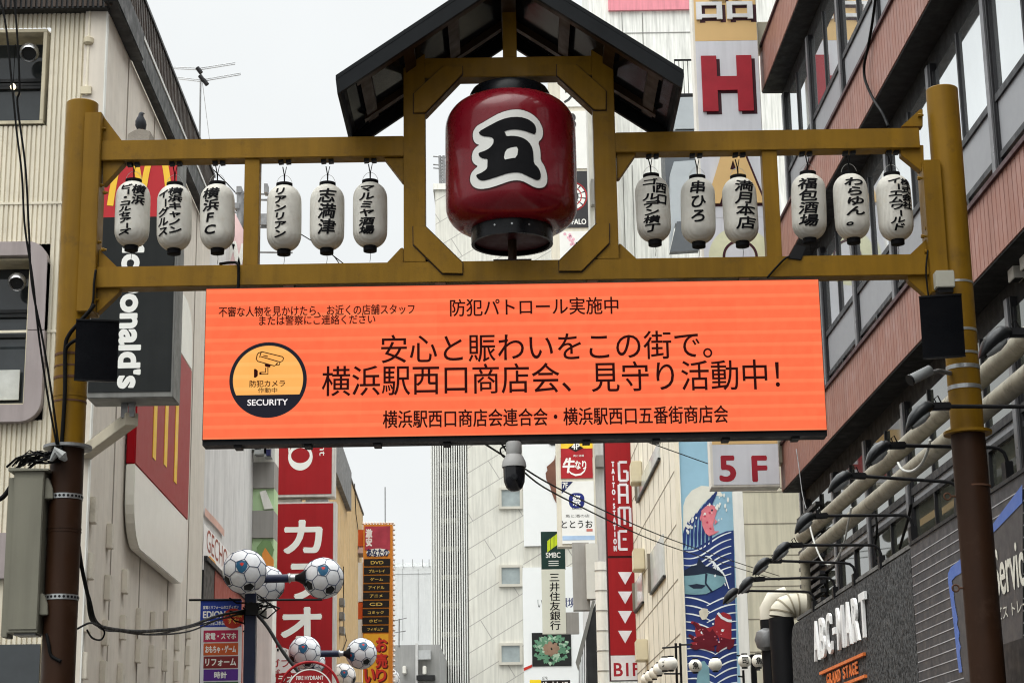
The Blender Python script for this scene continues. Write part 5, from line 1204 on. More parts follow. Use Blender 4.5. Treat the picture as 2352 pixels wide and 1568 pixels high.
def wave(fn, x0, x1):
    global kk
    P_ = [(x0 + (x1 - x0) * j / 14, fn((j) / 14)) for j in range(15)]
    wl.ribbon(MEF, clampA(MEF.pts([q4s(*p) for p in P_])), [.012 + .016 * math.sin(3.0 * (j + .5) / 15) for j in range(15)], c + .0045 + .0002 * kk); kk += 1
for k in range(7): wave(lambda u, k=k: 728 + k * 44 - 118 * u ** 1.4 + 14 * math.sin(u * 6), 786, 1091)
for k in range(6):
    wave(lambda u, k=k: 1020 + k * 52 + 46 * u * u, 786, 960); wave(lambda u, k=k: 1075 + k * 54 - 64 * math.sin(u * 1.6), 935, 1125)
for k in range(6):
    wave(lambda u, k=k: 1352 + k * 48 + 30 * u * u - 12 * math.sin(u * 3), 786, 985); wave(lambda u, k=k: 1388 + k * 48 - 66 * math.sin(u * 1.5), 985, 1130)
for k in range(4): wave(lambda u, k=k: 760 + k * 30 + (150 - k * 10) * u - 50 * math.sin(u * 3.1), 925 + k * 22, 1010 + k * 22)
wl.build('wave_line', mwhite, mur)
mp_([(790, 850), (840, 830), (900, 820), (960, 830), (1010, 850), (1045, 885), (1058, 920), (1030, 950), (985, 975), (930, 1000), (860, 1005), (790, 1000)], c + .013, 'tuna_belly', mteal)
mp_([(790, 850), (840, 822), (870, 815), (885, 770), (900, 790), (925, 822), (970, 832), (1020, 858), (1050, 890), (1000, 880), (940, 868), (860, 880), (790, 885)], c + .015, 'tuna_back', mdark)
mp_([(815, 945), (870, 935), (930, 945), (905, 965), (850, 965)], c + .016, 'tuna_fin', mdark); mp_([(980, 880), (992, 875), (994, 890), (983, 893)], c + .017, 'tuna_eye', mwhite)
mp_([(925, 870), (940, 872), (932, 930), (975, 985), (960, 985), (922, 935)], c + .0175, 'gill', mdark)
oct_ = [(985, 1160), (1000, 1130), (1040, 1115), (1080, 1130), (1092, 1150), (1092, 1330), (1060, 1335), (1050, 1280), (1030, 1340), (1005, 1260), (985, 1300), (960, 1290), (930, 1340), (985, 1365), (920, 1350), (850, 1345), (830, 1310), (875, 1300), (860, 1240), (865, 1200), (830, 1185), (840, 1172), (880, 1185), (905, 1215), (950, 1215), (985, 1200)]
mp_(oct_, c + .013, 'octopus', mred)
mp_([(900, 1340), (915, 1305), (950, 1300), (985, 1340), (985, 1365)], c + .0145, 'octopus_arm', mdred)
for (x, y, r) in ((1035, 1232, 9), (905, 1245, 10), (975, 1190, 7)): mp_([(x + r * math.cos(q), y + r * math.sin(q)) for q in [2 * math.pi * k / 12 for k in range(12)]], c + .0155, 'eye', mwhite)
mp_([(885, 1110), (910, 1090), (940, 1095), (945, 1130), (930, 1160), (905, 1165), (890, 1140)], c + .0145, 'crab', mat('mural_bone', L(214, 206, 186), .5, var=.2, scale=5))
MB().ribbon(MEF, MEF.pts([q4s(*p) for p in ((1005, 1120), (1030, 1150), (1070, 1170), (1095, 1172))]), .05, c + .016).build('rope', mwhite, mur)
fd = MB(); rnd = random.Random(21)
for k in range(26):
    x, y = 800 + rnd.random() * 245, 0; y = 590 - (x - 800) * .88 + rnd.uniform(-26, 44); r = rnd.uniform(3, 9)
    fd.poly(MEF, MEF.pts([q4s(x + r * math.cos(q) * rnd.uniform(.7, 1.3), y + r * 1.5 * math.sin(q)) for q in [2 * math.pi * j / 9 for j in range(9)]]), c + .0082 + k * .0001)
for x, y, r in ((1052, 440, 9), (1060, 465, 6), (1012, 530, 4), (1030, 522, 4), (1015, 440, 6), (1070, 400, 10), (1045, 372, 8)): fd.poly(MEF, MEF.pts([q4s(x + r * .7 * math.cos(q), y + r * 1.7 * math.sin(q)) for q in [2 * math.pi * j / 9 for j in range(9)]]), c + .012)
fd.build('foam_drop', mat('foam_drop', L(226, 226, 218), .5), mur)
oa = MB()
for k, P_ in enumerate(([(990, 1250), (960, 1270), (930, 1255), (915, 1225), (880, 1215), (850, 1180)], [(1000, 1290), (960, 1310), (900, 1285), (860, 1290), (820, 1260)], [(1050, 1280), (1040, 1320), (1010, 1345), (1000, 1370)], [(1080, 1290), (1085, 1330), (1070, 1350)], [(960, 1330), (900, 1320), (860, 1340), (830, 1335)])):
    oa.ribbon(MEF, MEF.pts([q4s(*p) for p in P_]), [.20 - .15 * j / (len(P_) - 1) for j in range(len(P_))], c + .0165 + k * .0004)
oa.build('octopus_arm', mdred, mur)
sk_ = MB()
for k in range(16): x, y = 850 + rnd.random() * 220, 1220 + rnd.random() * 110; sk_.poly(MEF, MEF.pts([q4s(x + 4 * math.cos(q), y + 4 * math.sin(q)) for q in [2 * math.pi * j / 8 for j in range(8)]]), c + .019 + k * .0001)
sk_.build('sucker', mpink, mur)
mp_([(905, 470), (890, 520), (900, 540)], c + .0102, 'fish_fin', mpink); mp_([(985, 520), (1005, 540), (985, 560)], c + .0102, 'fish_fin', mpink)
mp_([(880, 1480), (900, 1430), (920, 1425), (950, 1470), (955, 1600), (865, 1600)], c + .012, 'pale_fish', mteal)

# tall white concrete building with the pink band (above the gate)
LBY = 64.0; LBF = FR(LBY)
lb_ = thing('tall_concrete_building', 'tall white stained concrete building with a pink band and steel balcony', 'building', LBF.p(*LBF.px(1480, 1600)))
conc = mat('white_concrete', L(226, 226, 220), .75, var=.06, scale=.5, streak=.28)
bx0 = LBF.px(1350, 20)[0]
MB().box(LBF, bx0, bx0 + 14, 0, LBF.px(1450, -120)[1], -10, 0).build('wall', conc, lb_)
label_box(LBF, (1396, -60, 1585, 26), .001, .12, 'pink_band', mat('pink_paint', L(216, 138, 148), .6, var=.08, streak=.12), lb_)
cj_ = MB()
for y in (75,): a0, a1, b0, b1 = LBF.rect(1385, y, 1600, y + 1.4); cj_.box(LBF, a0, a1, b0, b1, .001, .02)
for x, y0, y1 in ((1428, 30, 75), (1476, 30, 140), (1413 + 20, 360, 620), (1455, 380, 620)): label_box(LBF, (x, y0, x + 1.5, y1), .001, .02, 'wall_joint', mat('joint_grey2', L(120, 120, 116), .7), lb_)
cj_.build('wall_joint', mat('joint_grey3', L(150, 150, 146), .7), lb_)
dgs = mat('duct_dark', L(84, 88, 92), .45, var=.08); lgs = mat('duct_light', L(158, 164, 168), .4, var=.06)
LBB = FR(56.0)
dk = thing('stepped_duct', 'stepped grey metal duct boxes with a railing on top, left of the tall letter sign', 'duct', LBB.p(*LBB.px(1565, 600)))
label_box(LBB, (1550, 224, 1600, 296), -1.5, 0, 'upper_box', lgs, dk); label_box(LBB, (1528, 300, 1600, 470), -1.5, .0, 'dark_box', dgs, dk)
MB().prism(LBB, LBB.pts([(1537, 410), (1545, 384), (1600, 380), (1600, 520), (1548, 524), (1537, 580)]), .002, .5).build('light_hood', lgs, dk)
MB().prism(LBB, LBB.pts([(1550, 527), (1600, 524), (1600, 592), (1534, 596)]), .502, .8).build('dark_skirt', dgs, dk)
rl = MB(); a0, a1, b0, b1 = LBB.rect(1550, 136, 1600, 222)
rl.box(LBB, a0, a1, b1 - .05, b1, -.05, 0).box(LBB, a0, a1, b0, b0 + .1, -.06, .01)
for k in range(6): a = a0 + (a1 - a0) * k / 5; rl.box(LBB, a, a + .02, b0 + .1005, b1 - .0505, -.04, -.01)
rl.build('railing', MT['black'], dk)

# tall letter sign (HAO ... 5F)
AY = 27.4; ASF = FR(AY)
ts = thing('letter_blade_sign', 'tall grey and tan blade sign with big capital letters ending in 5 F', 'sign', ASF.p(*ASF.px(1715, 1128)))
sgrey = mat('letter_grey', L(196, 197, 202), .5, var=.05, streak=.05); stan = mat('letter_tan', L(206, 172, 118), .5, var=.05); stedge = mat('sign_edge', L(216, 212, 202), .5, var=.08, streak=.12)
ga0, ga1, gb0, _ = ASF.rect(1632, 1008, 1790, 1118)
gtop = ASF.px(1670, -140)[1]
MB().box(ASF, ga0, ga1, gb0, gtop, -.36, 0).build('casing', stedge, ts, bevel=.008)
zl_ = lambda y: ASF.px(1690, y)[1]
ia0, ia1 = ga0 + .035, ga1 - .012
def lpanel(y0, y1, mt_, nm): return MB().box(ASF, ia0, ia1, zl_(y1) + .001, zl_(y0), .001, .008).build(nm, mt_, ts)
lpanel(-130, 94, stan, 'tan_panel'); lpanel(94.5, 500, sgrey, 'grey_panel'); lpanel(500.5, 990, sgrey, 'grey_panel'); lpanel(990.5, 1020, stan, 'tan_panel'); lpanel(1020.5, 1113, sgrey, 'floor_panel')
lr_d = mat('letter_red', L(150, 34, 46), .5); lsh = mat('letter_shade', L(60, 24, 34), .5); lwh = mat('letter_pale', L(214, 214, 214), .5)
def spaced(fr, st, a0, a1, b0, b1, c, mt_, par, depth, bold, gap=.16):
    ws = [.5 if ch == '-' else (.55 if ch == ' ' else (1.2 if ch == 'M' else (.4 if ch == 'I' else 1))) for ch in st]; u = (a1 - a0) / (sum(ws) + gap * (len(st) - 1)); a = a0; mb = MB()
    for ch, w_ in zip(st, ws):
        if ch == '-': mb.box(fr, a, a + u * w_, b0 + (b1 - b0) * .42, b0 + (b1 - b0) * .58, c, c + depth)
        elif ch != ' ': write(mb, fr, ch, (a, a + u * w_, b0, b1), c, bold=bold, depth=depth)
        a += u * (w_ + gap)
    return mb.build('lettering', mt_, par)
def big(st, box, mt_, sh_, bold=.05):
    write(MB(), ASF, st, (box[0] + .055, box[1] + .055, box[2] - .045, box[3] - .045), .0085, bold=bold, depth=.002).build('letter_edge', sh_, ts); write(MB(), ASF, st, box, .012, bold=bold, depth=.03).build('letter', mt_, ts)
big('H', ASF.rect(1612, 130, 1728, 257), lr_d, lsh, .055)
big('A', (ia0 + .06, ia1 - .02, zl_(468), zl_(310)), stan, lsh, .04)
big('口口', (ia0 + .03, ia1 - .05, zl_(46), zl_(6)), lwh, lsh, .05)
big('器', (ia0 + .03, ia1 - .05, zl_(0), zl_(-100)), lwh, lsh, .03)
ca, cb = (ia0 + ia1) / 2 + .06, zl_(590)
for r0, r1, mt_, cc in ((0, .47, mat('ring_pale', L(204, 204, 172), .5), .0095), (.225, .265, lsh, .0125), (0, .22, sgrey, .011)):
    oo = [(max(ia0, min(ia1, ca + r1 * math.cos(q))), cb + r1 * math.sin(q)) for q in [2 * math.pi * k / 44 for k in range(44)]]
    ii = [(ca + r0 * math.cos(q), cb + r0 * math.sin(q)) for q in [-2 * math.pi * k / 44 for k in range(44)]] if r0 else None
    MB().poly(ASF, oo, cc, [ii] if ii else ()).build('ring', mt_, ts)
sign_text(ASF, '5', ASF.rect(1654, 1048, 1688, 1104), .009, lr_d, ts, bold=.045); sign_text(ASF, 'F', ASF.rect(1729, 1048, 1760, 1104), .009, lr_d, ts, bold=.045)
for px in ((1786, 1010, 1830, 1062), (1740, 50, 1786, 112)):
    a0, a1, b0, b1 = FR(27.6).rect(*px); MB().box(FR(27.6), a0, a1 + .25, b0, b1, -.3, 0).build('bracket', mat('bracket_cream', L(190, 184, 164), .6, var=.12, streak=.2), ts, bevel=.01)

# ================================================================ RIGHT BUILDING
RX = 4.6; RF_ = RW(RX); RWN = RW(4.9); TE = 27.7; TN = -6.0
rb = thing('banded_building', 'office building with salmon ribbed bands and grey framed strip windows on the right', 'building', SN * 9 + SV * 12)
MB().box(S0, 5.35, 14, TN, TE - .02, 0, 17).build('core', mat('core_dark', (.05, .05, .05, 1), .8), rb)
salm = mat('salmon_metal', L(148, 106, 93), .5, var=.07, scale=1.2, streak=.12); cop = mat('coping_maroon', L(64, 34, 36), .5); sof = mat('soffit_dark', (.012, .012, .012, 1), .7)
BANDS = [(6.35, 7.0), (9.49, 10.145), (12.63, 13.29), (15.77, 16.4)]
for z0, z1 in BANDS:
    mb = MB(); mb.box(RF_, -TE, -TN, z0, z1, -.55, -.02)
    t_ = TE - .005
    while t_ > 9: mb.box(RF_, -t_, -t_ + .112, z0, z1, -.0195, 0.0); t_ -= .128
    mb.build('cladding_band', salm, rb)
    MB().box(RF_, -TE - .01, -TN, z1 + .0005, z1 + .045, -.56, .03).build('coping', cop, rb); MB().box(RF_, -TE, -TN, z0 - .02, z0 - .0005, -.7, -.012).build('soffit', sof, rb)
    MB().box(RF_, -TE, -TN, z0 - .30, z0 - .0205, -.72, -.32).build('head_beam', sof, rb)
def mirror(name, col, metal, rough=.03, var=.1):
    return mat(name, col, rough, metal, var=var, scale=.7, rvar=.02, spec=.8)
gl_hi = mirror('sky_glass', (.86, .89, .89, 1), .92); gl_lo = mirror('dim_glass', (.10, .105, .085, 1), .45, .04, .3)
alu = mat('window_alu', L(118, 118, 120), .4, .35, var=.1); span = mat('spandrel_grey', L(142, 143, 146), .4, .1, var=.04, rvar=.04); dkf = mat('frame_dark', L(44, 44, 46), .45, .2)
cols = [27.35 - 2.165 * k for k in range(10)]
tagw = 0
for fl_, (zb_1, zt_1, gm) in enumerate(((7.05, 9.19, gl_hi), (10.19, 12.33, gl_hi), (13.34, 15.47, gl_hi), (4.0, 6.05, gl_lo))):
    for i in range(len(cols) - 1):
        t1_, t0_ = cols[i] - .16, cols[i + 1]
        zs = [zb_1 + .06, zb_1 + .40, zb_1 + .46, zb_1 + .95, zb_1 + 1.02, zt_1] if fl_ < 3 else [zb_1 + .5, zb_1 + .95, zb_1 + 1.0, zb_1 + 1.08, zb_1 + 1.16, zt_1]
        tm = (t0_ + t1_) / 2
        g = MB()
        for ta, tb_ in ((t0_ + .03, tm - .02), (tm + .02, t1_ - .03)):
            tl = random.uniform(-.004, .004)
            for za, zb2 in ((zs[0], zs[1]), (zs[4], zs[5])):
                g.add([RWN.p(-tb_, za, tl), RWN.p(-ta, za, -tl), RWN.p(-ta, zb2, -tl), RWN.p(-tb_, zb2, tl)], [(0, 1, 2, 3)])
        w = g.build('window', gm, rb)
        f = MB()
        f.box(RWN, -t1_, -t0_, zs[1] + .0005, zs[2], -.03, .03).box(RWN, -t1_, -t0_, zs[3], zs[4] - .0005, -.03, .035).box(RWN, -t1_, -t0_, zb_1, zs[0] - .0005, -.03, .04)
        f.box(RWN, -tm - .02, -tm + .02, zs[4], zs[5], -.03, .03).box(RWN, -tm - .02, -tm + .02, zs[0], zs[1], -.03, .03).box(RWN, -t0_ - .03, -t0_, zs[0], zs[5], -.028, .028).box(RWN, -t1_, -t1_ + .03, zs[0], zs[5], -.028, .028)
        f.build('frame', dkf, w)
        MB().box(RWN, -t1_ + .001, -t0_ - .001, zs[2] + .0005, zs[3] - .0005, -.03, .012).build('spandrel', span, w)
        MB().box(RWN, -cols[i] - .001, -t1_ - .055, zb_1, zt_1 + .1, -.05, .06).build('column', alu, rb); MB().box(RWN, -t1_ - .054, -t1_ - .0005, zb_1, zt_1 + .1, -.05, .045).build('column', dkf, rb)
# louvres at the far end of the lower strip
lvv = MB()
for k in range(12): lvv.box(RWN, -27.6, -26.0, 4.55 + k * .12, 4.60 + k * .12, .04, .12)
lvv.build('louvre', dkf, rb); MB().box(RF_, -TE, -TE + .10, 0, 6.34, -.6, -.25).build('end_trim', alu, rb)
RSF = RW(3.9)
MB().box(RF_, -TE, -TN, 0, 4.45, -.62, -.31).build('lower_wall', mat('lower_grey', L(100, 100, 102), .5, var=.1, streak=.2), rb)
for (x, y) in ((2346, 618), (2374, 590)):
    t_, z_ = RWN.px(x, y); o = RWN.p(t_, z_, .0)
    vh = MB(); 
    prf = [(.20 * math.cos(q), .20 * math.sin(q)) for q in [math.pi * k / 14 for k in range(15)]]
    top = Fr(o, -SV, ZV, -SN); body = MB()
    body.prism(Fr(o, -SN, ZV, SV), [(0, -.10), (.10, -.10), (.10, .03), (.09, .075), (.06, .10), (.02, .11), (0, .11)], -.09, .09).build('vent_hood', whitep, rb, bevel=.015)
    MB().box(Fr(o, -SN, ZV, SV), .012, .088, -.104, -.1005, -.075, .075).build('vent_opening', darkm, rb)
# storefront
shopf = thing('storefront', 'dark speckled shop front with white block letters and grey pinstriped panels on the right', 'shop front', SN * 4.2 + SV * 18)
stucco = mat('speckled_stone', (.050, .050, .050, 1), .75, var=.15, speckle=.95, spscale=26, bump=.8, bscale=40)
nt_ = stucco.node_tree
pinp = mat('pin_grey', L(70, 69, 71), .5, var=.08, streak=.08); conc2 = mat('rough_cement', (.16, .155, .145, 1), .85, var=.35, streak=.4, bump=.5, bscale=18)
r = .30; z1 = 3.95
prof = [(-23.35, 0), (-16.76, 0), (-16.76, z1)] + [(-23.35 + r - r * math.sin(q), z1 - r + r * math.cos(q)) for q in [math.pi / 2 * k / 8 for k in range(9)]]
MB().prism(RSF, prof, -.95, 0).build('stone_front', stucco, shopf, bevel=.015)
MB().box(RSF, -23.0, -16.77, z1 + .0005, z1 + .07, -.9, -.02).build('cement_ledge', conc2, shopf, bevel=.02)
MB().box(RSF, -16.755, 2, 0, 3.97, -.95, -.0).build('grey_front', pinp, shopf)
MB().box(RSF, -16.755, 2, 3.9705, 4.0, -.6, .012).build('front_cap', darkm, shopf)
ps_ = MB(); pw_ = mat('pin_white', L(176, 174, 176), .5)
k = 0
r5s = zz(2880, 1660, .5738)
for k in range(22):
    z_ = 3.86 - k * .083; ps_.box(RSF, -16.74, -9, z_, z_ + .0075, .0005, .004)
ps_.build('pinstripe', pw_, shopf)
bl_ = [(1250, 775), (1205, 810), (1186, 850), (1186, 900), (1200, 1000), (1212, 1100), (1225, 1200), (1235, 1300), (1245, 1400), (1258, 1500), (1280, 1495), (1270, 1420), (1262, 1360), (1270, 1330), (1256, 1280), (1262, 1240), (1245, 1180), (1250, 1150), (1232, 1060), (1225, 1010), (1222, 960), (1210, 900), (1235, 870), (1265, 855), (1460, 610), (1673, 390), (1673, 270), (1460, 555)]
inner = [(1210, 905), (1222, 960), (1225, 1010), (1232, 1060), (1250, 1150), (1245, 1180), (1262, 1240), (1256, 1280), (1270, 1330), (1262, 1360), (1270, 1420), (1290, 1560), (1360, 1568), (1673, 1568), (1673, 390), (1460, 610), (1265, 855), (1235, 870)]
tse = RSF.px(*r5s(1673, 390))
MB().poly(RSF, RSF.pts([r5s(*p) for p in inner]), .008).build('plain_panel', mat('panel_taupe', L(80, 77, 77), .5, var=.08), shopf)
MB().poly(RSF, RSF.pts([r5s(*p) for p in bl_]), .012).build('blue_stripe', mat('stripe_cobalt', L(86, 112, 178), .5, var=.08), shopf)
MB().box(RSF, -13.0, 0, 0, RSF.px(*r5s(1600, 1400))[1], .013, .35).build('lower_canopy', mat('canopy_black', (.02, .02, .022, 1), .5), shopf)
ivory = mat('letters_ivory', L(226, 222, 208), .45)
ta, _ = RSF.px(*r5s(1492, 870)); tb_, _ = RSF.px(*r5s(1668, 750)); zc0_ = RSF.px(*r5s(1510, 1003))[1]; zc1_ = RSF.px(*r5s(1510, 742))[1]
wS = (tb_ - ta)
sign_text(RSF, 'Service', (ta, ta + wS * 1.28, zc0_, zc1_ + .055), .014, ivory, shopf, bold=.02)
zj0, zj1 = RSF.px(*r5s(1530, 1160))[1], RSF.px(*r5s(1530, 1070))[1]
sign_text(RSF, 'ビス トレーニング', (RSF.px(*r5s(1512, 1100))[0], RSF.px(*r5s(1512, 1100))[0] + wS * 1.75, zj0, zj1), .014, ivory, shopf, bold=.005)
abox = RSF.lrtb(r5s(318, 1290), r5s(662, 1120), r5s(640, 1003), r5s(328, 1438))
zA0 = (RSF.px(*r5s(328, 1438))[1] + RSF.px(*r5s(660, 1252))[1]) / 2; zA1 = (RSF.px(*r5s(322, 1140))[1] + RSF.px(*r5s(640, 1003))[1]) / 2
spaced(RSF, 'ABC-MART', abox[0], abox[1], zA0, zA1, .012, mat('letters_bright', L(242, 242, 240), .4), shopf, .028, .02, .32)
orl = mat('letters_orange', L(226, 120, 60), .5)
gt0, gt1 = RSF.px(*r5s(392, 1530))[0], RSF.px(*r5s(594, 1440))[0]; zg0, zg1 = RSF.px(*r5s(590, 1508))[1], RSF.px(*r5s(590, 1425))[1]
spaced(RSF, 'GRAND STAGE', gt0, gt1, zg0, zg1, .01, orl, shopf, .008, .015, .3)
lt0, lt1 = RSF.px(*r5s(352, 1500))[0], RSF.px(*r5s(640, 1375))[0]
for y in (1374, 1522): z_ = RSF.px(*r5s(636, y))[1]; MB().box(RSF, lt0, lt1, z_ - .022, z_ + .008, .001, .03).build('orange_bar', orl, shopf)

# big ventilation pipes along the wall
pipem = mat('pipe_lagging', L(146, 140, 124), .55, .05, var=.25, scale=4, streak=.0, dirt=(.07, .06, .045, 1), dirtamt=.75)
PIPF = RW(4.35)
for (pa_, nm) in (((246, 745), 'lower of two long grimy insulated pipes above the right shop front'), ((225, 615), 'upper of two long grimy insulated pipes above the right shop front')):
    t_, z_ = PIPF.px(*r5s(*pa_)); o = PIPF.p(t_, z_)
    tp = thing('ventilation_pipe', nm, 'pipe', o, 'insulated pipes above the shop front')
    rr2 = .084
    MB().tube([o, o - SV * 24], rr2, 28).build('pipe', pipem, tp, smooth=True)
    pj = MB()
    for k in range(6): pj.tube([o - SV * (1.2 + 2.3 * k), o - SV * (1.22 + 2.3 * k)], rr2 + .003, 28)
    pj.build('joint_band', pipem, tp, smooth=True)
    if 'lower' in nm: MB().tube([o, o + SV * .05 + Vector((0, 0, -.02)), o + SV * .07 + Vector((0, 0, -.08)), o + SV * .07 + Vector((0, 0, -1.6))], .062, 24).build('elbow', pipem, tp, smooth=True)
# white elbows and black drop pipes at the shop front end
EBF = FR(24.3)
r6 = zz(2700, 1900, .42105)
dp = thing('duct_riser', 'pair of black ducts with white ribbed elbows at the end of the shop front', 'duct', EBF.p(*EBF.px(1800, 1568)))
path = [EBF.p(*EBF.px(*r6(*p))) for p in ((760, 880), (700, 875), (640, 878), (590, 895), (555, 930), (545, 985))]
MB().tube(path, [.155, .155, .155, .155, .155, .155], 24).build('elbow', mat('elbow_white', L(206, 200, 182), .5, var=.15, dirt=(.2, .17, .13, 1), dirtamt=.4), dp, smooth=True)
pe = MB()
for a_, b_ in zip(path[1:-1], path[2:]): pe.tube([a_, a_ + (b_ - a_).normalized() * .02], .162, 24)
pe.build('elbow_seam', mat('seam_tan', L(150, 142, 122), .6), dp, smooth=True)
MB().tube([path[-1] + Vector((0, 0, -.005)), path[-1] + Vector((.06, 0, -4))], .16, 24).build('drop', MT['black'], dp, smooth=True)
q0 = EBF.p(*EBF.px(*r6(463, 980)), -.35); MB().tube([q0, q0 + Vector((.03, 0, -4))], .11, 20).build('drop', MT['black'], dp, smooth=True)
MB().tube([q0 + Vector((.25, 0, .32)), q0 + Vector((.06, 0, .26)), q0 + Vector((0, 0, .14)), q0 + Vector((0, 0, .002))], .11, 20).build('elbow', mat('elbow_cream', L(206, 200, 184), .5, var=.15), dp, smooth=True)
MB().lathe(EBF.p(*EBF.px(*r6(445, 1160)), -.3), [(.02, -.16), (.13, -.1), (.16, 0), (.13, .1), (.02, .16)], 20).build('drum', MT['dsteel'], dp, smooth=True)

# gooseneck floodlights
def floodlight(o, label, first):
    if first is not None: return dup_tree(first, o, label)
    t = thing('floodlight', label, 'floodlight', o, 'black gooseneck floodlights along the shop front')
    E = Fr(o, -SN, ZV, SV)      # a = out over the street, b = up
    MB().box(E, -.03, .03, -.06, .10, -.05, .05).build('bracket', MT['black'], t, bevel=.004)
    pts = [E.p(0, .0, 0), E.p(0, .12, 0), E.p(.015, .17, 0), E.p(.05, .20, 0), E.p(.10, .21, 0), E.p(.74, .235, 0)]
    MB().tube(pts, .014, 12).build('arm', MT['black'], t, smooth=True)
    MB().box(E, .74, .875, .212, .262, -.028, .028).build('ballast', MT['black'], t, bevel=.008)
    st_ = [(.85, .245, .02, .02), (.872, .248, .052, .031), (.905, .236, .078, .044), (.955, .200, .085, .048), (1.005, .152, .074, .037), (1.037, .108, .042, .016), (1.048, .09, .009, .004)]
    mb = MB(); n = 18
    for a, b, w, hh in st_:
        for k in range(n): q = 2 * math.pi * k / n; mb.v.append(E.p(a + hh * math.sin(q) * .55, b + hh * math.sin(q) * .85, w * math.cos(q)))
    for i in range(len(st_) - 1):
        for k in range(n): mb.f.append((i * n + k, i * n + (k + 1) % n, (i + 1) * n + (k + 1) % n, (i + 1) * n + k))
    mb.f.append(tuple(range(n))[::-1]); mb.f.append(tuple((len(st_) - 1) * n + k for k in range(n)))
    mb.build('head', mat('lamp_black', (.014, .015, .016, 1), .35), t, smooth='all')
    ln = MB()
    for a, b, w, hh in [(.895, .193, .046, .022), (.935, .160, .063, .030), (.975, .130, .055, .026), (1.01, .100, .032, .012)]:
        for k in range(12): q = 2 * math.pi * k / 12; ln.v.append(E.p(a + hh * math.sin(q) * .55, b + hh * math.sin(q) * .8, w * math.cos(q)))
    for i in range(3):
        for k in range(12): ln.f.append((i * 12 + k, i * 12 + (k + 1) % 12, (i + 1) * 12 + (k + 1) % 12, (i + 1) * 12 + k))
    ln.build('lens', mat('lamp_glass', (.25, .26, .26, 1), .15), t, smooth='all')
    MB().tube([E.p(.80, .26, 0), E.p(.82, .31, .0), E.p(.845, .29, .0), E.p(.83, .25, 0)], .005, 6).build('lead', MT['cable'], t)
    return t
LT = [(10.4, 'nearest gooseneck floodlight, cut off at the right picture edge'), (12.25, 'gooseneck floodlight half hidden by the right post under the bullet camera'), (13.65, 'gooseneck floodlight level with the flange of the right post'), (15.1, 'gooseneck floodlight in front of the pipes left of the brown right post'), (16.73, 'gooseneck floodlight standing where the pinstriped panels meet the speckled front'), (18.1, 'gooseneck floodlight over the last letter of the white shop name'),
      (19.4, 'gooseneck floodlight over the middle of the white shop name'), (20.5, 'gooseneck floodlight next to last before the black ducts'), (21.8, 'farthest gooseneck floodlight, above the black ducts')]
f0 = None
for t_, lab in LT:
    o = RSF.p(-t_, 4.04 if t_ < 16.75 else 3.97, -.03)
    f = floodlight(o, lab, f0); f0 = f0 or f
    if f is not f0: f.rotation_euler = (0, R_(random.uniform(-3, 3)), R_(random.uniform(-3, 3)))
# loose cables hanging at the shop front
def cable(pts, r, mt_, label, name='cable', n=6, sub=8):
    P = [Vector(p) for p in pts]; out_ = []
    for i in range(len(P) - 1):
        p0, p1, p2, p3 = P[max(i - 1, 0)], P[i], P[i + 1], P[min(i + 2, len(P) - 1)]
        for k in range(sub):
            u = k / sub; out_.append(.5 * ((2 * p1) + (p2 - p0) * u + (2 * p0 - 5 * p1 + 4 * p2 - p3) * u * u + (3 * p1 - p0 - 3 * p2 + p3) * u ** 3))
    out_.append(P[-1]); return tag(MB().tube(out_, r, n).build(name, mt_, None, smooth='all'), label, 'cable')
def wpath(fr, ps, q=None, c=0): return [fr.p(*fr.px(*(q(*p) if q else p), c), c) for p in ps]
CBF = RW(4.15)
cable(wpath(CBF, [(270, 520), (300, 640), (350, 760), (400, 795), (450, 760), (500, 640), (520, 540), (545, 420)], r5s), .012, MT['cablew'], 'pale cable looping down in front of the lower pipe near the shop name')
cable(wpath(CBF, [(850, 130), (880, 175), (940, 185), (1000, 140), (1040, 60), (1060, -20)], r5s), .013, MT['cablew'], 'pale cable looping off the lower pipe beside the right post')
cable(wpath(RW(4.56), [(185, 40), (205, 180), (225, 330), (250, 430)], r5s), .007, MT['dsteel'], 'thin pale cable running down the end of the salmon band')
cable(wpath(CBF, [(935, 400), (915, 500), (880, 620), (860, 690)], r5s), .014, MT['cable'], 'black cable dropping from the pipes to the cement ledge')
cable(wpath(CBF, [(700, 440), (712, 560), (700, 680), (712, 770)], r5s), .012, MT['cable'], 'black cable dropping behind the sixth floodlight arm')
r4s = zz(2880, 0, .5101)
cable(wpath(RW(4.55), [(795, -40), (765, 180), (735, 350), (708, 480), (715, 590), (770, 720), (840, 830), (885, 930)], r4s), .016, MT['cable'], 'black cable hanging down across the upper salmon band')
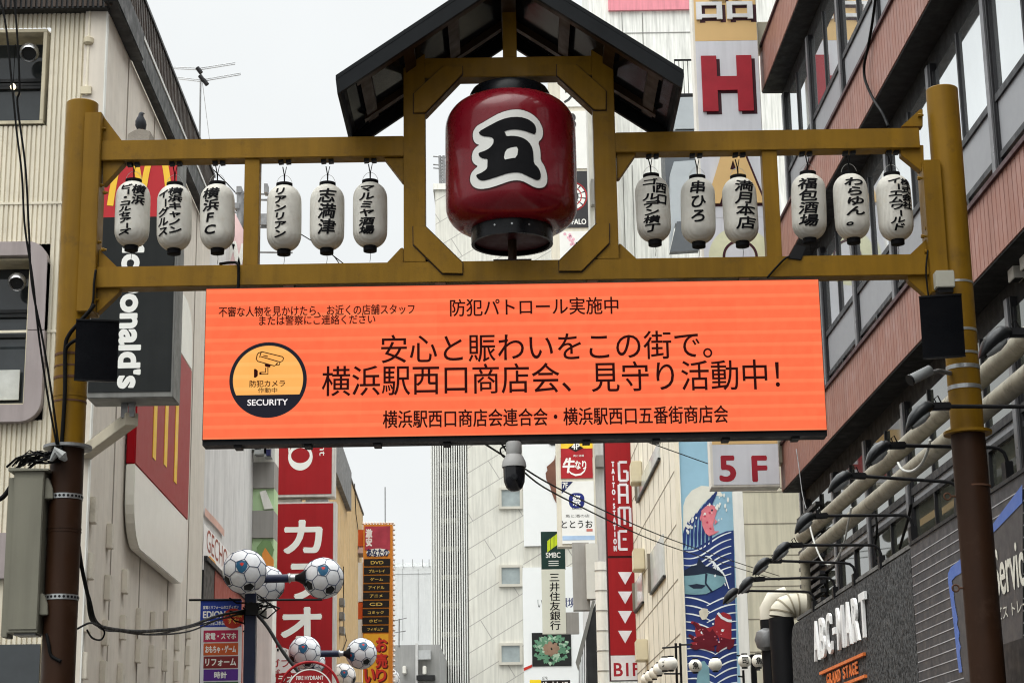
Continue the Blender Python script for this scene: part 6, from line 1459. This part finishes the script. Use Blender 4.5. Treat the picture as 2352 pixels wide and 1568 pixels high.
# ================================================================ FOOTBALL LAMP POSTS
navy_m = mat('post_navy', L(30, 38, 64), .45, spec=.3); ballw = mat('ball_white', L(222, 224, 226), .35, var=.10, scale=7, dirt=(.35, .33, .3, 1), dirtamt=.25); seam = mat('seam_blue', L(46, 62, 92), .6); shieldm = mat('shield_blue', L(40, 92, 124), .5, var=.2, scale=20); pentk = mat('pentagon_black', L(34, 36, 38), .5)
PHI = (1 + 5 ** .5) / 2
ICO = [Vector(v).normalized() for v in [(0, s1, s2 * PHI) for s1 in (-1, 1) for s2 in (-1, 1)] + [(s1, s2 * PHI, 0) for s1 in (-1, 1) for s2 in (-1, 1)] + [(s2 * PHI, 0, s1) for s1 in (-1, 1) for s2 in (-1, 1)]]
def football(c, r, rot, par, name='globe', emb=(0, 1), upv=None):
    c = Vector(c); M = rot
    mb = MB(); n = 24
    for i in range(n + 1):
        a = math.pi * i / n
        for k in range(2 * n): q = math.pi * k / n; mb.v.append(c + Vector((math.sin(a) * math.cos(q), math.sin(a) * math.sin(q), math.cos(a))) * r)
    for i in range(n):
        for k in range(2 * n): mb.f.append((i * 2 * n + k, (i + 1) * 2 * n + k, (i + 1) * 2 * n + (k + 1) % (2 * n), i * 2 * n + (k + 1) % (2 * n)))
    g = mb.build(name, ballw, par, smooth='all')
    V = [M @ v for v in ICO]; ed = 2 / math.sqrt(1 + PHI * PHI) * 1.05
    nb_ = {i: [j for j in range(12) if j != i and (V[i] - V[j]).length < ed] for i in range(12)}
    pt = lambda i, j: (V[i] * 2 / 3 + V[j] / 3).normalized()
    sm = MB(); segs = []
    for i in range(12):
        for j in nb_[i]:
            if i < j: segs.append((pt(i, j), pt(j, i)))
            for k in nb_[i]:
                if j < k and k in nb_[j]: segs.append((pt(i, j), pt(i, k)))
    for a, b in segs:
        if max(-a.y, -b.y) < -.35: continue
        sm.tube([c + (a * (1 - u) + b * u).normalized() * (r * 1.001) for u in (0, .25, .5, .75, 1)], r * .022, 4, False)
    sm.build('seams', seam, g)
    order = sorted(range(12), key=lambda i: V[i].y)
    def patch(shape, mt_, nm, axis, up, k):
        shape = [(shape[i][0] * (1 - u) + shape[(i + 1) % len(shape)][0] * u, shape[i][1] * (1 - u) + shape[(i + 1) % len(shape)][1] * u) for i in range(len(shape)) for u in (0, .33, .67)]
        x_ = up.cross(axis).normalized(); y_ = axis.cross(x_); m2 = MB()
        cen = (0, 0); ring_ = shape; N = len(ring_); rings = 4
        for t in range(rings + 1):
            for (px_, py_) in ring_:
                d_ = (axis + x_ * px_ * t / rings * 1.0 + y_ * py_ * t / rings).normalized(); m2.v.append(c + d_ * r * k)
        for t in range(rings):
            for s_ in range(N): m2.f.append((t * N + s_, t * N + (s_ + 1) % N, (t + 1) * N + (s_ + 1) % N, (t + 1) * N + s_))
        m2.build(nm, mt_, g)
    for rank, i in enumerate(order[:6]):
        if rank in emb:
            patch([(-.25, .24), (-.27, -.02), (-.16, -.22), (0, -.33), (.16, -.22), (.27, -.02), (.25, .24), (0, .28)], shieldm, 'emblem', V[i], ZV, 1.006)
            patch([(-.10, .12), (-.03, .04), (.0, .10), (.04, .02), (.10, .12), (.0, .18)], lred, 'emblem_bird', V[i], ZV, 1.010)
        elif V[i].z < -.2 and upv is not None:
            ps = []
            for k in range(5):
                q = 2 * math.pi * k / 5; ps.append((.27 * math.sin(q), .27 * math.cos(q)))
            patch(ps, pentk, 'dark_panel', V[i], ZV, 1.005)
    return g
from mathutils import Euler
def tilt(el, az, spin): # put one icosahedron vertex towards the street, raised a little
    v0 = ICO[0]; q = v0.rotation_difference(Vector((math.sin(az), -math.cos(az) * math.cos(el), math.sin(el))).normalized()).to_matrix()
    ax = Vector((math.sin(az), -math.cos(az) * math.cos(el), math.sin(el))).normalized()
    return Matrix.Rotation(spin, 3, ax) @ q
def lamp_post(Y, label, px, ytop, balls, arm, w):
    fr = FR(Y); a, b = fr.px(px, ytop); t = thing('football_lamp_post', label, 'street lamp', (a, Y, 0), 'street lamps with football globes')
    MB().box(fr, a - w, a + w, 0, b, -w, w).build('pole', navy_m, t, bevel=.008)
    for (x, y, dY, r, rot, emb) in balls:
        f2 = FR(Y + dY); pa_, pb_ = f2.px(x, y); football(f2.p(pa_, pb_), r, rot, t, emb=emb, upv=ZV)
    (x0, y0), (x1, y1), rr_ = arm
    p0, p1 = fr.p(*fr.px(x0, y0)), fr.p(*fr.px(x1, y1))
    MB().tube([p0, p0 + (p1 - p0) * .62], rr_, 16).build('arm', navy_m, t, smooth=True)
    MB().tube([p0 + (p1 - p0) * .62, p0 + (p1 - p0) * .64, p0 + (p1 - p0) * .66, p0 + (p1 - p0) * .76], [rr_ * 1.2, rr_ * 1.2, rr_ * .8, rr_ * .8], 16).build('collar', MT['steel'], t, smooth=True)
    MB().tube([p0 + (p1 - p0) * .76, p0 + (p1 - p0) * .84, p1], [rr_ * .7, rr_ * 1.0, rr_ * 2.1], 16).build('socket', MT['black'], t, smooth=True)
    return t
lp = lamp_post(22.0, 'nearest navy lamp post with white football globes over the blue shop banner', 577, 1363,
  [(562, 1312, -.35, .25, tilt(.12, .0, R_(90)), (0,)), (742, 1327, .1, .238, tilt(.28, .1, R_(20)), (0,)), (612, 1341, 1.5, .225, tilt(-.2, .4, R_(40)), ())], ((600, 1329), (703, 1326), .048), .066)
MB().box(FR(21.9), *FR(21.9).rect(566, 1385, 594, 1412), -.05, .06).build('clamp', MT['black'], lp)
lf22 = FR(22.0)
for x0, x1 in ((437, 556), (598, 742)): MB().tube([lf22.p(*lf22.px(x0, 1379), .08), lf22.p(*lf22.px(x1, 1378), .08)], .013, 8).build('banner_rod', MT['black'], lp)
hg = MB(); rnd = random.Random(9)
for k in range(14):
    p = Vector(lf22.p(*lf22.px(rnd.uniform(545, 622), rnd.uniform(1382, 1418)), .1)); pts = [p]
    for j in range(4): pts.append(pts[-1] + Vector((rnd.uniform(-.12, .12), rnd.uniform(-.03, .03), rnd.uniform(-.09, .06))))
    hg.tube(pts, .010, 5)
hg.build('wire_knot', MT['cable'], lp)
MB().box(lf22, *lf22.rect(596, 1403, 614, 1422), .05, .12).build('wrapped_plug', mat('plug_grey', L(120, 120, 110), .6, var=.3), lp)
lamp_post(30.0, 'farther navy lamp post with two football globes behind the red hydrant sign', 712, 1515,
  [(700, 1497, -.3, .25, tilt(.15, .0, R_(90)), (0,)), (830, 1500, .1, .24, tilt(.42, .2, R_(10)), (0, 1)), (716, 1520, 1.2, .22, tilt(-.2, .4, R_(40)), ())], ((735, 1500.5), (806, 1500), .052), .066)
lamp_post(38.0, 'farthest lamp post whose football globes peep over the lower picture edge', 800, 1580,
  [(787, 1553, -.2, .26, tilt(.15, .2, R_(60)), (0,)), (890, 1560, .1, .245, tilt(.3, .2, R_(30)), ())], ((815, 1572), (862, 1572), .05), .066)

# banner on the first post
l9 = zz(0, 1660, .5738)
bn = thing('shop_banner', 'blue and white vertical shop banner with four coloured rows on the nearest lamp post', 'banner', lf22.p(*lf22.px(510, 1600)))
bx = (*l9(1316, 1030), *l9(1584, 1205)); b4 = lambda y0, y1, x0=1316, x1=1584: (l9(x0, y0)[0], l9(x0, y0)[1], l9(x1, y1)[0], l9(x1, y1)[1])
bcol = lambda n, c_: mat(n, c_, .6, var=.06, scale=3)
def bpan(px, c0, mt_, nm, par=bn): return MB().box(lf22, *lf22.rect(*px), c0, c0 + .004).build(nm, mt_, par)
bpan(b4(1031, 1205), .07, bcol('banner_blue', L(36, 60, 146)), 'blue_panel'); bpan(b4(1205.5, 1660), .07, bcol('banner_white', L(216, 216, 218)), 'white_panel')
sw2 = MT['sign_white']
sign_text(lf22, '家電とリフォームのエディオン', lf22.rect(*b4(1066, 1088, 1335, 1565)), .075, sw2, bn, bold=.02)
sign_text(lf22, 'EDION', lf22.rect(*b4(1103, 1146, 1335, 1478)), .075, sw2, bn, bold=.04)
sign_text(lf22, '横浜西口本店', lf22.rect(*b4(1166, 1194, 1335, 1478)), .075, sw2, bn, bold=.02)
ca, cb = lf22.px(*l9(1530, 1150)); rd_ = bcol('banner_red', L(176, 50, 40)); MB().poly(lf22, [(ca + .12 * math.cos(q), cb + .115 * math.sin(q)) for q in [2 * math.pi * k / 32 for k in range(32)]], .076).build('red_disc', rd_, bn)
sign_text(lf22, 'ビブレ隣', (ca - .1, ca + .1, cb + .01, cb + .055), .078, mat('disc_yellow', L(236, 190, 90), .5), bn, bold=.02); sign_text(lf22, 'すぐ!', (ca - .06, ca + .06, cb - .06, cb), .078, mat('disc_yellow2', L(236, 190, 90), .5), bn, bold=.03)
for st, y0, y1, c_ in (('家電・スマホ', 1227, 1303, L(170, 44, 78)), ('おもちゃ・ゲーム', 1311, 1389, L(188, 88, 44)), ('リフォーム', 1396, 1474, L(120, 42, 44)), ('時計', 1481, 1555, L(84, 46, 130)), ('修理', 1563, 1640, L(60, 90, 60))):
    rp = bpan(b4(y0, y1, 1337, 1562), .0745, bcol('row', c_), 'row_panel'); x0, x1 = (1350, 1548) if len(st) > 3 else (1408, 1488)
    sign_text(lf22, st, lf22.rect(*b4(y0 + 16, y1 - 16, x0, x1)), .079, sw2, rp, bold=.035)
bn2 = tag(MB().box(FR(23), *FR(23).rect(*b4(1180, 1660, 1586, 1612)), 0, .005).build('narrow_banner', bcol('banner_pink', L(214, 176, 170))), 'narrow pale pink banner edge just left of the nearest lamp pole', 'banner')

# fire hydrant sign
HY_ = 17.7; HF_ = FR(HY_); ha, hb_ = HF_.px(711, 1588.5); hr = HF_.px(782.6, 1588)[0] - ha
hs = thing('hydrant_sign', 'round red fire hydrant sign with a red tube ring, cut by the lower edge', 'sign', (ha, HY_, 0))
hred = mat('hydrant_red', L(150, 26, 32), .4, var=.08)
cirp = lambda r, n=64: [(ha + r * math.cos(2 * math.pi * k / n), hb_ + r * math.sin(2 * math.pi * k / n)) for k in range(n)]
ringp = [HF_.p(x, z) for x, z in cirp(hr - .012)]; ringp.append(ringp[0]); ringp.append(ringp[1])
MB().tube(ringp, .0125, 10, False).build('tube_ring', hred, hs, smooth='all')
ir = hr * .745
MB().prism(HF_, cirp(ir), -.03, 0).build('disc', hred, hs); MB().ribbon(HF_, cirp(ir * .965), .011, .0025, True).build('rim', MT['sign_white'], hs)
sign_text(HF_, 'FIRE HYDRANT', HF_.rect(681, 1551, 743, 1560), .002, MT['sign_white'], hs, bold=.015); sign_text(HF_, '消火栓', HF_.rect(676, 1566, 748, 1592), .002, MT['sign_white'], hs, bold=.03)
MB().tube([HF_.p(ha, hb_ - ir, -.02), Vector((ha, HY_ + .02, 0))], .04, 14).build('pole', hred, hs, smooth=True)
for k in range(4):
    q = math.pi / 4 + k * math.pi / 2; MB().tube([HF_.p(ha + ir * .98 * math.cos(q), hb_ + ir * .98 * math.sin(q), -.015), HF_.p(ha + (hr - .012) * math.cos(q), hb_ + (hr - .012) * math.sin(q), 0)], .008, 8).build('spoke', hred, hs)
# round restaurant sign and red karaoke board
gf = FR(31.8); ga, gb_ = gf.px(642, 1527); gr = gf.px(683, 1527)[0] - ga
gs = thing('round_shop_sign', 'round white shop sign with dark red kana behind the hydrant sign', 'sign', gf.p(ga, gb_ - gr))
MB().prism(gf, [(ga + gr * math.cos(2 * math.pi * k / 40), gb_ + gr * math.sin(2 * math.pi * k / 40)) for k in range(40)], -.12, 0).build('disc', mat('disc_white', L(222, 220, 218), .5, var=.04), gs)
dr = mat('kana_red', L(160, 36, 44), .5)
sign_text(gf, 'ガブ', gf.rect(620, 1512, 668, 1531), .002, dr, gs, bold=.02); sign_text(gf, 'ガー', gf.rect(620, 1536, 668, 1554), .002, dr, gs, bold=.02)
for k, ch in enumerate('0103'):
    q = R_(112 - k * 15); sign_text(gf, ch, (ga + gr * .86 * math.cos(q) - .015, ga + gr * .86 * math.cos(q) + .015, gb_ + gr * .86 * math.sin(q) - .022, gb_ + gr * .86 * math.sin(q) + .022), .002, MT['ink'], gs)
kb = thing('karaoke_board', 'red board with white kana below the round white sign', 'sign', FR(31.4).p(*FR(31.4).px(655, 1620)))
kf = FR(31.4); MB().box(kf, *kf.rect(611, 1545, 700, 1640), -.1, 0).build('panel', redp, kb); sign_text(kf, 'カラオケ', kf.rect(618, 1550, 697, 1568), .002, MT['sign_white'], kb, bold=.035)
ob = tag(MB().box(gf, *gf.rect(598, 1490, 634, 1572), -.5, -.2).build('dark_shop_box', darkm), 'black box sign behind the round white shop sign', 'sign')

# ================================================================ ROUND STREET LANTERNS (right, bottom)
lw_ = mat('lantern_white', L(222, 218, 206), .5, var=.06)
def street_lantern(x, y, Y, label, mark):
    f = FR(Y); a, b = f.px(x, y); r = .118; o = Vector(f.p(a, b))
    t = thing('round_lantern', label, 'lantern', o - Vector((0, 0, r)), 'round white lanterns along the far street')
    MB().lathe(o, [(max(.004, r * math.sin(math.pi * k / 16)), -r * math.cos(math.pi * k / 16)) for k in range(17)], 24).build('globe', lw_, t, smooth='all')
    MB().lathe(o, [(.05, r * .93), (.055, r * .96), (.055, r * 1.12), (.03, r * 1.14)], 16).lathe(o, [(.035, -r * 1.14), (.055, -r * 1.1), (.055, -r * .94), (.04, -r * .92)], 16).build('end_ring', MT['black'], t, smooth=True)
    if mark:
        v, f_ = flat2(mark, -.055, .055, -.06, .06); V, Fq = bisect2(v, f_, .02, .02); m_ = MB()
        for k in range(5):
            dx, dy = .003 * math.cos(k * 1.26), .003 * math.sin(k * 1.26)
            m_.add([o + Vector((x_ + dx, -math.sqrt(max(1e-5, (r + .002 + k * .0003) ** 2 - (x_ + dx) ** 2 - (y_ + dy) ** 2)), y_ + dy)) for x_, y_ in V], Fq)
        m_.build('mark', MT['ink'], t)
    return t
for a in ((1597, 1528, 34, 'round white lantern with a fish character in front of the mural', '魚'), (1643, 1525, 34, 'blank round white lantern in front of the lower part of the mural', None),
          (1710, 1517, 34, 'round white lantern with a framed mark just right of the mural', '司'), (1742, 1517, 33.6, 'rightmost round white lantern, with a black fish character beside the black pole', '魚'),
          (1527, 1524, 33.4, 'front left round lantern of the receding row below the cream side wall', '力'), (1541, 1523, 33, 'front right round lantern of the receding row below the cream side wall', None),
          (1514, 1536, 36.5, 'second round lantern back in the receding row left of the mural', None), (1503, 1545, 39, 'third round lantern back in the receding row left of the mural', None), (1493, 1552, 40.5, 'fourth round lantern back in the receding row left of the mural', None), (1484, 1559, 41.8, 'farthest round lantern of the receding row, at the lower edge', None)):
    street_lantern(*a)
rk = thing('lantern_rack', 'black pole with thin arms carrying the two right round lanterns', 'pole', (FR(34.2).px(1731, 1540)[0], 34.2, 0)); rf_ = FR(34.2)
a0, a1, _, b1 = rf_.rect(1725, 1502, 1737, 1560); MB().box(rf_, a0, a1, 0, b1, -.05, .05).build('pole', MT['black'], rk)
MB().tube([rf_.p(*rf_.px(1707, 1538)), rf_.p(rf_.px(1707, 1538)[0], 0)], .022, 8).build('pole', MT['black'], rk)
for ps in ([(1692, 1504), (1716, 1507), (1725, 1505)], [(1695, 1552), (1709, 1553)], [(1737, 1506), (1780, 1505)], [(1737, 1537), (1746, 1537)]): MB().tube([rf_.p(*rf_.px(*p)) for p in ps], .016, 6).build('arm', MT['black'], rk)
rk2 = thing('lantern_rack', 'twin black poles with thin arms beside the receding lantern row', 'pole', (FR(33.6).px(1556, 1540)[0], 33.6, 0)); rf2 = FR(33.6)
for x in (1552, 1562): MB().tube([rf2.p(*rf2.px(x, 1476)), rf2.p(rf2.px(x, 1540)[0], 0)], .022, 8).build('pole', MT['black'], rk2)
for ps in ([(1521, 1487), (1562, 1484)], [(1525, 1546), (1562, 1546)], [(1562, 1480), (1590, 1479)]): MB().tube([rf2.p(*rf2.px(*p)) for p in ps], .016, 6).build('arm', MT['black'], rk2)

# ================================================================ CABLES
def pc(ps): return [Vector(FR(Y).p(*FR(Y).px(x, y))) for x, y, Y in ps]
main = [(181, 1255, 12.62), (190, 1300, 12.6), (203, 1370, 12.9), (222, 1430, 13.4), (280, 1445, 15), (350, 1450, 17), (430, 1440, 19.3), (500, 1418, 21), (565, 1400, 21.9)]
rnd = random.Random(4)
for k, lab in enumerate(('thick black sagging cable from the left post to the nearest lamp post', 'black cable strand twisted round the sagging bundle from the left post', 'thin black strand hanging lowest in the sagging bundle by the left post')):
    cable(pc([(x + (rnd.uniform(-6, 6) if 0 < i < 8 else 0), y + k * 3 + (rnd.uniform(-4, 4) if 0 < i < 8 else 0), Y + k * .01) for i, (x, y, Y) in enumerate(main)]), 0.015 if k == 0 else .008, MT['cable'], lab, 'sagging_cable')
cable(pc([(178, 1443, 12.6), (205, 1430, 12.8), (226, 1436, 13.2), (240, 1450, 13.3), (232, 1468, 13.3), (212, 1464, 13.1), (200, 1446, 12.9)]), .007, MT['cable'], 'small loop of black cable right of the brown left post')
cable(pc([(592, 1412, 21.8), (615, 1440, 21.2), (650, 1496, 20), (690, 1548, 19), (720, 1590, 18.2)]), .019, MT['cable'], 'thick twisted black cable running down from the nearest lamp post to the hydrant sign')
cable(pc([(-20, -60, 12.2), (10, 40, 12.2), (26, 180, 12.2), (38, 300, 12.2), (50, 400, 12.2), (57, 520, 12.2), (75, 640, 12.2), (88, 760, 12.25), (108, 900, 12.3), (130, 1020, 12.35)]), .008, MT['cable'], 'black cable running down past the left windows, starting at the picture corner', 'drop_cable')
cable(pc([(26, -60, 12.2), (38, 60, 12.2), (45, 200, 12.22), (40, 240, 12.23), (58, 380, 12.22), (66, 520, 12.23), (73, 650, 12.2), (98, 780, 12.25), (118, 900, 12.3), (134, 1020, 12.35)]), .008, MT['cable'], 'black cable twisting round its neighbour past the left windows', 'drop_cable')
cable(pc([(216, 700, 12.36), (205, 715, 12.34), (178, 745, 12.35), (158, 770, 12.37), (150, 800, 12.38), (149, 900, 12.38), (143, 1000, 12.38), (139, 1040, 12.36)]), .014, MT['cable'], 'black cable strapped down the yellow left post beside the loudspeaker')
cable(pc([(176, 780, 12.33), (160, 790, 12.35), (151, 806, 12.37), (150, 850, 12.38)]), .012, MT['cable'], 'short black lead from the left loudspeaker to the post')
cable(pc([(220, 620, 12.37), (216, 650, 12.36), (214, 690, 12.36), (206, 712, 12.36)]), .009, MT['cable'], 'black lead along the sleeve of the left post')
gcl = FR(12.41)
cable(pc([(505, 606, 12.5), (530, 603, 12.45), (546, 606, 12.40), (548, 630, 12.405), (547, 664, 12.405)]), .010, MT['cable'], 'black cable looped over the lower beam left of the strut')
cable(pc([(1822, 590, 12.45), (1806, 592, 12.40), (1785, 612, 12.405), (1762, 638, 12.405)]), .007, MT['cable'], 'black lead curving down over the lower beam from the small floodlight')
cable(pc([(2131, 575, 12.40), (2127, 620, 12.38), (2130, 660, 12.38), (2134, 690, 12.38)]), .006, MT['cable'], 'thin black lead on the sleeve of the right post')
cable(pc([(1104, 1013, 12.36), (1180, 1060, 14), (1300, 1130, 17), (1500, 1222, 24), (1660, 1280, 31), (1790, 1322, 36.2)]), .007, MT['cable'], 'upper of two black wires running from the orange screen towards the mural', 'overhead_wire')
cable(pc([(1150, 1016, 12.4), (1205, 1085, 14.2), (1300, 1146, 17), (1500, 1240, 24), (1660, 1293, 31), (1790, 1332, 36.2)]), .007, MT['cable'], 'lower of two black wires running from the orange screen towards the mural', 'overhead_wire')
cable(pc([(1172, 1020, 12.33), (1150, 1030, 12.3), (1154, 1046, 12.3), (1166, 1052, 12.3)]), .006, MT['cable'], 'short black lead beside the dome camera')
for ps, lab in (([(478, 378, 30), (520, 420, 30.3), (562, 466, 30.6)], 'thin wire against the sky right of the third lantern'), ([(688, 536, 30), (745, 572, 31), (805, 618, 32)], 'thin wire against the sky between the fourth and fifth lanterns'), ([(748, 574, 31), (770, 592, 31), (800, 640, 31)], 'thin wire branching down behind the fifth lantern'), ([(1480, 1012, 30), (1600, 1055, 33), (1700, 1090, 36), (1800, 1122, 36.4)], 'thin wire crossing the top of the mural')):
    cable(pc(ps), .009, MT['cable'], lab, 'overhead_wire')
# tangle over the grey cabinet
rnd = random.Random(12)
tg_ = MB()
for k in range(16):
    p = pc([(rnd.uniform(15, 70), rnd.uniform(1060, 1080), 12.4)])[0]; e_ = pc([(rnd.uniform(112, 140), rnd.uniform(1035, 1062), 12.38)])[0]; m1 = p.lerp(e_, .35) + Vector((rnd.uniform(-.05, .05), rnd.uniform(-.04, .04), rnd.uniform(0, .07))); m2_ = p.lerp(e_, .7) + Vector((rnd.uniform(-.04, .04), rnd.uniform(-.04, .04), rnd.uniform(-.02, .05)))
    tg_.tube([p, p.lerp(m1, .6) + Vector((0, 0, .015)), m1, m1.lerp(m2_, .5), m2_, e_], rnd.choice((.004, .006, .008)), 6)
tag(tg_.build('cable_tangle', MT['cable'], None, smooth='all'), 'tangle of black cables lying on the grey cabinet beside the left post', 'cable')
tp_ = MB(); pcx = pc([(133, 1046, 12.33)])[0]
tp_.tube([pcx + Vector((-.05, .02, -.03)), pcx + Vector((-.01, 0, .03)), pcx + Vector((.03, 0, .0)), pcx + Vector((.05, .02, -.03))], [.012, .034, .032, .012], 8)
tag(tp_.build('tape_wrap', mat('tape_grey', L(150, 152, 150), .5, var=.3, scale=30)), 'grey tape wrapped cable joint on the brown left post', 'cable joint')
cable(pc([(107, 1455, 12.42), (112, 1480, 12.4), (118, 1505, 12.4), (140, 1518, 12.4)]), .012, MT['cable'], 'black cable hanging from the underside of the grey cabinet')
cable(pc([(-10, 1150, 12.5), (8, 1140, 12.5), (24, 1118, 12.5)]), .016, MT['cable'], 'black cable entering the grey cabinet from the left picture edge')
# small floodlight on the lower beam
sf_ = FR(12.46)
sfl = thing('small_floodlight', 'small black floodlight standing on the lower beam under the tenth lantern', 'floodlight', sf_.p(*sf_.px(1830, 585)))
MB().prism(sf_, sf_.pts([(1808, 598), (1826, 566), (1850, 572), (1838, 602)]), -.06, .05).build('housing', MT['black'], sfl, bevel=.004)
MB().box(sf_, *sf_.rect(1815, 594, 1835, 604), -.02, .02).build('foot', MT['black'], sfl)
for _o in bpy.data.objects:
    if '_loc' in _o: del _o['_loc']
